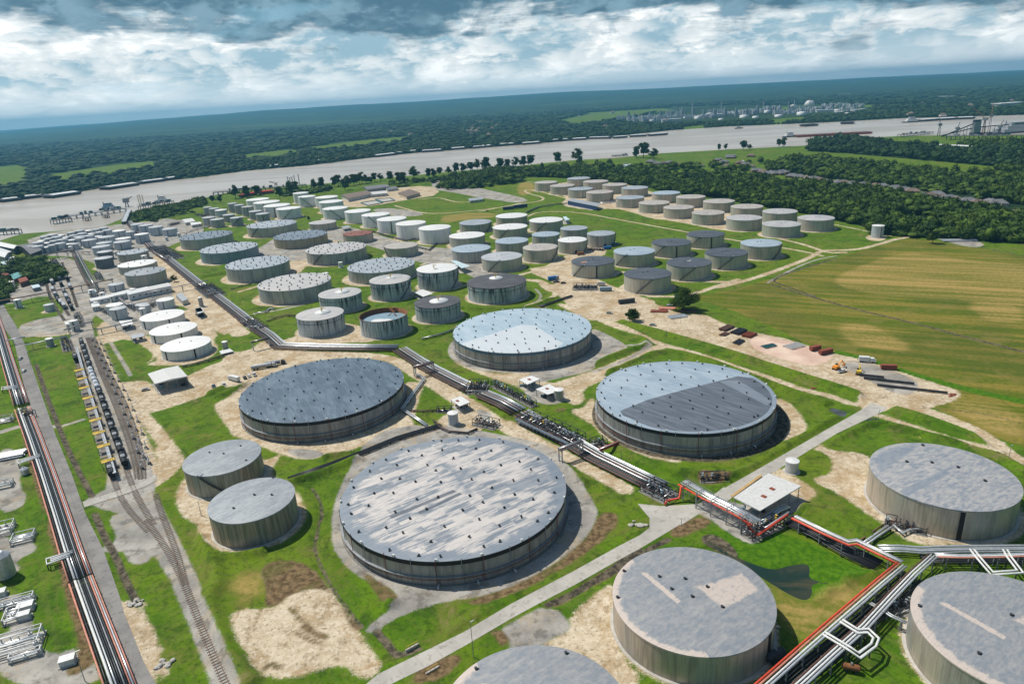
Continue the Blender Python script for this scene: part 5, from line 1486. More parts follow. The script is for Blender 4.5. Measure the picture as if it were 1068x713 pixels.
def woods(name, pts, size, hgt, templates, material, seed=0, label=None, zf=0.0):
 r_ = np.random.default_rng(seed)
 V, Fc, Tn = [],[],[]; off = 0
 which = r_.integers(0, len(templates), len(pts))
 for ti, (tv, tf, tt) in enumerate(templates):
  p = pts[which == ti]
  if not len(p): continue
  n = len(p); s_ = size * r_.uniform(.5,1.5, n); h_ = hgt * r_.uniform(.5,1.35, n) / 1.9
  a = r_.uniform(0,2 * PI, n); ca, sa = np.cos(a), np.sin(a)
  X = tv[None, :, 0] * s_[:, None]; Y = tv[None, :, 1] * s_[:, None]
  VX = X * ca[:, None] - Y * sa[:, None] + p[:, 0:1]; VY = X * sa[:, None] + Y * ca[:, None] + p[:, 1:2]
  VZ = tv[None, :, 2] * h_[:, None] + zf - .12 * hgt
  V.append(np.stack([VX, VY, VZ],-1).reshape(-1,3))
  Fc.append((tf[None] + (np.arange(n) * len(tv))[:, None, None]).reshape(-1,3) + off); off += n * len(tv)
  Tn.append((np.repeat(r_.uniform(0,1, n), len(tv)) * .6 + np.tile(tt, n) * .4))
 me = np_mesh(name, np.concatenate(V), np.concatenate(Fc), material, attrs={'tint': np.concatenate(Tn)})
 o = link_mesh(name, me)
 tag(o, label, 'woodland', None, 'stuff')
 return o


def GP_(pl): return [at(a, b)[:2] for a, b in pl]


lab = ['dense dark woodland belt directly behind the north east tanks', 'woodland behind the row of houses', 'river side woodland beyond the green strip']
def clear_of_houses(pts):
 for a, b in G('h', HPX) + G('u', HPU):
  d = pts - np.array([a, b])
  pts = pts[~((np.abs(d[:, 0]) < 17) & (d[:, 1] < 24) & (d[:, 1] > -68))]
 return pts


HPX = [(100,380),(130,383),(162,386),(188,392),(215,398),(240,404),(262,406),(290,408),(312,408),(350,414),(380,416),(402,418),(450,422),(478,424),(530,432),(560,438),(602,444),(640,462),(672,460),(702,458),(722,472),(752,474),(785,476),(832,486),(872,494),(962,494),(1048,532),(925,492)]
HPU = [(230,474),(268,484),(310,480),(345,480),(382,490),(682,474),(695,498),(722,446),(782,480),(806,488),(850,502),(884,528),(922,538),(945,548),(975,545),(1005,548),(850,436),(70,498),(540,500),(640,462),(760,545),(1040,540)]
for i, P_ in enumerate(FOREST_EAST):
 pts = clear_of_houses(scatter(GP_(P_),9.5 + 1.5 * i, 20 + i))
 pts = pts[(np.sin(pts[:, 0] / 37 + 1.7 * np.sin(pts[:, 1] / 53)) + np.sin(pts[:, 1] / 29 + pts[:, 0] / 71)) < 1.45]
 woods('woodland', pts, 7.2 + .6 * i, 13 + i, NEAR_T if i == 0 else NEAR_T[:3] + FAR_T[:3], M['leaf'] if i < 2 else M['leaf_far'], i, lab[i])
# more scattered woodland between the village and the river
extra = [([(545,177),(600,173),(700,172),(760,172),(800,168),(800,180),(760,181),(700,180),(600,178)],24, 'loose trees among the village gardens'),
   ([(560,182),(600,180),(640,184),(700,190),(690,196),(640,190),(600,187)],26, 'loose trees behind the rear tanks'),
   ([(1000,150),(1090,148),(1090,158),(1010,158)],13, 'trees by the grain wharf'),
   ([(470,186),(520,182),(545,185),(545,190),(500,196),(460,199)],13, 'tree clump beside the rear meadow'),
   ([(1040,178),(1090,178),(1090,240),(1050,225)],12, 'trees at the right edge of the village')]
for i, (P_, sp, l_) in enumerate(extra):
 pts = clear_of_houses(scatter(GP_(P_), sp, 40 + i)); woods('woodland', pts, 7.5,13, NEAR_T[:3], M['leaf'],60 + i, l_)

# thicket by the dock and under the left works
for i, (P_, sp, sz, hh_, l_) in enumerate([([(137,226),(160,219),(212,208),(214,214),(180,222),(140,232)],8,6,8, 'dark green thicket between dock ramp and levee'),
          ([(12,276),(30,270),(60,280),(66,290),(45,298),(20,290)],8,6.5,9, 'dark tree clump among the old houses at the left'),
          ([(-20,285),(10,280),(14,300),(10,318),(-20,320)],9,6,8, 'trees and shrubs at the far left edge'),
          ([(405,193),(460,186),(530,179),(575,175),(575,178.5),(530,182),(470,189),(408,196.5)],12,6,8.5, 'broken belt of bushes and trees along the levee foot'),
          ([(150,228),(200,220),(206,223),(160,232)],11,4,5, 'low bushes on the levee beside the tank cluster'),
          ([(290,204),(330,198),(345,196),(345,199),(300,206)],9,5,7, 'thicket on the levee behind the slim white tanks')]):
 woods('thicket', scatter(GP_(P_), sp, 80 + i), sz, hh_, NEAR_T[:4], M['leaf'],80 + i, l_)
# across the river
def far_band(name, d0, d1, spacing, size, hgt, seed, label, xr=(-2600,3600)):
 r_ = np.random.default_rng(seed)
 xs = np.arange(xr[0], xr[1], spacing)
 pts = []
 for dd in np.arange(d0, d1, spacing):
  x_ = xs + r_.uniform(-.5,.5, len(xs)) * spacing
  y_ = np.interp(x_, fxs, fys) + dd + r_.uniform(-.5,.5, len(xs)) * spacing
  pts.append(np.stack([x_, y_],1))
 pts = np.concatenate(pts)
 keep = np.abs(pts[:, 0] / pts[:, 1]) < .95
 for P_ in FAR_FIELDS: keep &= ~in_poly(GP_(P_), pts[:, 0], pts[:, 1])
 keep &= ~in_poly(REFINERY, pts[:, 0], pts[:, 1])
 # natural openings
 keep &= (np.sin(pts[:, 0] / 210 + 2 * np.sin(pts[:, 1] / 330)) + np.sin(pts[:, 1] / 150 + pts[:, 0] / 400)) < 1.72
 woods(name, pts[keep], size, hgt, FAR_T, M['leaf_far'], seed, label)


REFINERY = np.array(GP_([(652,127),(690,131),(740,129),(800,126),(905,117),(910,112),(860,109),(760,110),(700,112)]))
far_band('woodland', 15,330,17,11,15,301, 'river bank woodland on the far shore')
far_band('woodland', 330,2200,33,21,17,302, 'wide dark forest beyond the river', (-3500,5200))
far_band('woodland', 2200,5200,62,40,20,303, 'remote forest fading into haze', (-6500,8000))


# ---------------------------------------------------------------- single trees
def single_tree(x, y, h, w, label, group=None, seed=0, leaves=900, big=False, shape=1.0):
 root = empty('broadleaf_tree', (x, y, ground_z(x, y)),0, label, 'tree', group)
 r_ = np.random.default_rng(seed); rr_2 = random.Random(seed)
 mb = MB(); tr = max(.2, h * .028)
 mb.cyl((0,0,-.3),(0,0, h * .45), tr, tr * .6,8)
 ends = []
 for k in range(7 if big else 5):
  a = 2 * PI * k / (7 if big else 5) + rr_2.uniform(-.4,.4); z0 = h * rr_2.uniform(.18,.42)
  e = (math.cos(a) * w * .34, math.sin(a) * w * .34, h * rr_2.uniform(.5,.72))
  mb.cyl((0,0, z0), e, tr * .5, tr * .18,6); ends.append(e)
 mb.build('trunk', M['bark'], root)
 V, Fc, Tn = [],[],[]; off = 0
 # clumps: irregular leaf masses round the limb ends
 cl = []
 nC = 34 if big else 14
 for k in range(nC):
  a = rr_2.uniform(0,2 * PI); q = math.sqrt(rr_2.random()); zz = rr_2.uniform(.30,.92)
  prof = math.sin(PI * min(1, max(.05,(zz - .15) / .85)) ** .8) ** .9
  cl.append((math.cos(a) * q * w * .42 * prof, math.sin(a) * q * w * .42 * prof, zz * h, rr_2.uniform(.10,.17) * w * (1 if big else 1.35), rr_2.random()))
 nl = leaves // nC; ls = (.34 if big else .55)
 for cx_, cy_, cz_, cr_, tn in cl:
  d = r_.normal(0,1,(nl, 3)); d /= np.linalg.norm(d, axis=1)[:, None]
  rad = cr_ * r_.uniform(.45,1.08, nl)[:, None]
  c = np.array([cx_, cy_, cz_]) + d * rad * np.array([1,1,.75 * shape])
  q = r_.normal(0,1,(nl, 4,3)); q[:, 2] = -q[:, 0] * .9; q[:, 3] = -q[:, 1] * .9
  q = q / np.linalg.norm(q, axis=2)[:, :, None] * ls * r_.uniform(.6,1.5,(nl, 1,1))
  V.append((q + c[:, None]).reshape(-1,3)); Fc.append(np.arange(nl * 4).reshape(-1,4) + off); off += nl * 4
  Tn.append(np.repeat(np.clip(tn * .6 + r_.uniform(0,.4, nl),0,1),4))
  # solid heart so the crown is not see-through everywhere
 me = np_mesh('crown', np.concatenate(V), np.concatenate(Fc), M['leaf'], attrs={'tint': np.concatenate(Tn)})
 link_mesh('crown', me, root)
 hv, hf, ht = crown_template(seed + 999,8,0,.1)
 hv = hv * np.array([w * .33, w * .33, h * .36]) + np.array([0,0, h * .18])
 link_mesh('inner_crown', np_mesh('inner_crown', hv, hf, M['leaf'], attrs={'tint': ht * .35}), root)
 return root


x_, y_, _ = at(713,323); single_tree(x_, y_, 17,24, 'large dark broadleaf tree in front of the charcoal roofed tanks', None, 5,9000, True, .9)
x_, y_, _ = at(660,335); single_tree(x_, y_, 9,12.5, 'small round dark tree beside the sandy yard lane', None, 6,3200, True)
x_, y_, _ = at(972.5,254); single_tree(x_, y_, 12,13, 'light green tree at the end of the lane by the woods', None, 7,2500, True)
# first trees of their kind, copied along the levee
protos = []
def levee_tree(k, x, y, s_, label, group):
 if k < 4:
  t = single_tree(x, y, 13,11, label, group, 400 + k, 900); protos.append(t); t.scale = (s_, s_, s_); return t
 c = copy_tree(protos[k % 4]); c.location = (x, y, ground_z(x, y)); c.rotation_euler = (0,0, k * 1.7); c.scale = (s_, s_, s_ * (.85 + .3 * ((k * 37 % 10) / 10)))
 c['label'] = label; return c


# (pixel x, pixel y of the foot, height px, where)
LT = [(328,198,9, 'the slim white tanks'),(336,197,10, 'the slim white tanks'),(349,195,9, 'the dock end'),(353,194,10, 'the dock end'),(360,200,10, 'the tank file'),(363,194,9, 'the bare river edge'),(369,193,11, 'the bare river edge'),(375,192,8, 'the bare river edge'),(378,192,10, 'the bare river edge'),
  (382,191,7, 'the bare river edge'),(386,191,7, 'the bare river edge'),(391,190,8, 'the levee bend'),(397,189,7, 'the levee bend'),(407,189,10, 'the levee bend'),(416,192,10, 'the levee bend'),(421,191,10, 'the levee bend'),(432,187,12, 'the works yard'),(447,186,8, 'the works yard'),
  (452,185,8, 'the works yard'),(459,183,8, 'the north meadow'),(468,182,8, 'the north meadow'),(476,181,9, 'the north meadow'),(483,180,9, 'the north meadow'),(491,179,10, 'the north meadow'),(498,178,9, 'the north meadow'),(507,178,12, 'the north meadow'),
  (522,176,11, 'the meadow corner'),(529,176,8, 'the meadow corner'),(538,175,9, 'the meadow corner'),(546,174,10, 'the meadow corner'),(554,173,12, 'the moored barges'),(581,172,11, 'the village levee'),(602,169,12, 'the village levee'),(605,172,9, 'the village levee'),(664,165,10, 'the village levee'),
  (671,165,14, 'the village levee'),(682,166,10, 'the village levee'),(750,157,5, 'the river edge'),(757,156,5, 'the river edge'),(775,157,9, 'the river edge'),(782,156,5, 'the river edge'),(812,153,6, 'the river edge'),(817,153,8, 'the river edge'),(268,204,10, 'the overlapping white tanks'),
  (246,207,10, 'the grey levee tanks'),(258,206,10, 'the grey levee tanks'),(230,211,7, 'the grey levee tanks'),(222,212,6, 'the grey levee tanks'),(303,203,11, 'the dock crane'),(292,206,10, 'the dock crane'),(308,200,11, 'the dock crane')]
from collections import Counter
cnt = Counter(w for *_q, w in LT); seen = Counter()
for k, (a, b, hp, w_) in enumerate(LT):
 x_, y_, _ = at(a, b)
 seen[w_] += 1
 dist = math.sqrt(x_ * x_ + y_ * y_ + CAM_H ** 2); hm_ = hp * dist / FPX * 1.12
 levee_tree(k, x_, y_, hm_ / 13.0,('levee tree, %s from the left beside %s' % (ORD[seen[w_] - 1], w_)) if cnt[w_] > 1 else 'lone levee tree beside %s' % w_, 'trees along the river levee')
x_, y_, _ = at(182,294); levee_tree(60, x_, y_, .62, 'dark bush beside the pipe alley and the ribbed grey tank', 'trees along the river levee')
x_, y_, _ = at(322,230); levee_tree(61, x_, y_, .5, 'dark round shrub in front of the nearest overlapping white tank', 'trees along the river levee')

# ---------------------------------------------------------------- pipe racks
def offset_line(P, d):
 P = [np.array(p[:2], float) for p in P]; out = []
 for i in range(len(P)):
  a = P[i] - P[i - 1] if i else P[1] - P[0]
  b = P[i + 1] - P[i] if i < len(P) - 1 else P[-1] - P[-2]
  a = a / (np.linalg.norm(a) + 1e-9); b = b / (np.linalg.norm(b) + 1e-9)
  n1 = np.array([-a[1], a[0]]); n2 = np.array([-b[1], b[0]]); n_ = n1 + n2
  n_ /= (np.linalg.norm(n_) + 1e-9); k = 1 / max(.45, n_ @ n1)
  out.append(P[i] + n_ * d * k)
 return out


def along(P, step, start=0.0):
 """points and directions every step metres"""
 P = [np.array(p[:2], float) for p in P]; out = []; carry = start
 for a, b in zip(P[:-1], P[1:]):
  L_ = np.linalg.norm(b - a)
  if L_ < 1e-6: continue
  d = (b - a) / L_; t = carry
  while t <= L_:
   out.append((a + d * t, d)); t += step
  carry = t - L_
 return out


def rack(label, P, pipes, z=1.2, step=9.0, tall=False, cat='pipe rack', name='pipe_rack', group='pipe racks', posts=True, width=None, deck=None, beam=None, loops=None):
 """P world xy of the centre line; pipes = [(offset, dz, radius, material)]; z = underside height"""
 c0 = np.mean([p[:2] for p in P],0)
 root = empty(name, (float(c0[0]), float(c0[1]),0),0, label, cat, group)
 offs = [o_[0] for o_ in pipes]
 w0, w1 = min(offs) - .5, max(offs) + .5
 for (o_, dz, r_, mt) in pipes:
  Q = offset_line(P, o_)
  # follow the slightly wavy lay of long lines
  MB().tube([(q[0] - c0[0], q[1] - c0[1], z + dz + r_) for q in Q], r_, 8).build('pipe', M[mt], root)
 if posts:
  proto_ = None
  for p, d in along(P, step, step * .4):
   ang = math.atan2(d[1], d[0])
   if proto_ is None:
    mb = MB(); bm = beam or (.28 if z < 3 else .34)
    mb.box((0,(w0 + w1) / 2, z - bm / 2),(bm, w1 - w0, bm))
    npost = 2 if (w1 - w0) < 7 else 3
    for k in range(npost):
     yy = w0 + .3 + (w1 - w0 - .6) * k / (npost - 1)
     mb.box((0, yy, 0),(bm, bm, z + (.0 if not tall else 1.2) - bm * .5), z0=-.3)
    if tall:
     mb.box((0,(w0 + w1) / 2, z + 1.2),(bm * .8, w1 - w0, bm * .8))
     if z > 3:
      mb.bar((0, w0 + .4,.4),(0, w1 - .4, z - .4), bm * .5); mb.box((0,(w0 + w1) / 2, z * .5),(bm * .7, w1 - w0 - .4, bm * .7))
    proto_ = mb.mesh('support_frame', M['dark'] if z < 3 else M['grey'])
   link_mesh('support_frame', proto_, root, (p[0] - c0[0], p[1] - c0[1],0),(0,0, ang))
 if deck:
  o_, wd, dz, mt = deck
  Q = offset_line(P, o_ - wd / 2); Q2 = offset_line(P, o_ + wd / 2)
  mb = MB()
  for i in range(len(Q) - 1):
   vs_ = [(q[0] - c0[0], q[1] - c0[1], z + dz + e) for e in (0,.12) for q in (Q[i], Q[i + 1], Q2[i + 1], Q2[i])]
   mb.add(vs_, [(3,2,1,0),(4,5,6,7),(0,1,5,4),(1,2,6,5),(2,3,7,6),(3,0,4,7)])
  mb.build('walkway', M[mt], root)
  if z > 3 or True:
   mb = MB()
   for sgn in (Q, Q2):
    mb.tube([(q[0] - c0[0], q[1] - c0[1], z + dz + 1.1) for q in sgn],.05,4)
    for p, d in along(sgn, 4.0): mb.bar((p[0] - c0[0], p[1] - c0[1], z + dz),(p[0] - c0[0], p[1] - c0[1], z + dz + 1.1),.07)
   mb.build('handrail', M['grey'], root)
 for lp in (loops or []):
  mts, rr_, hh_, pts_ = lp
  for k in range(2):
   Q = offset_line(pts_, k * 1.3)
   MB().tube([(q[0] - c0[0], q[1] - c0[1], hh_) for q in Q], rr_, 8).build('expansion_loop', M[mts], root)
  mb = MB()
  for q in pts_[1:-1]:
   mb.box((q[0] - c0[0], q[1] - c0[1],0),(.3,.3, hh_ - rr_), z0=-.2)
  mb.build('loop_stand', M['dark'], root)
 return root


def bank(n, w, mats, r=.28, dz=0.0, seed=0):
 r_ = random.Random(seed)
 return [(-w / 2 + w * k / (n - 1), dz, r * r_.uniform(.8,1.25), mats[k % len(mats)]) for k in range(n)]


def P_(pts): return [at(a, b)[:2] for a, b in pts]


# main alley: silver lines on the far side, brown and black on the near side (left of travel = far side)
MAIN = [(4.6,0,.42, 'silverpipe'),(3.6,0,.36, 'light_grey'),(2.7,-.1,.25, 'blackpipe'),(2.0,0,.3, 'light_grey'),(1.2,0,.33, 'brownpipe'),(.5,-.1,.22, 'blackpipe'),(-.2,0,.40, 'silverpipe'),
  (-1.1,0,.25, 'blackpipe'),(-1.9,-.2,.33, 'blackpipe'),(-2.7,-.2,.3, 'brownpipe'),(-3.5,-.2,.33, 'blackpipe'),(-4.3,-.2,.3, 'blackpipe'),(-5.0,-.1,.28, 'brownpipe')]
rack('broad pipe alley from the river down past the wide flat tanks', P_([(133,231),(150,249),(160.1,259.5),(178.6,273.8),(205.6,295.7),(213,301)]), MAIN, 1.2,10)
rack('broad pipe alley between the small west farm and the tinted roof tank', P_([(216,303),(230.9,314.3),(254.5,332.8),(262,339)]), MAIN, 1.2,10)
rack('pipe alley bend behind the dark slate roofed tank', P_([(266,342),(280,351),(292,362),(330,363.5),(380,364.2),(414,364.5)]), MAIN, 1.2,10)
rack('pipe alley running diagonally between the slate roof and the pale blue roof', P_([(417,365.5),(436,378),(452.5,387.5),(481,402),(493,408)]), MAIN, 1.2,9)
rack('pipe alley stretch behind the largest tank', P_([(503,412.5),(523,421),(541,431)]), MAIN, 1.2,9)
rack('pipe alley between the largest tank and the half dark roof', P_([(544,432.5),(580.6,454),(621,478),(664.8,499.6),(690,511.5)]), MAIN, 1.2,9)


def manifold(label, c, L_, W_, ang, seed, z=1.4, dens=1.0, yellow=True, platform=False):
 """valve manifold: crossing headers, valves with handwheels, frame and walkway"""
 root = empty('pipe_manifold', (c[0], c[1],0), ang, label, 'pipe manifold', 'pipe manifolds')
 r_ = random.Random(seed)
 nf = max(2, int(L_ / 5))
 mb = MB()
 for k in range(nf + 1):
  xx = -L_ / 2 + L_ * k / nf
  for yy in (-W_ / 2, W_ / 2): mb.box((xx, yy, 0),(.25,.25, z + 2.2), z0=-.3)
  mb.box((xx, 0, z + 1.8),(.25, W_, .25))
 for yy in (-W_ / 2, W_ / 2): mb.box((0, yy, z + 2.0),(L_, .22,.22))
 mb.build('steel_frame', M['dark'], root)
 nh = max(3, int(W_ / 1.3))
 for k in range(nh):
  yy = -W_ / 2 + .6 + (W_ - 1.2) * k / (nh - 1)
  MB().tube([(-L_ / 2, yy, z),(L_ / 2, yy, z)],.24,8).build('header_pipe', M[r_.choice(['blackpipe', 'silverpipe', 'brownpipe', 'blackpipe'])], root)
 nx_ = int(L_ / 2.4 * dens)
 for k in range(nx_):
  xx = -L_ / 2 + 1 + (L_ - 2) * k / max(1, nx_ - 1) + r_.uniform(-.5,.5)
  y0 = r_.uniform(-W_ / 2,0); y1 = r_.uniform(0, W_ / 2); zz = z + r_.choice([.7,1.1,1.4])
  MB().tube([(xx, y0, z),(xx, y0, zz),(xx, y1, zz),(xx, y1, z)],.2,6).build('crossover_pipe', M[r_.choice(['blackpipe', 'silverpipe', 'blackpipe', 'blackpipe', 'grey'])], root)
  yv = (y0 + y1) / 2
  mb = MB(); mb.box((xx, yv, zz),(.7,.8,.8)); mb.cyl((xx, yv, zz + .3),(xx, yv, zz + 1.3),.09, seg=6); mb.cyl((xx, yv, zz + 1.3),(xx, yv, zz + 1.4),.45, seg=10)
  mb.build('valve', M[r_.choice(['dark', 'dark', 'grey', 'dark', 'yellow' if yellow and k % 3 == 0 else 'dark', 'bluegrey'])], root)
 if platform:
  MB().box((0,-W_ / 2 - 1.1, z + .9),(L_, 2.0,.15)).build('walkway', M['bluegrey_dark'], root)
  mb = MB()
  for k in range(int(L_ / 2.5) + 1):
   xx = -L_ / 2 + L_ * k / int(L_ / 2.5)
   mb.bar((xx, -W_ / 2 - 2.05, z + .9),(xx, -W_ / 2 - 2.05, z + 2.0),.08); mb.box((xx, -W_ / 2 - 1.1,0),(.2,.2, z + .85), z0=-.2)
  mb.bar((-L_ / 2,-W_ / 2 - 2.05, z + 2.0),(L_ / 2,-W_ / 2 - 2.05, z + 2.0),.09)
  mb.build('handrail', M['grey'], root)
 MB().box((0,0,0),(L_ + 1, W_ + 1.5,.12), z0=.0).build('slab', M['dkconcrete'], root)
 return root


M['bluegrey_dark'] = mat('walkway_grating', (.10,.13,.16),.6)


def mid_man(label, a, b, W_, seed, **k):
 A_ = np.array(at(*a)[:2]); B_ = np.array(at(*b)[:2]); d = B_ - A_
 return manifold(label, (A_ + B_) / 2, float(np.linalg.norm(d)), W_, math.atan2(d[1], d[0]), seed, **k)


mid_man('valve manifold where the overhead line meets the pipe alley', px('s', [(370,410)])[0], px('s', [(450,470)])[0],16,1, dens=1.8)
mid_man('valve manifold north of the two blue walled tank lines', px('s', [(80,170)])[0], px('s', [(200,240)])[0],18,2, dens=1.5)
mid_man('rusty coloured manifold at the alley bend', px('s', [(640,620)])[0], px('s', [(730,680)])[0],11,3, dens=1.8)
mid_man('tall black manifold straddling the alley above the largest tank', px('i', [(640,215)])[0], px('i', [(760,215)])[0],13,4, dens=1.8, z=2.0)
mid_man('long black manifold deck beside the largest tank', px('j', [(110,280)])[0], px('j', [(430,430)])[0],11,5, dens=2.2, z=1.8, platform=True)
mid_man('manifold along the rear of the alley facing the pump canopies', px('i', [(800,190)])[0], px('i', [(1050,320)])[0],3.5,6, dens=1.5)
mid_man('compact manifold by the red gantry', px('j', [(520,450)])[0], px('j', [(600,430)])[0],5,7, dens=1.5)
mid_man('manifold at the south end of the alley where the red line rises', px('w', [(60,150)])[0], px('w', [(160,200)])[0],9,8, dens=1.8)
mid_man('dark skid cluster by the rear edge of the largest tank', px('i', [(690,420)])[0], px('i', [(820,450)])[0],6,9, dens=1.5)
mid_man('pump manifold in front of the charcoal roofed tank row', px('E', [(340,590)])[0], px('E', [(560,590)])[0],9,10, dens=1.6, z=2.0)
mid_man('small black loops on the brown patch south of the half dark roof', px('l', [(520,600)])[0], px('l', [(630,595)])[0],4.5,11, dens=1.4, z=.6)
mid_man('manifold at the foot of the tank east of the shed', px('n', [(490,500)])[0], px('n', [(660,540)])[0],4.5,12, dens=1.3, z=.7)
mid_man('manifold under the corner of the red pipe loop', px('w', [(470,360)])[0], px('w', [(600,300)])[0],5,13, dens=1.5)
mid_man('pipe tangle between canopy and white tank behind the largest tank', px('i', [(450,350)])[0], px('i', [(540,350)])[0],2.5,14, dens=1.2, z=.7)
mid_man('valve set right of the south racks near the bottom', px('o', [(520,410)])[0], px('o', [(600,380)])[0],5,15, dens=1.2, z=.8)
mid_man('works gear at the foot of the rightmost middle block tank', px('E', [(470,225)])[0], px('E', [(620,235)])[0],4,16, dens=1.3, z=.8)

# elevated red-line bridge and its onward runs
RB = [(0.9,0,.34, 'silverpipe'),(1.9,0,.34, 'silverpipe'),(-.3,.0,.22, 'silverpipe'),(-1.6,-.4,.36, 'redpipe')]
zb = 6.0
rack('high trussed bridge carrying a bright red line beside the white roofed shed', G('w', [(200,132),(300,190),(400,240),(505,300)], zb), RB, zb, 7, tall=True, deck=(2.9,1.0,.1, 'grey'))
root = empty('red_pipe_riser', (*at(*px('w', [(190,200)])[0])[:2],0),0, 'bright red line dropping to the ground at the head of the bridge', 'pipe', 'red lines')
o0 = root.location
rp = G3('w', [(132,222)],.6) + G3('w', [(140,205)],1.6) + G3('w', [(192,195)],1.6) + G3('w', [(200,148)],6.0) + G3('w', [(215,146)],6.2)
MB().tube([(p[0] - o0[0], p[1] - o0[1], p[2]) for p in rp],.42,10).build('pipe', M['redpipe'], root)
root = empty('red_pipe_riser', (*at(*px('w', [(510,345)])[0])[:2],0),0, 'bright red line dipping at the foot of the bridge and turning north east', 'pipe', 'red lines')
o0 = root.location
rp = G3('w', [(440,262)],5.8) + G3('w', [(462,280)],5.4) + G3('w', [(480,315)],3.6) + G3('w', [(512,348)],2.4) + G3('w', [(640,262)],4.2)
MB().tube([(p[0] - o0[0], p[1] - o0[1], p[2]) for p in rp],.42,10).build('pipe', M['redpipe'], root)
MB().tube([(p[0] - o0[0] + 1.0, p[1] - o0[1] + 1.5, p[2]) for p in rp[3:]],.34,10).build('pipe', M['silverpipe'], root)
mb = MB()
for p in rp: mb.box((p[0] - o0[0], p[1] - o0[1],0),(.3,.3, p[2] - .35), z0=0)
mb.build('support_frame', M['grey'], root)
EL = [(1.7,0,.34, 'silverpipe'),(.8,0,.38, 'white'),(-.3,0,.22, 'salmon'),(-1.0,0,.34, 'redpipe')]
rack('raised rack with white and orange red lines above the black pipes, east of the pond', G('o', [(105,20),(220,78),(335,130),(370,125),(460,168),(552,212)],4.5), EL, 4.5,8, tall=False, loops=None)
BL = [(k * .95 - 3.3,0,.36 if k % 3 else .28, 'blackpipe') for k in range(8)]
rack('low bed of black pipes beside the pond', G('w', [(635,292),(760,350),(880,420),(1010,485)]), BL, .9,7)
rack('silver expansion lines between shed and bridge', G('w', [(520,300),(600,245),(640,230)],2.0),[(-1.0,0,.36, 'silverpipe'),(0,0,.36, 'silverpipe'),(1.0,0,.36, 'light_grey')],2.0,5)
SW1 = [(1.5,0,.34, 'silverpipe'),(.6,0,.30, 'white'),(-.4,0,.30, 'salmon'),(-1.2,0,.32, 'redpipe')]
rack('raised rack with red and white lines running to the bottom edge', G('o', [(556,215),(470,285),(290,440),(150,562),(0,695),(-80,765)],4.5), SW1,4.5,8, tall=False,
  loops=[('white', .34,5.1, G('o', [(300,452),(375,500),(415,497),(440,520),(430,545),(378,583),(345,560),(240,497)],5.0))])
rack('second raised rack with whitish lines beside the first, running to the bottom edge', G('o', [(688,178),(605,252),(520,340),(400,470),(270,585),(140,705),(60,775)],4.2),[(1.3,0,.34, 'silverpipe'),(.4,0,.3, 'white'),(-.5,0,.28, 'white'),(-1.2,-.1,.26, 'brownpipe')],4.2,8)
rack('black ground pipes between the two raised racks at the lower right', G('o', [(600,270),(470,390),(330,520),(180,640),(60,740)]), BL, .8,7)
rack('cross pipes joining the two raised racks near the corner', G('o', [(420,378),(470,405),(510,432),(575,462)],3.5),[(0,0,.3, 'light_grey'),(.9,0,.25, 'light_grey')],3.5,7)
rack('rack of silver lines running to the right edge below the east tank', G('o', [(470,158),(560,158),(640,165),(800,160),(1068,158),(1200,160)],1.6),[(2.6,0,.38, 'silverpipe'),(1.5,0,.3, 'silverpipe'),(.5,0,.38, 'silverpipe'),(-.6,0,.3, 'light_grey')],1.6,9)
rack('raised rack with pinkish and white lines running to the right edge', G('o', [(700,180),(800,184),(960,182),(1068,178),(1200,172)],4.2),[(1.0,0,.3, 'silverpipe'),(.2,0,.3, 'white'),(-.6,0,.3, 'salmon')],4.2,8,
  loops=[('white', .33,4.8, G('o', [(980,150),(1000,185),(1040,238),(938,244),(890,188),(860,150)],4.8))])
rack('black ground pipes under the racks at the right edge', G('o', [(640,200),(800,203),(960,203),(1200,200)]),[(k * .9 - 1.8,0,.3, 'blackpipe') for k in range(5)],.8,8)
rack('two silver lines linking the corner rack to the east tank', G('o', [(385,145),(440,105),(500,65)]),[(-1.2,0,.42, 'silverpipe'),(0,0,.42, 'silverpipe'),(1.6,-.2,.3, 'brownpipe')],1.0,5)
rack('silver branch line on the bank below the east tank', G('o', [(520,60),(560,95),(590,80),(640,78)]),[(0,0,.4, 'silverpipe')],.9,5)
# west side rack along the road
WR = [(-4.2,0,.34, 'salmon'),(-3.2,0,.24, 'blackpipe'),(-2.0,.1,.46, 'white'),(-.9,.05,.30, 'silverpipe'),(-.1,-.2,.28, 'blackpipe'),(.6,-.2,.28, 'blackpipe'),(1.3,-.1,.26, 'grey'),(2.0,0,.28, 'blackpipe'),(2.8,0,.26, 'salmon'),(3.5,0,.3, 'silverpipe'),(4.2,0,.24, 'salmon')]
WR = [(-o_ * .86, d_, r_ * .9, m_2) for o_, d_, r_, m_2 in WR][::-1]
WR = [(-o_, d_, r_, m_2) for o_, d_, r_, m_2 in WR]
rack('long roadside pipe rack with salmon, white and black lines, lower stretch', P_([(24,428),(36,460),(49,497),(61.5,535),(75,577.5),(85,606)]), WR, 1.5,8,
  loops=[('white', .33,2.4, P_(px('a', [(310,178),(200,213),(203,235),(300,200)]))),('white', .3,2.4, P_(px('b', [(172,484),(78,512),(82,524),(174,494)])))])
rack('long roadside pipe rack with salmon, white and black lines, bottom stretch', P_([(85.5,608),(101,650),(116,690),(130,728)]), WR, 1.5,8)
rack('long roadside pipe rack, upper stretch towards the old houses', P_([(-10,318),(1,352),(8,376),(16,402),(23,424)]), WR, 1.5,9,
  loops=[('white', .3,2.4, P_(px('L', [(80,338),(12,346),(12,356),(80,348)])))])
mid_man('black valve crossing over the roadside rack', (26,436),(33,433),9,20, dens=1.6, z=2.0)
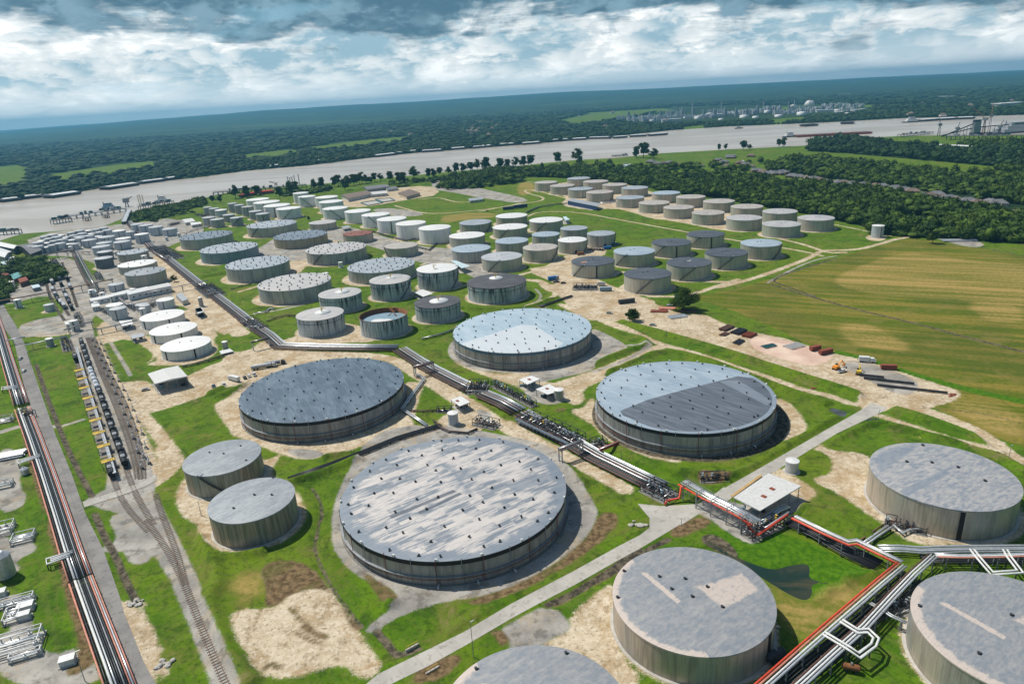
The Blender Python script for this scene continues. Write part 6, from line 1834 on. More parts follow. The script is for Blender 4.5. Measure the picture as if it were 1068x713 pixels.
# links in the middle
rack('silver lines in a zigzag from the gantry down to the black line', G('i', [(325,128),(372,158),(300,255),(235,345),(310,395),(388,448)]),[(-.6,0,.4, 'silverpipe'),(.5,0,.4, 'silverpipe')],.9,6)
rack('black pipe bed crossing the green strip left of the largest tank', G('c', [(405,405),(560,350),(720,290),(860,232),(1000,190),(1040,178)]),[(k * .8 - 1.6,0,.3, 'blackpipe') for k in range(5)],.6,6)
rack('black zigzag line round the small white tank', G('i', [(430,410),(460,450),(520,480),(640,492),(700,465)]),[(-.4,0,.3, 'blackpipe'),(.5,0,.3, 'brownpipe')],.6,5)
rack('dark branch across the grass left of the small white tank', G('i', [(285,352),(380,353),(450,352)]),[(-.4,0,.25, 'brownpipe'),(.4,0,.25, 'blackpipe')],.6,5)
rack('black line from the pump manifold across the lane to the giant pale roof', G('F', [(740,540),(860,500),(960,465),(1040,440)]),[(k * .8 - 1.2,0,.3, 'blackpipe') for k in range(4)],.8,6)
rack('dark line running left from the giant pale roof', G('m', [(0,218),(70,202),(135,180)]),[(-.6,0,.3, 'blackpipe'),(.4,0,.3, 'silverpipe'),(1.2,0,.25, 'blackpipe')],.9,7)
rack('black line beside the lane by the blue walled tank', G('O', [(540,465),(640,440),(740,415),(840,395)]),[(-.6,0,.3, 'blackpipe'),(.4,0,.3, 'blackpipe')],.8,8)
rack('silver loop line on the grass in front of the tinted roof tank', G('s', [(690,582),(760,568),(780,548),(812,556)]),[(-.4,0,.35, 'silverpipe'),(.6,0,.3, 'blackpipe')],.9,6)
rack('brown line curving round the pipe rack bend tank', G('s', [(760,630),(820,608),(880,592),(945,596)]),[(0,0,.35, 'brownpipe'),(.8,0,.3, 'blackpipe')],.8,6)
rack('black trunk line between white tank row and rusty roofed tank', G('H', [(75,370),(180,405),(300,438),(400,462),(480,440)]),[(-.8,0,.4, 'blackpipe'),(.4,0,.4, 'blackpipe')],1.0,10)
rack('black lines beyond the whitest tank', G('H', [(500,520),(600,550),(680,480),(780,465)]),[(-.6,0,.35, 'blackpipe'),(.6,0,.35, 'blackpipe')],1.0,8)
rack('dark line bend in the north meadow before the long canopy', G('J', [(80,378),(140,350),(200,325),(330,305),(460,293)]),[(-1.4,0,.45, 'blackpipe'),(0,0,.45, 'blackpipe'),(1.4,0,.45, 'grey')],1.2,12)
rack('silver line right of the long canopy', G('J', [(765,298),(840,290),(905,280)]),[(-.8,0,.45, 'silverpipe'),(.6,0,.45, 'silverpipe')],2.2,12)
rack('dark trench lines in front of the three low white tanks', G('y', [(770,495),(850,478),(940,455),(1030,425)]),[(-.8,0,.3, 'blackpipe'),(0,0,.3, 'brownpipe'),(.8,0,.3, 'blackpipe')],.8,7)
rack('overhead line from the long white sheds to the alley junction', G('s', [(0,452),(130,425),(260,398),(400,372)],5),[(-.7,0,.4, 'light_grey'),(.4,0,.3, 'brownpipe')],5,14)
rack('red brown overhead pipe bridge crossing the whole rail yard', G('r', [(-80,398),(0,380),(200,345),(400,305),(560,275),(700,245)],6),[(-1.2,0,.35, 'brownpipe'),(-.3,0,.4, 'brownpipe'),(.7,0,.35, 'brownpipe')],6,14, tall=True)
rack('dark overhead conveyor bridge with a bend behind the rail yard', G('r', [(190,112),(330,85),(440,62),(462,68)],8),[(-1.5,0,.5, 'dark'),(-.3,0,.5, 'brownpipe'),(.9,0,.5, 'dark')],8,12, tall=True)
rack('twin red brown pipe racks running down beside the rail yard', G('r', [(462,72),(500,150),(545,235),(575,285)],5),[(-3.4,0,.4, 'brownpipe'),(-2.4,0,.35, 'brownpipe'),(-1,0,.3, 'dark'),(1.4,0,.4, 'silverpipe'),(2.6,0,.35, 'brownpipe'),(3.6,0,.35, 'grey')],5,12, tall=True)
rack('overhead line crossing the grass left of the rail head', G('r', [(150,655),(280,628),(420,600)],4),[(-.5,0,.35, 'light_grey'),(.5,0,.35, 'grey')],4,12)
rack('overhead line leaving the road towards the rail head', G('r', [(40,625),(100,612),(155,603)],4),[(-.5,0,.35, 'light_grey'),(.5,0,.35, 'grey')],4,10)
rack('overhead line from the rail head to the small west farm', G('r', [(590,560),(680,540),(760,522),(850,500)],4),[(-.8,0,.35, 'grey'),(.2,0,.3, 'brownpipe'),(1,0,.3, 'dark')],4,10)
rack('overhead line over the rail tracks at the rail head', G('r', [(400,560),(480,530),(580,508)],5),[(-.5,0,.4, 'grey'),(.5,0,.4, 'dark')],5,9)
rack('dark rack behind the slim white tanks of the west farm', G('r', [(740,360),(790,400),(900,385),(1000,365)],3),[(-.5,0,.3, 'light_grey'),(.5,0,.3, 'brownpipe')],3,10)
rack('pipe trestle by the chemical terminal dock ramp', G('N', [(600,370),(640,410),(690,440)],2),[(-1.5,0,.35, 'brownpipe'),(0,0,.35, 'silverpipe'),(1.4,0,.35, 'brownpipe')],2,10)
# portal gantries across the service road
def gantry(label, win, a, b, h, foot_w, mtop='grey', thick=1.4):
 A_ = np.array(G(win, [a], h)[0]); B_ = np.array(G(win, [b], h)[0]); c = (A_ + B_) / 2; d = B_ - A_; L_ = float(np.linalg.norm(d)); ang = math.atan2(d[1], d[0])
 root = empty('pipe_gantry', (c[0], c[1],0), ang, label, 'gantry', 'gantries over the service road')
 mb = MB()
 for sx_ in (-1,1):
  for sy_ in (-1,1):
   mb.box((sx_ * (L_ / 2 - .4), sy_ * foot_w / 2,0),(.5,.5, h), z0=-.2)
  mb.box((sx_ * (L_ / 2 - .4),0, h - .3),(.5, foot_w + .5,.5)); mb.box((sx_ * (L_ / 2 - .4),0, h * .5),(.3, foot_w, .3))
 mb.build('portal_leg', M['light_grey'], root)
 mb = MB()
 for sy_ in (-1,1):
  mb.box((0, sy_ * foot_w / 2, h + .25),(L_, .35,.6))
 n_ = int(L_ / 2)
 for k in range(n_ + 1): mb.box((-L_ / 2 + L_ * k / n_, 0, h + .1),(.2, foot_w, .2))
 mb.build('beam', M[mtop], root)
 for k in range(3):
  yy = -foot_w / 2 + foot_w * (k + .5) / 3
  MB().tube([(-L_ / 2 - .2, yy, h + .75),(L_ / 2 + .2, yy, h + .75)],.27,8).build('pipe', M[['brownpipe', 'silverpipe', mtop][k]], root)
 return root
gantry('reddish topped gantry by the corner of the dark slate roof', 'i', (305,78),(425,48),6.5,3.0, 'brownpipe')
gantry('grey gantry beside the largest tank over the service road', 'j', (318,470),(455,418),6.5,2.4)
gantry('small red gantry between the alley and the half dark roof', 'j', (570,472),(680,428),2.6,1.2, 'red')
gantry('dark gantry at the alley bend left of the slate roof', 'x', (128,148),(200,130),6,1.2, 'dark')
# pump house machinery under canopies is built with the canopies

# ---------------------------------------------------------------- roofs on posts and sheds
def canopy(label, quad, h, mt, walls=None, fascia=.35, machinery=0, patches=(), name='canopy', cat='canopy', group=None, seed=0, ridge_=0.0, post=.22, wallmat='offwhite'):
 """quad: world xy corners of the roof at height h"""
 Q = [np.array(q) for q in quad]; c = sum(Q) / 4
 root = empty(name, (c[0], c[1],0),0, label, cat, group)
 q_ = [(float(q[0] - c[0]), float(q[1] - c[1])) for q in Q]
 area_ = sum(q_[i][0] * q_[(i + 1) % 4][1] - q_[(i + 1) % 4][0] * q_[i][1] for i in range(4))
 if area_ < 0: q_ = [q_[0], q_[3], q_[2], q_[1]]
 mb = MB()
 top = [(x, y, h + fascia) for x, y in q_]; bot = [(x, y, h) for x, y in q_]
 mid1 = ((q_[0][0] + q_[3][0]) / 2,(q_[0][1] + q_[3][1]) / 2, h + fascia + ridge_); mid2 = ((q_[1][0] + q_[2][0]) / 2,(q_[1][1] + q_[2][1]) / 2, h + fascia + ridge_)
 vs_ = bot + top + [mid1, mid2]
 mb.add(vs_, [(3,2,1,0),(0,1,5,4),(2,3,7,6),(1,2,6,9,5),(3,0,4,8,7),(4,5,9,8),(8,9,6,7)])
 rfo = mb.build('roof', M[mt], root)
 mb = MB()
 e1 = math.hypot(q_[1][0] - q_[0][0], q_[1][1] - q_[0][1]); e2 = math.hypot(q_[2][0] - q_[1][0], q_[2][1] - q_[1][1])
 ang = math.atan2(q_[1][1] - q_[0][1], q_[1][0] - q_[0][0])
 for i in range(4):
  a = np.array(q_[i]); b = np.array(q_[(i + 1) % 4]); n_ = max(1, int(np.linalg.norm(b - a) / 6))
  for k in range(n_):
   p = (a + (b - a) * k / n_) * .94
   mb.box((p[0], p[1],0),(post, post, h), ang, z0=-.1)
 mb.build('posts', M['grey'], root)
 if walls:
  for w_ in walls:
   a = np.array(q_[w_]) * .97; b = np.array(q_[(w_ + 1) % 4]) * .97
   mm = (a + b) / 2
   MB().box((mm[0], mm[1],0),(float(np.linalg.norm(b - a)),.18, h - .02), math.atan2(b[1] - a[1], b[0] - a[0]), z0=0).build('wall', M[wallmat], root)
 for (fx_, fy_) in patches:
  x0 = (q_[0][0] * (1 - fx_) + q_[1][0] * fx_) * (1 - fy_) + (q_[3][0] * (1 - fx_) + q_[2][0] * fx_) * fy_
  y0 = (q_[0][1] * (1 - fx_) + q_[1][1] * fx_) * (1 - fy_) + (q_[3][1] * (1 - fx_) + q_[2][1] * fx_) * fy_
  MB().box((x0, y0,0),(1.9,1.5,.25), ang, z0=h + fascia + ridge_ * .6).build('roof_patch', M['redrust'], rfo)
 MB().box((0,0,0),(e1 * .95, e2 * .95,.15), ang, z0=.0).build('slab', M['concrete'], root)
 r_ = random.Random(seed)
 for k in range(machinery):
  fx_, fy_ = r_.uniform(-.38,.38), r_.uniform(-.38,.38)
  x0, y0 = fx_ * e1 * math.cos(ang) - fy_ * e2 * math.sin(ang), fx_ * e1 * math.sin(ang) + fy_ * e2 * math.cos(ang)
  mb = MB(); mb.cyl((x0 - 1, y0,1.0),(x0 + 1, y0,1.0),.55, seg=10); mb.box((x0, y0,0),(2.4,1.2,.5), z0=.15); mb.cyl((x0 + 1.2, y0,1),(x0 + 1.2, y0,2.4),.22, seg=8)
  mb.build('pump', M[r_.choice(['dark', 'bluegrey', 'grey'])], root)
 return root


def CQ(win, pts, h): return G(win, pts, h)


canopy('large white metal roof on posts between the red pipe bridge and the east tank', CQ('w', [(415,195),(560,95),(695,148),(525,250)],6),6, 'offwhite', fascia=.4, machinery=8, patches=[(.62,.35),(.55,.62)], seed=1, name='pump_shelter', cat='pump shelter', group='shelters')
canopy('open truck loading shed with pale corrugated roof by the rail yard', CQ('L', [(610,278),(735,245),(775,288),(640,320)],6.5),6.5, 'offwhite', walls=[2], fascia=.5, machinery=5, ridge_=.6, seed=2, name='loading_shed', cat='shed', group='shelters', wallmat='grey')
canopy('white pump canopy with a red spot, left one of two above the alley', CQ('m', [(405,385),(455,368),(493,382),(440,405)],4),4, 'white', patches=[(.5,.5)], machinery=6, seed=3, group='shelters', name='pump_shelter', cat='pump shelter')
canopy('white pump canopy with a red spot, right one of two above the alley', CQ('m', [(475,425),(530,403),(580,430),(525,447)],4),4, 'white', patches=[(.4,.5)], machinery=6, seed=4, group='shelters', name='pump_shelter', cat='pump shelter')
canopy('square white pump canopy behind the largest tank', CQ('i', [(535,280),(600,258),(655,295),(590,320)],4),4, 'white', patches=[(.4,.3)], machinery=6, seed=5, group='shelters', name='pump_shelter', cat='pump shelter')
canopy('small white roof over black gear left of the three low white tanks', CQ('y', [(380,208),(460,200),(468,225),(400,240)],4),4, 'white', machinery=4, seed=6, group='shelters')
canopy('small pale blue roof on the bare ground left of the low white tanks', CQ('y', [(450,298),(530,283),(540,300),(465,318)],3.5),3.5, 'light_grey', machinery=4, seed=7, group='shelters')
canopy('tiny white roof on posts right of the rear low white tank', CQ('y', [(850,132),(885,122),(905,150),(868,162)],4.5),4.5, 'white', machinery=2, seed=8, group='shelters')
canopy('pale blue canopy behind the tall streaked tank', CQ('H', [(800,640),(850,640),(985,692),(905,712)],5),5, 'paleblue', machinery=3, seed=9, group='shelters')
canopy('white square roof between the streaked tanks', CQ('P', [(431,304.5),(441,302),(452,306.3),(441.5,309.7)],4),4, 'white', machinery=2, seed=10, group='shelters')
canopy('long dark sided canopy in front of the north east block', CQ('J', [(460,262),(500,243),(775,290),(735,315)],6),6, 'light_grey', walls=[0,3], seed=11, group='shelters', name='long_shed', cat='shed', wallmat='navy')
canopy('small pale canopy behind the widest cream tank', CQ('J', [(420,412),(445,408),(485,436),(440,447)],5),5, 'paleblue', seed=12, group='shelters')
canopy('thin white roof between the wide flat tanks', CQ('I', [(440,945),(540,925),(560,935),(460,962)],3),3, 'white', machinery=2, seed=13, group='shelters')
canopy('small silver roof between the cream roofed tank and rusty red roof', CQ('I', [(675,505),(740,492),(770,508),(700,522)],3.5),3.5, 'light_grey', seed=14, group='shelters')
canopy('horizontal silver shed roof by the alley junction', CQ('s', [(200,462),(235,448),(275,488),(240,500)],4),4, 'light_grey', walls=[0,1,2,3], seed=15, group='shelters', name='shed', cat='shed', wallmat='light_grey')
canopy('tiny white box shelter at the foot of the grey vessel by the junction', CQ('s', [(315,548),(355,538),(375,560),(330,570)],4.5),4.5, 'white', machinery=2, seed=16, group='shelters')
canopy('slab like white cover right of the front low white tank', CQ('b', [(915,38),(960,28),(975,38),(925,50)],1.2),1.2, 'white', seed=17, group='shelters')


def building(label, quad, h, wallm, roofm, ridge_=1.2, windows=0, name='building', cat='building', group=None, door=True):
 """gabled block: quad = world xy footprint corners (0-1 is a long side)"""
 Q = [np.array(q[:2]) for q in quad]; c = sum(Q) / 4
 q_ = [(q - c) for q in Q]
 if sum(q_[i][0] * q_[(i + 1) % 4][1] - q_[(i + 1) % 4][0] * q_[i][1] for i in range(4)) < 0: q_ = [q_[1], q_[0], q_[3], q_[2]]
 root = empty(name, (c[0], c[1],0),0, label, cat, group)
 b_ = [(float(x), float(y),0) for x, y in q_]; t_ = [(x, y, h) for x, y, _ in b_]
 r1 = (q_[0] + q_[3]) / 2; r2 = (q_[1] + q_[2]) / 2
 R1 = (float(r1[0]), float(r1[1]), h + ridge_ - .02); R2 = (float(r2[0]), float(r2[1]), h + ridge_ - .02)
 MB().add(b_ + t_ + [R1, R2],[(0,1,5,4),(1,2,6,9,5),(2,3,7,6),(3,0,4,8,7)]).build('wall', M[wallm], root)
 o_ = 1.05
 e = [(float(x) * o_, float(y) * o_, h - .08) for x, y in q_]
 Ra = (R1[0] * o_, R1[1] * o_, h + ridge_ + .12); Rb = (R2[0] * o_, R2[1] * o_, h + ridge_ + .12)
 e2 = [(x, y, z + .2) for x, y, z in e]
 lo1 = (Ra[0], Ra[1], h + ridge_ - .1); lo2 = (Rb[0], Rb[1], h + ridge_ - .1)
 MB().add(e + e2 + [Ra, Rb, lo1, lo2],[(4,5,9,8),(6,7,8,9),(0,1,5,4),(2,3,7,6),(1,11,9,5),(2,6,9,11),(3,10,8,7),(0,4,8,10),(1,0,10,11),(3,2,11,10)]).build('roof', M[roofm], root)
 a, b = q_[0], q_[1]
 for side, (a, b) in enumerate(((q_[0], q_[1]),(q_[2], q_[3]))):
  L_ = float(np.linalg.norm(b - a)); an = math.atan2(b[1] - a[1], b[0] - a[0])
  for k in range(windows):
   p = a + (b - a) * (k + .7) / (windows + .4)
   MB().box((p[0], p[1],0),(min(1.6, L_ / windows * .4),.12,1.2), an, z0=h * .4).build('window', M['glass'], root)
  if door and side == 0:
   p = a + (b - a) * .12
   MB().box((p[0], p[1],0),(1.2,.14,2.1), an, z0=.05).build('door', M['dark'], root)
 return root


def bq(win, pts): return G(win, pts, 0)



SHED = [('y', [(205,95),(330,68),(345,82),(215,110)],4, 'white', 'white', 'low white shed at the left end of the long white row'),
  ('y', [(335,72),(440,45),(460,62),(350,85)],5, 'white', 'white', 'second low white shed of the long row'),
  ('y', [(430,62),(560,32),(580,52),(450,82)],6, 'white', 'white', 'brightest white shed in the long row, dark pipes in front'),
  ('y', [(560,35),(690,8),(712,26),(580,54)],6, 'white', 'offwhite', 'right end of the long white shed row'),
  ('y', [(215,128),(262,122),(270,140),(222,148)],4, 'white', 'white', 'small white hut left of the overlapping pair of tanks'),
  ('y', [(195,45),(240,38),(246,52),(200,60)],4, 'offwhite', 'paleblue', 'small pale hut at the end of the rail yard'),
  ('y', [(50,240),(105,228),(118,245),(60,258)],4, 'offwhite', 'white', 'white hut at the rail head'),
  ('G', [(-60,285),(120,345),(60,400),(-120,350)],8, 'grey', 'white', 'large white gabled warehouse at the left edge, front one'),
  ('G', [(-60,235),(190,290),(140,318),(-60,275)],8, 'grey', 'white', 'large white gabled warehouse at the left edge, rear one'),
  ('G', [(190,285),(330,265),(400,330),(300,370)],8, 'dark', 'roofgrey', 'dark roofed warehouse under the conveyor bridge'),
  ('G', [(20,425),(95,400),(140,430),(60,470)],5, 'bluegrey', 'paleblue', 'bluish old building near the dark tree clump'),
  ('G', [(80,370),(150,362),(158,378),(90,388)],4, 'grey', 'white', 'small white topped hut behind the dark tree clump'),
  ('G', [(110,545),(180,520),(215,555),(140,590)],5, 'brick', 'teal', 'small house with teal roof at the far left'),
  ('G', [(180,585),(250,565),(275,595),(200,620)],5, 'brick', 'redrust', 'small house with rusty red roof at the far left'),
  ('G', [(295,635),(360,622),(385,645),(315,660)],3.5, 'grey', 'paleblue', 'low pale roofed hut beside the grass at the left'),
  ('G', [(20,520),(70,505),(95,540),(40,560)],5, 'brick', 'redrust', 'old house with dark red roof at the left edge'),
  ('G', [(5,450),(60,440),(80,470),(20,480)],5, 'offwhite', 'bluegrey', 'pale blue walled building at the left edge'),
  ('A', [(420,185),(520,168),(545,180),(450,200)],6, 'offwhite', 'roofbrown', 'tan roofed workshop at the left of the works yard'),
  ('A', [(510,150),(600,140),(620,150),(530,162)],6, 'grey', 'roofgrey', 'grey roofed hall at the back of the works yard'),
  ('A', [(530,172),(600,165),(610,175),(540,182)],5, 'offwhite', 'offwhite', 'pale roofed building in the middle of the works yard'),
  ('A', [(655,175),(700,160),(745,175),(690,190)],5, 'cream', 'roofbrown', 'tan building at the right of the works yard'),
  ('A', [(600,150),(640,145),(655,152),(610,158)],4, 'offwhite', 'roofgrey', 'small hut behind the works yard'),
  ('A', [(945,195),(1000,190),(1005,198),(950,205)],3.5, 'light_grey', 'light_grey', 'long silver cabin alone in the north field'),
  ('s', [(240,10),(300,2),(320,20),(260,30)],4, 'offwhite', 'offwhite', 'pale low building beyond the alley start'),
  ('s', [(290,30),(350,25),(360,35),(300,45)],4, 'offwhite', 'white', 'pale low building left of the levee cluster'),
  ]
for i, (wn, pts_, h_, wm, rm_, lb) in enumerate(SHED):
 building(lb, bq(wn, pts_), h_, wm, rm_, ridge_=.8 if h_ < 7 else 2.0, windows=3, name='shed' if 'shed' in lb or 'hut' in lb else 'building', cat='shed' if ('shed' in lb or 'hut' in lb) else 'building', group='works buildings')
# settling basins with teal rims
for i, pts_ in enumerate([[(500,205),(560,195),(590,205),(530,216)],[(560,190),(620,185),(640,195),(590,202)]]):
 Q = bq('A', pts_); c = np.mean(Q, 0)
 r0 = empty('settling_basin', (c[0], c[1],0),0,['settling basin with dark rim, left one of the works yard', 'settling basin with dark rim, right one of the works yard'][i], 'basin', 'settling basins')
 mb = MB()
 for a, b in zip(Q, Q[1:] + Q[:1]): mb.bar((a[0] - c[0], a[1] - c[1],.5),(b[0] - c[0], b[1] - c[1],.5),2.2,1.2)
 mb.build('rim_wall', M['tealdark'], r0)
 MB().add([(q[0] - c[0], q[1] - c[1],.3) for q in Q],[(0,1,2,3)]).build('water_surface', M['concrete'], r0)

# ---------------------------------------------------------------- houses
def house_meshes(w, d, h, rh, wallm, roofm, wing):
 root = empty('house')
 def blk(x0, y0, w, d, h, rh):
  a, b = w / 2, d / 2
  MB().box((x0, y0,0),(w, d, h), z0=0).build('wall', M[wallm], root)
  e = .5; rr = max(.1, a - b)
  vs_ = [(x0 - a - e, y0 - b - e, h),(x0 + a + e, y0 - b - e, h),(x0 + a + e, y0 + b + e, h),(x0 - a - e, y0 + b + e, h),(x0 - rr, y0, h + rh),(x0 + rr, y0, h + rh)]
  rfo = MB().add(vs_, [(0,1,5,4),(2,3,4,5),(1,2,5),(3,0,4),(3,2,1,0)]).build('roof', M[roofm], root)
  for k in range(3):
   MB().box((x0 - a * .6 + k * a * .6, y0 - b - .03,0),(1.2,.1,1.2), z0=1.0).build('window', M['glass'], root)
  return rfo
 rfo = blk(0,0, w, d, h, rh)
 if wing: blk(w * .28,-d * .55, w * .42, d * .7, h, rh * .8)
 MB().box((-w * .1,-d / 2 - .04,0),(1.0,.1,2.1), z0=.05).build('door', M['dark'], root)
 MB().box((w * .2, d * .1, h + rh * .4),(.8,.8, rh * .9)).build('chimney', M['brick'], rfo)
 return root


HT = [house_meshes(18,11,3.2,3.6, 'brick', 'roofbrown', True), house_meshes(17,12,3.2,3.8, 'cream', 'roofgrey', True), house_meshes(15,10,3.0,3.0, 'offwhite', 'roofbrown', False), house_meshes(20,12,3.2,4.0, 'brick', 'roofgrey', True)]
HDESC = ['brown roofed winged brick house', 'grey roofed winged cream house', 'small brown roofed white house', 'wide grey roofed brick house']
HP = [('h', p) for p in HPX] + [('u', p) for p in HPU]
used = set(); hc = Counter()
for k, (wn, p) in enumerate(HP):
 t = k % 4 if k % 7 else 3
 x_, y_, _ = G3(wn, [p])[0]
 o = HT[t] if t not in used else copy_tree(HT[t]); used.add(t)
 o.location = (x_, y_, 0); o.rotation_euler = (0,0, R(-12 + (k * 53 % 40) - 20 + (90 if k % 5 == 2 else 0)))
 hc[(t, wn)] += 1
 where = 'among the woods' if wn == 'h' else 'by the levee'
 tag(o, '%s, %s of these from the left %s' % (HDESC[t],(ORD + ['thirteenth', 'fourteenth'])[hc[(t, wn)] - 1], where), 'house', 'village houses')
# blue roofed and long pale buildings of the village
building('white building with blue roof in the village', bq('u', [(60,498),(105,492),(112,500),(68,506)]),4, 'white', 'paleblue', group='village sheds', name='shed', cat='shed', windows=2)
building('long reddish shed beside a blue roof in the village', bq('u', [(765,474),(800,470),(806,478),(770,482)]),4, 'offwhite', 'paleblue', group='village sheds', name='shed', cat='shed', windows=2)
building('long dark roofed hall between village trees', bq('u', [(690,438),(752,436),(756,442),(694,446)]),5, 'grey', 'roofgrey', group='village sheds', name='hall', cat='hall', windows=3)
building('long white roofed row of barns near the grain wharf', bq('C', [(585,270),(760,278),(756,284),(585,276)]),6, 'offwhite', 'white', group='village sheds', name='barn', cat='barn', windows=4)
building('second white roofed barn row near the right edge', bq('C', [(780,282),(950,296),(945,302),(780,290)]),6, 'offwhite', 'white', group='village sheds', name='barn', cat='barn', windows=4)

# ---------------------------------------------------------------- railway
def track(label, P, gauge=1.5, sleepers=True):
 P = [np.array(p) for p in smooth_line(P, 1)]; c0 = np.mean(P, 0)
 root = empty('railway_track', (c0[0], c0[1],0),0, label, 'railway track', 'rail yard tracks')
 for s_ in (-1,1):
  Q = offset_line(P, s_ * gauge / 2); Q1 = offset_line(P, s_ * gauge / 2 + .07)
  mb = MB()
  for i in range(len(Q) - 1):
   mb.bar((Q[i][0] - c0[0], Q[i][1] - c0[1],.28),(Q[i + 1][0] - c0[0], Q[i + 1][1] - c0[1],.28),.14,.2)
  mb.build('rail', M['rail'], root)
 if sleepers:
  mb = MB()
  for p, d in along(P, 1.3): mb.box((p[0] - c0[0], p[1] - c0[1],.1),(.26,2.6,.16), math.atan2(d[1], d[0]))
  mb.build('sleeper_row', M['wood'], root)
 return root


TR = {}
TR['main'] = G('b', [(335,-20),(352,40),(385,140),(425,240),(470,370),(515,490),(545,580),(575,650),(640,760)])
TR['left'] = G('b', [(290,-10),(318,75),(350,190),(395,330),(440,470),(475,580),(520,680),(620,790)])
track('rail track carrying the string of black tank wagons', TR['main'])
track('rail track on the far side of the yellow loading platforms', TR['left'])
for i, dx in enumerate((22,44,66)):
 TR['r%d' % i] = G('b', [(350 + dx * .6,-20),(372 + dx * .7,40),(410 + dx * .8,140),(450 + dx, 240),(500 + dx, 370),(545 + dx * .8,500),(560 + dx * .6,570)])
 track('%s empty siding right of the tank wagons' % ['nearest', 'middle', 'farthest'][i], TR['r%d' % i])
track('single track leading from the yard to the bottom edge', G('a', [(610,30),(690,140),(745,240),(780,320),(850,500),(950,730)]))
track('converging track from the right side of the yard throat', G('a', [(650,-80),(665,-20),(705,80),(740,170),(775,300)]))
for i, pts_ in enumerate([[(300,180),(330,300),(380,400),(430,470)],[(340,150),(370,260),(410,360),(450,440)],[(385,140),(410,230),(450,330),(480,420)],[(285,250),(300,330),(350,430),(400,500)]]):
 track('%s track from the left in the upper rail yard' % ORD[i], G('r', pts_))


def tank_wagon(matn='black', label=''):
 root = empty('tank_wagon', (0,0,0),0, label, 'tank wagon', 'tank wagons')
 mb = MB(); L_ = 13.6
 mb.cyl((-L_ / 2 + .8,0,2.6),(L_ / 2 - .8,0,2.6),1.5, seg=18)
 for s_ in (-1,1): mb.cyl((s_ * (L_ / 2 - .8),0,2.6),(s_ * (L_ / 2 - .25),0,2.6),1.5,.8,18)
 mb.build('tank_barrel', M[matn], root)
 MB().box((0,0,1.0),(L_, 1.6,.3)).build('underframe', M['dark'], root)
 mb = MB(); mb.cyl((0,0,4.0),(0,0,4.55),.6, seg=12); mb.box((0,0,4.35),(3.0,1.8,.08)); mb.build('dome_hatch', M['grey'], root)
 for s_ in (-1,1):
  mb = MB()
  for k in (-.9,.9):
   for y_ in (-.75,.75): mb.cyl((s_ * 4.6 + k, y_ - .07,.82),(s_ * 4.6 + k, y_ + .07,.82),.46, seg=12)
  mb.box((s_ * 4.6,0,.85),(2.4,1.3,.3))
  mb.build('bogie', M['dark'], root)
 mb = MB()
 for s_ in (-1,1):
  mb.bar((-L_ / 2, s_ * 1.3,1.2),(L_ / 2, s_ * 1.3,1.2),.08); mb.box((s_ * L_ / 2,0,1.05),(.5,.5,.4))
 mb.build('side_sill', M['grey'], root)
 return root


M['wagonwhite'] = mat('wagon_pale', (.50,.53,.58),.4)
M['gloss_black'] = mat('wagon_black', (.012,.012,.014),.5,0, dirt=(.04,.035,.03), spec=.25)
line = [q for q in along(TR['main'],15.2,24.0)]
wb = tank_wagon('gloss_black'); wpale = None
n_w = 0
for i, (p, d) in enumerate(line):
 # stop before the crossing road
 if p[1] < at(*px('b', [(540,555)])[0])[1]: break
 pale = i in (5,6,7)
 if pale:
  o = tank_wagon('wagonwhite') if wpale is None else copy_tree(wpale); wpale = wpale or o
 else:
  o = wb if n_w == 0 else copy_tree(wb); n_w += 1
 o.location = (p[0], p[1],.15); o.rotation_euler = (0,0, math.atan2(d[1], d[0]))
 o['label'] = '%s tank wagon, %s in the string counted from the rail head' % ('pale grey' if pale else 'black', (ORD + ['thirteenth', 'fourteenth', 'fifteenth', 'sixteenth', 'seventeenth', 'eighteenth', 'nineteenth', 'twentieth', 'twenty-first', 'twenty-second'])[i])
for p_, lb in (((318,75), 'lone black tank wagon at the rear of the loading platforms'),((466,548), 'lone black tank wagon at the front end of the loading platforms')):
 x_, y_, _ = G3('b', [p_])[0]
 o = copy_tree(wb); P0 = [np.array(q) for q in TR['left']]
 best = min(along(TR['left'],1.0), key=lambda q: abs(q[0][1] - y_))
 o.location = (best[0][0], best[0][1],.15); o.rotation_euler = (0,0, math.atan2(best[1][1], best[1][0])); o['label'] = lb
# loading platforms: yellow gangways over a grey deck
plat = [(330,115),(342,150),(352,188),(367,230),(382,275),(397,322),(412,375),(432,430),(450,492)]
ctr = G('b', [(a + 18, b + 10) for a, b in plat],4)
root = empty('loading_platform', (*ctr[4],0),0, 'long grey loading platform between the two wagon tracks', 'loading platform')
o0 = np.array(ctr[4])
axis_ = smooth_line(G('b', [(318,20),(336,80),(352,140),(378,220),(412,330),(446,440),(478,545)],3.6),1)
QA, QB = offset_line(axis_, -.7), offset_line(axis_, .7)
mb = MB()
for i in range(len(QA) - 1):
 vs_ = [(q[0] - o0[0], q[1] - o0[1],3.6 + e) for e in (0,.15) for q in (QA[i], QA[i + 1], QB[i + 1], QB[i])]
 mb.add(vs_, [(3,2,1,0),(4,5,6,7),(0,1,5,4),(1,2,6,5),(2,3,7,6),(3,0,4,7)])
mb.build('deck', M['light_grey'], root)
mb = MB()
for p, d in along(axis_, 5): mb.box((p[0] - o0[0], p[1] - o0[1],0),(.3,.3,3.6), z0=0); mb.bar((p[0] - o0[0], p[1] - o0[1],3.7),(p[0] - o0[0], p[1] - o0[1],5.0),.12)
for Q_ in (QA, QB): mb.tube([(q[0] - o0[0], q[1] - o0[1],4.8) for q in Q_],.06,4)
mb.build('posts_and_rails', M['grey'], root)
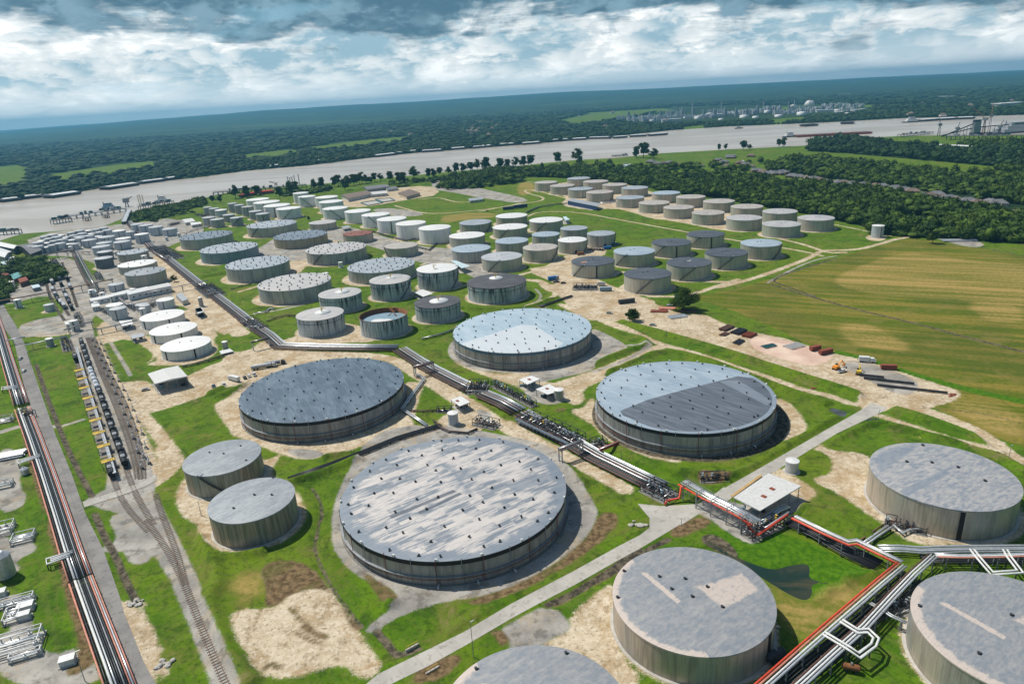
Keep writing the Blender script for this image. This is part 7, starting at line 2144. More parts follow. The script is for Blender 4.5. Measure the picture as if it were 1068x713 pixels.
ad = axis_[-1] - axis_[0]; aang = math.atan2(ad[1], ad[0])
for i, (a, b) in enumerate(plat):
 x_, y_, _ = G3('b', [(a, b)],3.8)[0]
 g_ = empty('gangway', (x_, y_, 0), aang, 'yellow gangway of the loading platform, %s from the rear' % ORD[i], 'gangway', 'yellow gangways')
 MB().box((0,0,3.9),(3.4,5.6,.2)).build('deck', M['yellow'], g_)
 mb = MB()
 for sx_ in (-1.9,1.9):
  for sy_ in (-3,0,3): mb.bar((sx_, sy_, 3.9),(sx_, sy_, 5.0),.12)
  mb.bar((sx_, -3.1,5.0),(sx_, 3.1,5.0),.14)
 mb.build('handrail', M['yellow'], g_)
 mb = MB()
 for sx_ in (-1.7,1.7):
  for sy_ in (-2.8,2.8): mb.box((sx_, sy_, 0),(.25,.25,3.8), z0=0)
 mb.build('leg', M['grey'], g_)
for i in range(len(plat) - 1):
 a = (np.array(plat[i]) + np.array(plat[i + 1])) / 2
 x_, y_, _ = G3('b', [tuple(a)],.4)[0]
 g_ = empty('drip_tray', (x_, y_, 0), aang, 'brown grating tray between yellow gangways, %s from the rear' % ORD[i], 'drip tray', 'drip trays')
 MB().box((0,0,0),(10,5.2,.35), z0=.02).build('tray', M['wood'], g_)
 mb = MB()
 for k in (-4,0,4): mb.box((k, 0,.4),(.3,5.4,.2))
 mb.build('cross_bars', M['light_grey'], g_)
# unloading stands along the sidings
k_ = 0
for i in range(3):
 for j, (p, d) in enumerate(along(TR['r%d' % i],19,12 + 6 * i)):
  if p[1] < at(*px('b', [(600,545)])[0])[1] or j > 13: continue
  nrm = np.array([-d[1], d[0]]); q = p + nrm * 2.6
  o = None
  if k_ == 0:
   st0 = empty('unloading_stand', (0,0,0),0, '', 'unloading stand', 'unloading stands on the sidings')
   mb = MB(); mb.box((0,0,0),(.3,.3,4.4), z0=0); mb.box((1.2,0,0),(.25,.25,3.0), z0=0); mb.bar((0,0,4.2),(0,2.2,4.6),.25); mb.bar((0,2.2,4.6),(0,2.4,3.4),.2); mb.build('loading_arm', M['light_grey'], st0)
   MB().box((.6,0,2.6),(2.2,.9,.15)).build('step', M['grey'], st0); MB().box((.4,0,0),(1.6,1.4,.8), z0=0).build('valve_box', M['dark'], st0)
   o = st0
  else: o = copy_tree(st0)
  k_ += 1
  o.location = (q[0], q[1],0); o.rotation_euler = (0,0, math.atan2(d[1], d[0]))
  o['label'] = 'unloading stand beside the %s siding, %s from the rail head' % (['nearest', 'middle', 'farthest'][i],(ORD + ['thirteenth', 'fourteenth', 'fifteenth', 'sixteenth'])[j])
# crossing road at the yard throat with rails
ca = G('b', [(345,665),(470,625),(600,580),(650,548),(655,575),(610,600),(480,648),(352,688)])
sheet('road', ca, .16, m_road)

# upper rail yard wagons
hopper_n = 0
HOP = [(300,200),(312,235),(325,270),(340,180),(352,210),(368,245),(382,285),(330,320),(345,350),(362,385),(400,330),(415,365),(432,400),(385,180),(402,215),(418,250),(436,300),(400,420),(445,430),(380,400)]
def hopper():
 root = empty('hopper_wagon', (0,0,0),0, '', 'hopper wagon', 'wagons in the upper rail yard')
 MB().box((0,0,2.6),(15,3.0,2.8)).build('body', M['grey'], root)
 mb = MB()
 for k in range(7): mb.box((-6 + 2 * k, 0,2.6),(.2,3.16,2.7))
 mb.build('rib', M['dark'], root)
 MB().box((0,0,4.1),(13.5,1.2,.25)).build('hatch_row', M['light_grey'], root)
 mb = MB()
 for s_ in (-5,5): mb.box((s_, 0,.6),(2.6,2.2,.9))
 mb.build('bogie', M['dark'], root)
 return root
hp0 = hopper()
for i, p in enumerate(HOP):
 x_, y_, _ = G3('r', [p])[0]
 o = hp0 if i == 0 else (copy_tree(hp0) if i % 3 else copy_tree(wb))
 A_, B_ = G('r', [(300,180),(380,400)]); an = math.atan2(B_[1] - A_[1], B_[0] - A_[0])
 o.location = (x_, y_, .15); o.rotation_euler = (0,0, an)
 if i % 3 == 0 and i: o['category'] = 'tank wagon'
 o['group'] = 'wagons in the upper rail yard'
 o['label'] = '%s in the upper rail yard, %s of its kind from the river side' % ('grey hopper wagon' if (i % 3 or i == 0) else 'black tank wagon', (ORD + ['thirteenth', 'fourteenth', 'fifteenth', 'sixteenth', 'seventeenth', 'eighteenth', 'nineteenth', 'twentieth'])[[q for q in range(20) if (q % 3 == 0 and q > 0) == (i % 3 == 0 and i > 0)].index(i)])

# ---------------------------------------------------------------- vehicles
def wheels(root, xs, w, r_, n='wheel'):
 for x in xs:
  for y in (-w / 2, w / 2):
   MB().cyl((x, y - .12, r_),(x, y + .12, r_), r_, seg=12).build(n, M['black'], root)


def car(label, col, pos, ang, kind='car'):
 root = empty('parked_' + kind, pos, ang, label, kind, 'vehicles on the terminal')
 L_, W_ = (4.7,1.9) if kind == 'car' else (5.8,2.0)
 mb = MB()
 prof = [(-L_ / 2,.45),(-L_ / 2,.95),(-L_ * .36,1.0),(L_ * .30,1.0),(L_ / 2,.85),(L_ / 2,.45)]
 if kind == 'pickup': prof = [(-L_ / 2,.5),(-L_ / 2,1.15),(L_ * .18,1.15),(L_ / 2,1.05),(L_ / 2,.5)]
 n_ = len(prof)
 vs_ = [(x, -W_ / 2, z) for x, z in prof] + [(x, W_ / 2, z) for x, z in prof]
 mb.add(vs_, [tuple(reversed(range(n_)))[::-1], tuple(range(2 * n_ - 1, n_ - 1,-1))] + [(i, (i + 1) % n_, n_ + (i + 1) % n_, n_ + i) for i in range(n_)])
 mb.build('body', M[col], root)
 c0, c1 = (-L_ * .30, L_ * .16) if kind == 'car' else (-L_ * .08, L_ * .20)
 z0_ = 1.0 if kind == 'car' else 1.15
 b_ = [(c0 - .3,-W_ * .46, z0_),(c1 + .5,-W_ * .46, z0_),(c1 + .5, W_ * .46, z0_),(c0 - .3, W_ * .46, z0_),(c0,-W_ * .38, z0_ + .5),(c1,-W_ * .38, z0_ + .5),(c1, W_ * .38, z0_ + .5),(c0, W_ * .38, z0_ + .5)]
 MB().add(b_, [(0,1,5,4),(1,2,6,5),(2,3,7,6),(3,0,4,7)]).build('windows', M['glass'], root)
 MB().box(((c0 + c1) / 2,0, z0_ + .53),(c1 - c0, W_ * .76,.07)).build('roof', M[col], root)
 if kind == 'pickup': MB().box((-L_ * .3,0,1.16),(L_ * .34, W_ * .8,.06)).build('cargo_bed', M['dark'], root)
 wheels(root, (-L_ * .31, L_ * .31), W_ - .1,.34)
 return root


def truck(label, cab, body, pos, ang, L_=9.0, tanker=False):
 root = empty('parked_truck', pos, ang, label, 'truck', 'vehicles on the terminal')
 mb = MB(); mb.box((L_ / 2 - 1.1,0,1.7),(2.0,2.3,2.3)); mb.box((L_ / 2 + .3,0,1.2),(1.0,2.1,1.2)); mb.build('cab', M[cab], root)
 MB().box((L_ / 2 - .06,0,2.2),(.14,2.0,.8)).build('windscreen', M['glass'], root)
 if tanker: MB().cyl((-L_ / 2,0,2.0),(L_ / 2 - 2.6,0,2.0),1.15, seg=16).build('tank_barrel', M[body], root)
 else: MB().box((-1.3,0,2.15),(L_ - 2.6,2.4,2.5)).build('cargo_box', M[body], root)
 MB().box((0,0,.75),(L_, 1.2,.25)).build('chassis', M['dark'], root)
 wheels(root, (-L_ * .38,-L_ * .25, L_ * .38),2.1,.5)
 return root


def vpos(win, p): x_, y_, _ = G3(win, [p])[0]; return (x_, y_, .03)


car('dark blue pickup, leftmost of the vehicles beside the dark slate roof', 'navy', vpos('b', (893,188)), R(118), 'pickup')
car('white and blue pickup, second of the vehicles beside the dark slate roof', 'white', vpos('b', (936,180)), R(122), 'pickup')
truck('white box truck beside the dark slate roof', 'white', 'white', vpos('b', (978,160)), R(145),9.5)
car('dark car parked right of the white box truck', 'dark', vpos('b', (1022,150)), R(120))
car('light car next to the dark car near the slate roof', 'offwhite', vpos('b', (1040,143)), R(120))
car('white pickup at the right end of the parked row', 'white', vpos('x', (140,282)), R(120), 'pickup')
truck('long grey tank trailer truck parked behind the slate roof', 'light_grey', 'light_grey', vpos('x', (178,253)), R(18),15, True)
truck('second grey tank truck just in front of it', 'dark', 'grey', vpos('x', (225,240)), R(18),12, True)
car('small white car left of the truck loading shed', 'light_grey', vpos('b', (608,200)), R(20))
car('silver car on the west road near the crossing line', 'light_grey', vpos('b', (86,70)), R(105))
car('white car on the west road, in front of the silver one', 'white', vpos('b', (100,122)), R(105))
car('white pickup by the diggers in the laydown yard', 'white', vpos('f', (308,392)), R(20), 'pickup')
car('silver car on the yard lane in front of the small round tree', 'light_grey', vpos('e', (302,148)), R(-25))
car('pale car at the yard edge right of the small round tree', 'light_grey', vpos('e', (483,198)), R(-20))
car('dark pickup on the pad left of the charcoal roofed tank', 'dark', vpos('E', (180,530)), R(10), 'pickup')
car('black car on the pad left of the charcoal roofed tank', 'black', vpos('E', (245,540)), R(10))
car('dark car by the works in the north meadow', 'dark', vpos('K', (430,182)), R(0))
truck('white van body truck in the laydown yard by the grass edge', 'white', 'white', vpos('f', (410,350)), R(-22),8)
truck('white truck left of the bluish tower tanks at the west farm', 'white', 'paleblue', vpos('y', (765,75)), R(-38),11)


def trailer(label, col, pos, ang, L_=11, h=2.6, w=2.6, cat='trailer', name='trailer'):
 root = empty(name, pos, ang, label, cat, 'trailers and containers')
 MB().box((0,0,0),(L_, w, h), z0=.6).build('box_body', M[col], root)
 mb = MB()
 for k in range(int(L_ / 1.2)): mb.box((-L_ / 2 + .6 + k * 1.2,0, h / 2 + .6),(.1, w + .08, h - .3))
 mb.build('rib', M['dark'], root)
 MB().box((L_ / 2 + .02,0, h / 2 + .6),(.06, w * .85, h * .85)).build('door', M['grey'], root)
 wheels(root, (-L_ * .35,-L_ * .25), w - .3,.45)
 return root


trailer('black container trailer in the sandy yard behind the giant pale roof', 'dark', vpos('e', (374,104)), R(12),13)
trailer('dark trailer in the north meadow, left one', 'navy', vpos('K', (625,168)), R(0),16,4)
trailer('dark trailer in the north meadow, middle one', 'navy', vpos('K', (710,155)), R(5),12,4.5)
trailer('dark trailer in the north meadow, right one', 'navy', vpos('K', (765,148)), R(5),12,4.5)
trailer('rusty red skip in the laydown yard, left one', 'redrust', vpos('f', (196,300)), R(20),7,2.2, cat='skip', name='skip')
trailer('rusty red skip in the laydown yard, right one', 'redrust', vpos('f', (240,315)), R(20),9,2.2, cat='skip', name='skip')
trailer('rusty skip beside the white truck at the grass edge', 'redrust', vpos('f', (502,380)), R(-15),8,2.2, cat='skip', name='skip')
trailer('blue equipment box on the pad left of the charcoal roofs', 'blue', vpos('E', (140,510)), R(15),7,3)
trailer('grey equipment box next to the blue one', 'light_grey', vpos('E', (180,498)), R(-60),5,2.6)
trailer('blue container at the foot of the rightmost middle block tank', 'blue', vpos('E', (655,222)), R(8),8,2.6)
trailer('orange brown container by the middle block tanks', 'rust', vpos('E', (405,275)), R(8),7,2.4)
trailer('teal equipment box near the rightmost middle block tank', 'tealdark', vpos('E', (725,190)), R(8),6,2.6)
trailer('blue grey pump unit in front of the charcoal roofed tank', 'bluegrey', vpos('E', (640,610)), R(-10),10,2.8)
trailer('white silver generator box beside the pump manifold', 'light_grey', vpos('E', (600,560)), R(-10),6,2.6)
# diggers
def digger(label, col, pos, ang):
 root = empty('excavator', pos, ang, label, 'excavator', 'diggers in the yard')
 mb = MB()
 for s_ in (-1.2,1.2): mb.box((0, s_, .45),(4.0,.6,.9))
 mb.build('crawler_track', M['black'], root)
 MB().box((-.5,0,1.7),(3.2,2.5,1.4)).build('upper_body', M[col], root)
 MB().box((.9,.7,2.2),(1.3,1.0,1.6)).build('cab', M['glass'], root)
 mb = MB(); mb.bar((1.0,0,1.8),(4.2,0,4.6),.5); mb.bar((4.2,0,4.6),(6.6,0,2.0),.4); mb.box((6.7,0,1.2),(1.0,1.2,1.1)); mb.build('boom', M[col], root)
 return root
digger('orange excavator left of the white pickup in the yard', 'orange', vpos('f', (285,380)), R(30))
digger('yellow excavator with raised boom at the head of the black pipes', 'yellow', vpos('f', (378,400)), R(60))
# stacks of pipes and timber
def stack(label, win, p, L_, W_, n, mt, ang, h=1, r_=.35, name='pipe_stack', cat='pipe stack'):
 x_, y_, _ = G3(win, [p])[0]
 root = empty(name, (x_, y_, 0), ang, label, cat, 'materials in the laydown yard')
 q = random.Random(int(x_ * 7) + n)
 for j in range(h):
  for k in range(n - j):
   yy = -W_ / 2 + W_ * (k + .5 + j * .5) / n; dx = q.uniform(-.6,.6)
   MB().cyl((-L_ / 2 + dx, yy, r_ + .25 + j * r_ * 1.75),(L_ / 2 + dx, yy, r_ + .25 + j * r_ * 1.75), r_, seg=8).build('stacked_pipe', M[mt], root)
 mb = MB()
 for k in (-.3,.3): mb.box((L_ * k, 0,.12),(.3, W_ + .6,.24))
 mb.build('bearer', M['wood'], root)
 return root
A1 = R(-33)
stack('black pipe stack, middle of the row in the pinkish yard', 'e', (842,226),11,7,9, 'blackpipe', R(40),2)
stack('rusty pipe stack left of the black one', 'e', (790,212),11,6,8, 'brownpipe', R(40),2)
stack('rusty red pipe stack right of the black one', 'e', (885,240),9,7,8, 'redrust', R(40),2)
stack('brown pipe stack in front of the left rusty one', 'e', (782,236),7,4,5, 'brownpipe', R(40),1)
stack('black pipe bundle lying in front of the black stack', 'e', (842,268),9,5,6, 'blackpipe', R(45),1)
stack('loose teal and black pipes on the pink ground', 'e', (970,285),9,5,5, 'tealdark', R(20),1)
stack('pale brown lengths on the pink ground further right', 'f', (110,285),12,8,6, 'offwhite', R(25),1)
stack('rusty pipe rows beside the large tree, left', 'e', (510,140),12,5,7, 'redrust', R(-15),1)
stack('rusty pipe rows beside the large tree, middle', 'e', (545,128),12,5,7, 'salmon', R(-15),1)
stack('white pipe rows in front of the large tree', 'e', (585,162),13,7,9, 'silverpipe', R(10),1)
stack('brown pipe rows right of the white ones', 'e', (630,140),12,6,8, 'brownpipe', R(-20),1)
stack('grey pipe rows nearest to the large tree trunk', 'e', (575,115),11,4,6, 'grey', R(-15),1)
stack('first long black pipe laid on grey gravel', 'f', (430,412),12,.8,1, 'blackpipe', R(-27),1,.6)
stack('second long black pipe laid on grey gravel', 'f', (498,432),24,.8,1, 'blackpipe', R(-27),1,.6)
stack('third and longest black pipe laid on grey gravel', 'f', (600,466),32,.8,1, 'blackpipe', R(-27),1,.6)
stack('silver pipe bundles on the ground left of the roadside rack', 'b', (40,478),14,8,8, 'light_grey', R(20),2,.45)
stack('silver pipe bundles on concrete beyond the lone slim water tank', 'z', (840,508),30,8,8, 'light_grey', R(-12),1,.6)
stack('pale lumber strip beside the white roofed shed', 'l', (715,630),22,1.2,3, 'lumber', R(40),1,.25, name='timber_stack', cat='timber')
# little boulders / spoil heaps
def heap(label, win, p, r_, mt, seed):
 x_, y_, _ = G3(win, [p])[0]
 bv, bf = ICO1; rg = np.random.default_rng(seed); V = []; Fc = []; off = 0
 for k in range(14):
  s_ = rg.uniform(.25,.7) * r_ * .5; c = rg.uniform(-1,1,3) * np.array([r_, r_ * .6,.1])
  V.append(bv * (1 + rg.uniform(-.2,.2, len(bv)))[:, None] * s_ * np.array([1.2,1,.6]) + c + np.array([0,0,.2])); Fc.append(bf + off); off += len(bv)
 o = link_mesh('rubble_heap', np_mesh('rubble_heap', np.concatenate(V), np.concatenate(Fc), M[mt]), None, (x_, y_, 0)); tag(o, label, 'rubble heap', 'rubble heaps')
heap('rubble heap with bluish stones by the bend of the concrete road', 'p', (265,45),3.0, 'concrete', 1)
heap('dark rubble by the culvert north of the east tank', 'n', (435,72),2.6, 'dark', 2)
heap('small sandy mound on the grass strip north of the east tank', 'n', (650,145),2.4, 'lumber', 3)
heap('grey stones round the small track culvert', 'a', (560,375),2.6, 'concrete', 4)
heap('grey stones round the lower culvert on the west road', 'a', (680,630),2.6, 'concrete', 5)
heap('brown lump on the grass lane right of the half dark roof', 'f', (192,460),1.6, 'redrust', 6)
heap('three red brown drums at the tip of the yard', 'f', (770,488),2.2, 'redrust', 7)
for i, (wn, p) in enumerate([('q', (120,560)),('q', (205,655))]):
 x_, y_, _ = G3(wn, [p])[0]
 c_ = empty('culvert_headwall', (x_, y_, 0), R(35),['yellowish culvert headwall above the road near the sand pit', 'yellowish culvert headwall below the road near the bottom tank'][i], 'culvert', 'culverts')
 MB().box((0,0,0),(4.5,.5,1.1), z0=-.6).build('headwall', M['concrete'], c_); mb = MB()
 for k in (-2,-.7,.7,2): mb.bar((k, 0,.4),(k, 0,1.5),.1)
 mb.bar((-2,0,1.5),(2,0,1.5),.1); mb.build('handrail', M['yellow'], c_)
# lamp posts and poles
POL = [('q', (376,600),13),('n', (456,95),8),('a', (355,700),11),('e', (540,250),6),('j', (700,545),6),('b', (130,95),10),('e', (600,190),7),('m', (560,240),7),('w', (200,310),3.4),('c', (40,550),7),('l', (665,480),7),('n', (1000,250),8)]
pd = ['lamp post beside the concrete road above the bottom tank', 'post by the culvert north of the east tank', 'leaning pole by the roadside rack near the bottom left', 'thin post on the green dike behind the half dark roof', 'short post on the verge below the half dark roof', 'pole by the crossing line near the west road',
  'thin post on the dike by the sandy yard', 'thin post on the lane fork beside the giant pale roof', 'short post on the kerb of the road junction', 'thin post beside the pair of grey tanks', 'thin red post at the edge of the half dark roofed tank', 'post by the lanes at the right edge']
for (wn, p, h_), lb in zip(POL, pd):
 x_, y_, _ = G3(wn, [p])[0]
 o = empty('lamp_post', (x_, y_, 0), R(35), lb, 'post', 'posts')
 MB().cyl((0,0,-.2),(0,0, h_),.13,.08,8).build('pole', M['grey'], o)
 if h_ > 6: MB().box((.6,0, h_),(1.3,.3,.15)).build('lamp_head', M['light_grey'], o)
# skids at the lower left
def skid(label, win, p, L_, W_, ang, seed, h=2.4):
 x_, y_, _ = G3(win, [p])[0]; r_ = random.Random(seed)
 root = empty('process_skid', (x_, y_, 0), ang, label, 'process skid', 'process skids')
 MB().box((0,0,0),(L_, W_, .35), z0=.02).build('base_slab', M['concrete'], root)
 mb = MB()
 for a in (-1,1):
  for b in (-1,1): mb.box((a * L_ * .46, b * W_ * .44,0),(.3,.3, h + .6), z0=.3)
  mb.box((0, a * W_ * .44, h + .8),(L_ * .95,.25,.25)); mb.box((a * L_ * .46,0, h + .8),(.25, W_ * .9,.25))
 mb.build('steel_frame', M['light_grey'], root)
 for k in range(max(3, int(W_ / 1.4))):
  yy = -W_ * .38 + W_ * .76 * k / max(2, int(W_ / 1.4) - 1); z_ = r_.uniform(1.0, h)
  MB().tube([(-L_ * .48, yy, .5),(-L_ * .44, yy, z_),(L_ * .44, yy, z_),(L_ * .48, yy, .5)],.3,8).build('pipe', M[r_.choice(['white', 'silverpipe', 'light_grey', 'white'])], root)
 for k in range(max(3, int(L_ / 2.5))):
  xx = -L_ * .4 + L_ * .8 * k / max(2, int(L_ / 2.5) - 1); yy = r_.uniform(-.35,.35) * W_
  mb = MB(); mb.box((xx, yy, h * .6),(1.0,1.0,1.2)); mb.cyl((xx, yy, h * .6),(xx, yy, h + 1.0),.2, seg=8); mb.build('valve', M[r_.choice(['light_grey', 'grey', 'white'])], root)
 return root
AL = R(22)
skid('large white piped skid at the bottom left corner', 'a', (70,560),15,9, AL, 1,2.8)
skid('ladder shaped white skid above the corner skid', 'a', (55,435),4.5,8, AL, 2,1.4)
skid('long dark skid with grey covers at the left edge', 'a', (60,380),13,3.2, AL, 3,1.8)
skid('white skid at the left edge below the slanted vessel pad', 'a', (25,75),6,9, AL, 4,2.2)
skid('skid with white trucks shaped covers on a beige pad', 'a', (100,110),8,7, AL, 5,1.6)
skid('grey skid with round vessel at the left of the roadside rack', 'b', (20,600),7,5, AL, 6,1.8)
skid('white pipe skid at the left edge beyond the valve crossing', 'b', (20,330),9,5, AL, 7,2.2)
skid('small white skid rack right of the lower pads', 'a', (110,600),9,2.4, AL, 8,1.4)
for p, lb, k in (((110,400), 'white flat roof box right of the ladder shaped skid, upper', 4.6),((103,438), 'white flat roof box right of the ladder shaped skid, lower', 3.6),((0,345), 'white box at the left edge above the dark skid', 4.0),((285,625), 'small grey cabinet platform beside the roadside rack', 4.0)):
 x_, y_, _ = G3('a', [p])[0]
 o = empty('equipment_box', (x_, y_, 0), AL, lb, 'equipment box', 'equipment boxes'); MB().box((0,0,0),(k, k * .7,1.8), z0=.3).build('cabinet', M['offwhite'], o); MB().box((0,0,0),(k + .3, k * .7 + .3,.15), z0=2.13).build('lid', M['white'], o); MB().box((0,0,0),(k + .8, k * .7 + .8,.28), z0=.0).build('plinth', M['concrete'], o)
# upright and horizontal vessels
def vessel(label, win, p, r_, L_, ang, mt='light_grey', up=False):
 x_, y_, _ = G3(win, [p])[0]; root = empty('pressure_vessel', (x_, y_, 0), ang, label, 'vessel', 'vessels')
 mb = MB()
 if up:
  mb.cyl((0,0,.4),(0,0, L_), r_, seg=20); mb.cyl((0,0, L_),(0,0, L_ + r_ * .5), r_, r_ * .4,20)
 else:
  mb.cyl((-L_ / 2,0, r_ + .8),(L_ / 2,0, r_ + .8), r_, seg=20)
  for s_ in (-1,1): mb.cyl((s_ * L_ / 2,0, r_ + .8),(s_ * (L_ / 2 + r_ * .5),0, r_ + .8), r_, r_ * .45,20)
 mb.build('shell', M[mt], root)
 mb = MB()
 for s_ in (-.3,.3): mb.box((s_ * (L_ if not up else r_ * 2),0,0),(.5, r_ * 1.3,1.0), z0=0)
 mb.build('saddle', M['dark'], root)
 mb = MB(); mb.cyl((0,0,(L_ if up else 2 * r_ + .7)),(0,0,(L_ if up else 2 * r_) + 1.4),.3, seg=8); mb.build('nozzle', M['grey'], root)
 return root
vessel('upright pale vessel cut by the left edge, black shadow beneath', 'a', (28,262),3.2,9,0, 'light_grey', True)
vessel('round silver vessel beside the roadside rack loop', 'b', (108,550),1.7,3,0, 'light_grey', True)
vessel('black horizontal drum at the foot of the bottom middle tank', 'o', (30,615),1.5,5, R(20), 'dark')
vessel('horizontal drum on the pad between racks and right tank', 'o', (345,660),.9,4, R(-20), 'rust')

# ---------------------------------------------------------------- river: barges, wharves, far works
ORDX = ORD + ['thirteenth', 'fourteenth', 'fifteenth', 'sixteenth', 'seventeenth', 'eighteenth', 'nineteenth', 'twentieth'] + ['twenty-' + o for o in ORD[:9]]


def barge(label, a, b, w, h, top='light_grey', hull='dark', group='moored barges', cover=True):
 A_ = np.array(at(*a, .3)[:2]); B_ = np.array(at(*b, .3)[:2]); c = (A_ + B_) / 2; d = B_ - A_; L_ = float(np.linalg.norm(d)); an = math.atan2(d[1], d[0])
 root = empty('barge', (c[0], c[1],.1), an, label, 'barge', group)
 x = L_ / 2; y = w / 2; r_ = min(6, L_ * .12)
 vs_ = [(-x + r_, -y, 0),(x - r_, -y, 0),(x - r_, y, 0),(-x + r_, y, 0),(-x, -y, h),(x, -y, h),(x, y, h),(-x, y, h)]
 MB().add(vs_, [(3,2,1,0),(4,5,6,7),(0,1,5,4),(1,2,6,5),(2,3,7,6),(3,0,4,7)]).build('hull', M[hull], root)
 if cover:
  n_ = max(2, int(L_ / 14))
  mb = MB()
  for k in range(n_):
   x0 = -x + r_ + (L_ - 2 * r_) * (k + .03) / n_; x1 = -x + r_ + (L_ - 2 * r_) * (k + .97) / n_
   yy = y * .86
   mb.add([(x0,-yy, h + .02),(x1,-yy, h + .02),(x1, yy, h + .02),(x0, yy, h + .02),(x0,-yy, h + .9),(x1,-yy, h + .9),(x1, yy, h + .9),(x0, yy, h + .9),(x0,0, h + 2.2),(x1,0, h + 2.2)],
     [(0,1,5,4),(2,3,7,6),(1,2,6,9,5),(3,0,4,8,7),(4,5,9,8),(8,9,6,7)])
  mb.build('hatch_cover', M[top], root)
 else:
  MB().box((0,0, h + .3),(L_ * .9, w * .8,.6)).build('deck_load', M[top], root)
 return root


BG = [('t', (0,302),(120,287),34, 'offwhite'),('t', (128,284),(290,265),34, 'offwhite'),('t', (288,278),(478,250),42, 'white'),('t', (640,226),(838,196),42, 'offwhite'),('t', (862,190),(1015,170),30, 'white'),('t', (1020,168),(1090,158),28, 'white'),
  ('A', (110,62),(188,50),26, 'offwhite'),('A', (196,52),(284,42),26, 'redrust'),('A', (290,40),(364,32),26, 'white'),('A', (370,30),(524,13),22, 'brownpipe'),('A', (552,16),(640,6),30, 'white'),('A', (644,4),(728,-6),30, 'offwhite'),
  ('g', (-5,236),(88,230),26, 'offwhite'),('g', (100,227),(184,221),26, 'white'),('g', (202,220),(288,212),40, 'white'),('g', (320,208),(400,204),30, 'white'),('g', (414,204),(494,198),34, 'white'),('g', (527,191),(614,186),26, 'offwhite'),
  ('g', (620,186),(690,182),36, 'white'),('g', (696,180),(790,178),26, 'offwhite'),('g', (795,178),(856,174),30, 'offwhite'),('g', (862,172),(940,168),30, 'offwhite'),('g', (945,168),(1022,162),26, 'offwhite'),
  ('h', (140,168),(200,164),40, 'dark'),('h', (300,158),(362,156),40, 'dark'),('h', (628,147),(700,142),40, 'white'),('h', (704,142),(780,138),40, 'white'),('h', (784,138),(860,135),40, 'white')]
for i, (wn, a, b, w_, top) in enumerate(BG):
 a, b = px(wn, [a, b])
 barge('covered barge moored at the far bank, %s from the left' % ORDX[i], a, b, w_, 6.0, top)
a, b = px('h', [(112,212),(430,196)])
for k in range(4):
 p = (a[0] + (b[0] - a[0]) * k / 4, a[1] + (b[1] - a[1]) * k / 4); q = (a[0] + (b[0] - a[0]) * (k + .96) / 4, a[1] + (b[1] - a[1]) * (k + .96) / 4)
 barge('dark red barge of the tow in midstream, %s behind the towboat' % ORD[k], p, q, 40,5, 'brownpipe', 'redrust', 'barges of the tow', False)


def boat(label, win, p, L_, ang, col='white', name='towboat', tall=9):
 x_, y_, _ = G3(win, [p],.2)[0]; root = empty(name, (x_, y_, .1), ang, label, name.replace('_', ' '), 'boats')
 y = L_ * .16
 MB().add([(-L_ / 2,-y, 0),(L_ / 2 - 3,-y, 0),(L_ / 2 - 3, y, 0),(-L_ / 2, y, 0),(-L_ / 2,-y, 3),(L_ / 2,-y * .8,3.4),(L_ / 2, y * .8,3.4),(-L_ / 2, y, 3)],[(3,2,1,0),(4,5,6,7),(0,1,5,4),(1,2,6,5),(2,3,7,6),(3,0,4,7)]).build('hull', M['dark'], root)
 mb = MB()
 for k in range(3): mb.box((-L_ * .05,0,3 + tall * (k + .5) / 3.4),(L_ * (.6 - .13 * k), y * (1.6 - .35 * k), tall / 3.4))
 mb.build('deckhouse', M[col], root)
 MB().box((L_ * .0,0,3 + tall * .75),(L_ * .34, y * 1.0, tall * .1)).build('window', M['glass'], root)
 MB().cyl((-L_ * .25,0,3 + tall * .5),(-L_ * .25,0,4 + tall),.8, seg=8).build('funnel', M['dark'], root)
 return root


boat('white towboat pushing the dark red barges', 'h', (92,212),42, R(4), tall=12)
boat('white towboat near the far bank right of the barges', 'h', (600,150),60, R(0), tall=16)
boat('small towboat at the left dock', 't', (680,345),34, R(20), 'bluegrey', tall=10)
boat('small white workboat at the second dock berth', 't', (1010,298),30, R(20), tall=9)
boat('grey cargo ship at the grain wharf, deck gear on top', 'C', (1040,192),170, R(2), 'light_grey', 'cargo_ship', 26)
boat('low dark launch by the far bank trees', 'u', (775,262),30, R(0), 'offwhite', tall=6)


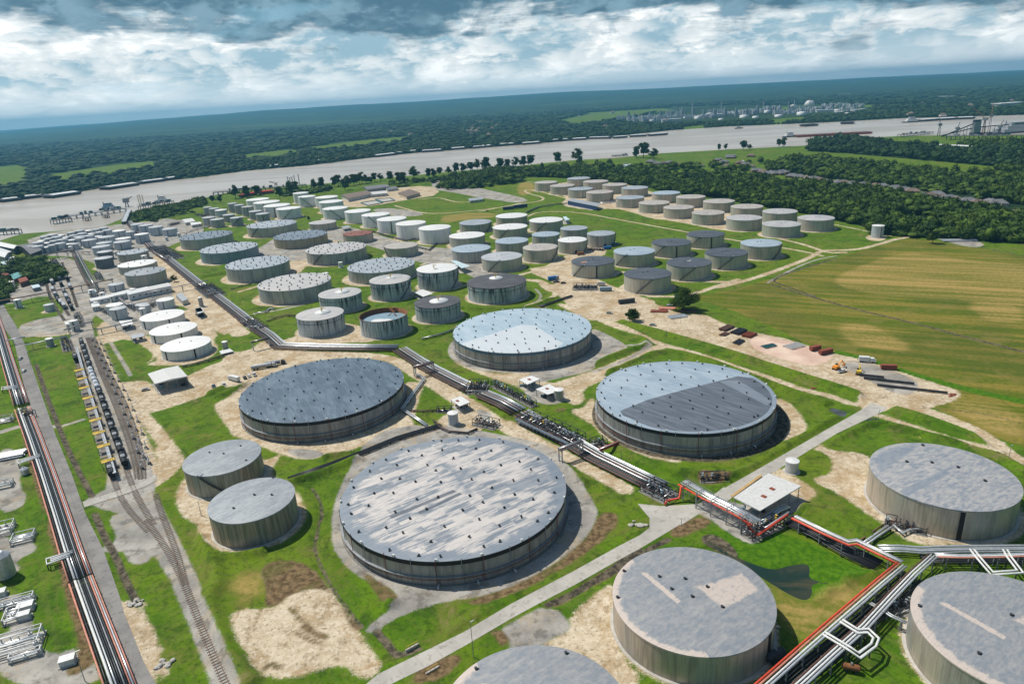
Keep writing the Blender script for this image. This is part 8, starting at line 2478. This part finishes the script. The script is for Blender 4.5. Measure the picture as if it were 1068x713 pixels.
def wharf(label, win, a, b, w, z, win_h=None, hut=0, seed=0, mt='dkconcrete'):
 A_, B_ = [np.array(q) for q in G(win, [a, b], z)]; c = (A_ + B_) / 2; d = B_ - A_; L_ = float(np.linalg.norm(d)); an = math.atan2(d[1], d[0])
 root = empty('wharf', (c[0], c[1],0), an, label, 'wharf', 'river wharves')
 MB().box((0,0, z - .6),(L_, w, 1.2)).build('deck', M[mt], root)
 mb = MB()
 n_ = max(2, int(L_ / 9))
 for k in range(n_ + 1):
  for yy in (-w * .4, w * .4): mb.cyl((-L_ / 2 + L_ * k / n_, yy, -1),(-L_ / 2 + L_ * k / n_, yy, z - 1),.6, seg=6)
 mb.build('pile_row', M['dark'], root)
 r_ = random.Random(seed)
 for k in range(hut):
  MB().box((r_.uniform(-.45,.45) * L_, r_.uniform(-.25,.25) * w, 0),(r_.uniform(3,8), r_.uniform(2,5), r_.uniform(2,5)), z0=z).build('deck_gear', M[r_.choice(['dark', 'grey', 'light_grey', 'tealdark'])], root)
 mb = MB()
 for yy in (-w / 2, w / 2): mb.bar((-L_ / 2, yy, z + 1.3),(L_ / 2, yy, z + 1.3),.25)
 for k in range(n_ * 2 + 1): mb.bar((-L_ / 2 + L_ * k / n_ / 2,-w / 2, z),(-L_ / 2 + L_ * k / n_ / 2,-w / 2, z + 1.3),.2)
 mb.build('handrail', M['grey'], root)
 return root


wharf('pier head of dark piles at the left end of the dock', 't', (318,412),(430,395),16,7, hut=9, seed=1)
wharf('long narrow dock bridge over the brown water', 't', (430,385),(775,338),9,6, hut=10, seed=2, mt='grey')
wharf('stub pier block under the dock bridge, left', 't', (520,400),(550,395),12,5)
wharf('stub pier block under the dock bridge, right', 't', (640,382),(668,378),12,5)
wharf('cluster of dark piles at the left edge of the river', 't', (-20,482),(122,470),12,6, hut=5, seed=3)
wharf('wharf in front of the dark thicket', 't', (860,325),(1068,292),9,6, hut=10, seed=4)
wharf('long dark wharf behind the levee cluster', 'A', (-110,160),(275,127),12,6, hut=12, seed=5)
wharf('small ramp bridge from dock to levee', 't', (800,345),(765,420),7,5, hut=0, mt='light_grey')
wharf('dark low barge wharf by the village', 'u', (-10,428),(85,422),12,3, hut=3, seed=6)
wharf('long grain wharf at the far right', 'C', (650,212),(1100,205),22,9, hut=20, seed=7)
wharf('low grey wharf left of the grain elevator', 'C', (400,205),(565,190),16,6, hut=6, seed=8)
for i, p_ in enumerate([[(0,182),(70,170)],[(75,170),(145,162)]]):
 a, b = px('A', p_[:1])[0], px('A', p_[1:])[0]
 barge('bright red barge beside the dark wharf, %s' % ['left one', 'right one'][i], a, b, 14,5, 'red', 'redrust', 'red barges', True)
# masts and cranes
def masts(label, win, pts_, h, mt, name='mooring_mast', cat='mast'):
 for i, (p, hh_) in enumerate(pts_):
  x_, y_, _ = G3(win, [p])[0]; root = empty(name, (x_, y_, 0),.3, label % ORD[i], cat, label.replace('%s ', '').split(',')[0])
  MB().cyl((0,0,0),(0,0, hh_), h, h * .7,6).build('mast', M[mt], root)
  mb = MB()
  for k in range(5): mb.bar((-1.6,0, hh_ * (k + .5) / 5),(1.6,0, hh_ * (k + .9) / 5),.5)
  mb.bar((-2,0, hh_ * .98),(2,0, hh_ * .98),.7); mb.build('ladder', M[mt], root)
masts('tall grey rig mast by the dark wharf, %s from the left', 'I', [((188,125),20),((208,125),18),((228,122),19),((250,120),22),((290,120),24)],1.0, 'grey')
M['yellow_pale'] = mat('pale_yellow', (.55,.48,.30),.6)
masts('yellowish barge spud by the dock, %s from the left', 't', [((865,325),20),((878,325),21),((893,322),20)],.8, 'yellow_pale')
def crane(label, win, p, tower, jib, ang, mt='dark', box=None):
 x_, y_, _ = G3(win, [p])[0]; root = empty('crane', (x_, y_, 0), ang, label, 'crane', 'river cranes')
 mb = MB()
 for s_ in (-2.5,2.5):
  for q in (-2.5,2.5): mb.bar((s_, q, 0),(s_ * .4, q * .4, tower),.8)
 mb.build('tower', M[mt], root)
 if box: MB().box((0,0, tower), box).build('machine_house', M['grey'], root)
 mb = MB(); mb.bar((0,0, tower),(jib[0],0, jib[1]),1.1); mb.bar((0,0, tower + 4),(jib[0],0, jib[1]),.4); mb.bar((0,0, tower),(-jib[0] * .3,0, tower + 2),1.2); mb.build('jib', M[mt], root)
 return root
crane('square dock crane house at the head of the ramp', 't', (788,330),12,(12,18),0.3, 'dark', (10,8,8))
crane('low crane with a long jib on the wharf behind the levee cluster', 'A', (150,132),4,(16,9),2.9, 'dark')
for i, (p, an, t_) in enumerate([((840,205),2.2,38),((870,200),1.0,44),((925,205),.6,20),((700,215),.8,20),((605,212),1.2,28)]):
 crane('grain wharf crane, %s from the left' % ['fourth', 'fifth', 'third of the low ones,', 'second', 'first'][i] if i != 2 else 'low wide crane just left of the cargo ship', 'C', p, t_, (t_ * .8, t_ * 1.7), an, 'rust' if i < 2 else 'dark', (10,8,6))
# grain elevator with conveyors
x_, y_, _ = G3('C', [(798,208)])[0]
root = empty('grain_elevator', (x_, y_, 0),0, 'dark grain elevator tower with long sloping conveyors on the right bank', 'grain elevator'); root.scale = (.62,.62,.62)
MB().box((0,0,0),(26,18,44), z0=8).build('headhouse', M['grey'], root); MB().box((0,0,0),(34,24,10), z0=0).build('base_house', M['dark'], root)
MB().box((0,0,0),(30,8,8), z0=52).build('roof_gallery', M['dark'], root)
for a_1, b_1 in (((-150,-20,3),(0,0,50)),((-120,30,3),(0,2,30)),((0,0,30),(170,10,34))):
 MB().bar(a_1, b_1,3.2,3.6).build('conveyor', M['dark'], root)
mb = MB()
for k in range(9): mb.bar((-130 + k * 15,-18 + k * 2,0),(-130 + k * 15,-18 + k * 2,6 + k * 4.6),1.2)
for k in range(8): mb.bar((20 + k * 20, k, 0),(20 + k * 20, k, 32),1.4)
mb.build('trestle', M['dark'], root)
# remote refinery across the river
proc = {}
def unit(kind):
 root = empty({'t': 'process_tower', 'u': 'process_unit', 'k': 'storage_tank', 's': 'chimney_stack', 'd': 'storage_sphere', 'b': 'factory_building'}[kind],(0,0,0))
 if kind == 't':
  MB().cyl((0,0,0),(0,0,44),4, seg=10).build('column', M['light_grey'], root); MB().box((6,0,0),(8,8,36), z0=0).build('steel_frame', M['grey'], root)
 elif kind == 'u':
  mb = MB(); q = random.Random(3)
  for k in range(16): mb.box((q.uniform(-40,40), q.uniform(-20,20),0),(q.uniform(5,16), q.uniform(5,12), q.uniform(8,30)), z0=0)
  mb.build('steel_frame', M['light_grey'], root); mb = MB()
  for k in range(14): mb.box((q.uniform(-40,40), q.uniform(-20,20),0),(3,3, q.uniform(14,40)), z0=0)
  mb.build('vessel_row', M['white'], root)
 elif kind == 'k':
  MB().lathe([(18,0),(18,13),(.01,16)],20).build('shell', M['white'], root)
 elif kind == 's':
  MB().cyl((0,0,0),(0,0,75),3.5,2.2,10).build('stack', M['light_grey'], root); MB().cyl((0,0,70),(0,0,74),3.2, seg=10).build('platform', M['red'], root)
 elif kind == 'd':
  MB().lathe([(.01,0),(16,4),(24,14),(22,26),(14,36),(.01,40)],18).build('shell', M['offwhite'], root); MB().lathe([(16,0),(16,8)],12).build('skirt', M['grey'], root)
 else:
  MB().box((0,0,0),(90,36,13), z0=0).build('wall', M['offwhite'], root); MB().box((0,0,0),(94,40,2), z0=13.0).build('roof', M['white'], root)
 return root
KD = {'t': ('grey process tower in the refinery across the river, %s from the left', 'process tower'), 'u': ('jumble of pipework in the refinery across the river, %s from the left', 'process unit'), 'k': ('white tank in the refinery across the river, %s from the left', 'storage tank'),
  's': ('thin chimney stack of the refinery across the river, %s from the left', 'chimney'), 'd': ('pale dome of the refinery across the river, %s from the left', 'dome'), 'b': ('long white building across the river, %s from the left', 'factory building')}
r_ = random.Random(5)
PLC = {'u': [(652 + k * 8.6,126.5 - (k * .42) + r_.uniform(-3.5,1.5)) for k in range(29)], 't': [(655 + k * 11.2,125 - k * .45 + r_.uniform(-3,1)) for k in range(22)], 'k': [(668 + k * 12,126 - k * .4 + r_.uniform(-4,2)) for k in range(19)],
  's': [(709,120),(722,118),(752,117),(796,116),(822,116),(828,114.5),(844,115)], 'd': [(827,112.5),(844,113)], 'b': [(672,123),(700,127),(745,122),(778,117),(860,117),(880,119),(895,116),(985,103),(1050,112),(1062,109),(960,101),(1010,103),(880,100),(1045,95)]}
for kd, L_ in PLC.items():
 L_ = sorted(L_)
 for i, (a, b) in enumerate(L_):
  x_, y_, _ = at(a, b)
  o = unit(kd) if kd not in proc else copy_tree(proc[kd]); proc.setdefault(kd, o)
  o.location = (x_, y_, ground_z(x_, y_) if y_ > 9000 else 0); o.rotation_euler = (0,0, r_.uniform(-.4,.4)); s_ = r_.uniform(.7,1.25); o.scale = (s_, s_, s_ * (r_.uniform(.6,1)))
  tag(o, KD[kd][0] % ORDX[i], KD[kd][1], 'refinery across the river')
# little white houses in the woods beyond the river
ht = None; hp_ = []
for k in range(34):
 a = r_.choice([r_.uniform(485,520), r_.uniform(490,515), r_.uniform(600,700), r_.uniform(940,1060), r_.uniform(380,480)]); b = 128 + r_.uniform(-6,12) - (a - 500) * .035
 if a < 620: b += 4
 hp_.append((a, b))
for i, (a, b) in enumerate(sorted(hp_)):
 x_, y_, _ = at(a, b); o = copy_tree(HT[2]); o.location = (x_, y_, 3); s_ = r_.uniform(1.2,2.0); o.scale = (s_, s_, s_ * 1.5); o.rotation_euler = (0,0, r_.uniform(0,3))
 tag(o, 'pale little house among the trees beyond the river, %s from the left' % (ORDX + ['thirtieth', 'thirty-first', 'thirty-second', 'thirty-third', 'thirty-fourth'])[i], 'house', 'houses beyond the river')

# ---------------------------------------------------------------- plant between the west tanks
for i, (a, b, w_) in enumerate([((590,330),(650,322),5),((690,300),(740,292),5),((560,395),(620,385),6),((640,440),(690,470),4),((800,410),(850,440),5),((930,420),(960,400),5),((240,200),(250,290),7),((600,215),(620,250),6),((330,130),(360,180),6),((480,470),(500,540),5),((400,620),(420,690),5),((870,330),(930,318),4)]):
 mid_man('small dark pipework unit of the west yard, %s listed from the rail head' % ORDX[i], px('r', [a])[0], px('r', [b])[0], w_, 60 + i, dens=1.3, z=1.2)
for i, (a, b, w_) in enumerate([((620,395),(690,425),9),((700,300),(740,290),8),((640,330),(690,318),6),((560,335),(600,345),6),((790,255),(850,262),7),((420,350),(470,345),5)]):
 mid_man('pipework beside the chemical terminal tanks, %s listed from the alley' % ORDX[i], px('N', [a])[0], px('N', [b])[0], w_, 80 + i, dens=1.2, z=1.4)
rack('pipe run between the rows of the riverside cluster', G('t', [(260,560),(380,548),(520,535),(680,510)],3),[(-.8,0,.35, 'brownpipe'),(.4,0,.35, 'silverpipe')],3,14)
rack('pipe run in front of the riverside cluster tanks', G('t', [(200,600),(330,592),(440,600),(560,612)],3),[(-.8,0,.35, 'brownpipe'),(.4,0,.35, 'grey')],3,14)
rack('silver and brown lines curving to the levee cluster', G('O', [(100,-60),(220,-100),(340,-130),(480,-150)],1.5),[(-.9,0,.4, 'silverpipe'),(.2,0,.35, 'brownpipe'),(1.1,0,.4, 'grey')],1.5,14)
tp = None
TT = [('r', (575,350)),('r', (600,420)),('r', (700,385)),('r', (640,365)),('r', (890,470)),('r', (830,350)),('N', (560,440)),('N', (600,450)),('N', (480,420)),('N', (690,360)),('N', (740,345)),('N', (330,395)),('N', (295,405)),('r', (80,300)),('r', (120,420)),('r', (470,560))]
for i, (wn, p) in enumerate(TT):
 x_, y_, _ = G3(wn, [p])[0]; lb = 'tiny upright white vessel among the west yard pipework, %s listed' % ORDX[i]
 if tp is None: tp = tank((x_, y_, 2.4,6.5), SM['white'], RM['W'], lb, 'tiny vessels of the west yard', seg=20, rise=.6, strip=[-70])
 else:
  c_ = copy_tree(tp); c_.location = (x_, y_, 0); c_['label'] = lb; s_ = .7 + .08 * (i % 8); c_.scale = (s_, s_, s_)

# ---------------------------------------------------------------- air
hm = bpy.data.materials.new('haze'); hm.use_nodes = True
hg = NG(hm.node_tree)
for n in list(hg.n): hg.n.remove(n)
ho = hg.node('ShaderNodeOutputMaterial')
hv = hg.node('ShaderNodeVolumePrincipled')
hv.inputs['Color'].default_value = (.17,.53,.80,1)
hv.inputs['Density'].default_value = 0.000072
hv.inputs['Anisotropy'].default_value = 0.2
hg.l.new(hv.outputs[0], ho.inputs['Volume'])
hb = MB().box((0,10000,0),(64000,31000,385), z0=-8)
ho_ = hb.build('haze', hm)
tag(ho_, kind='stuff')
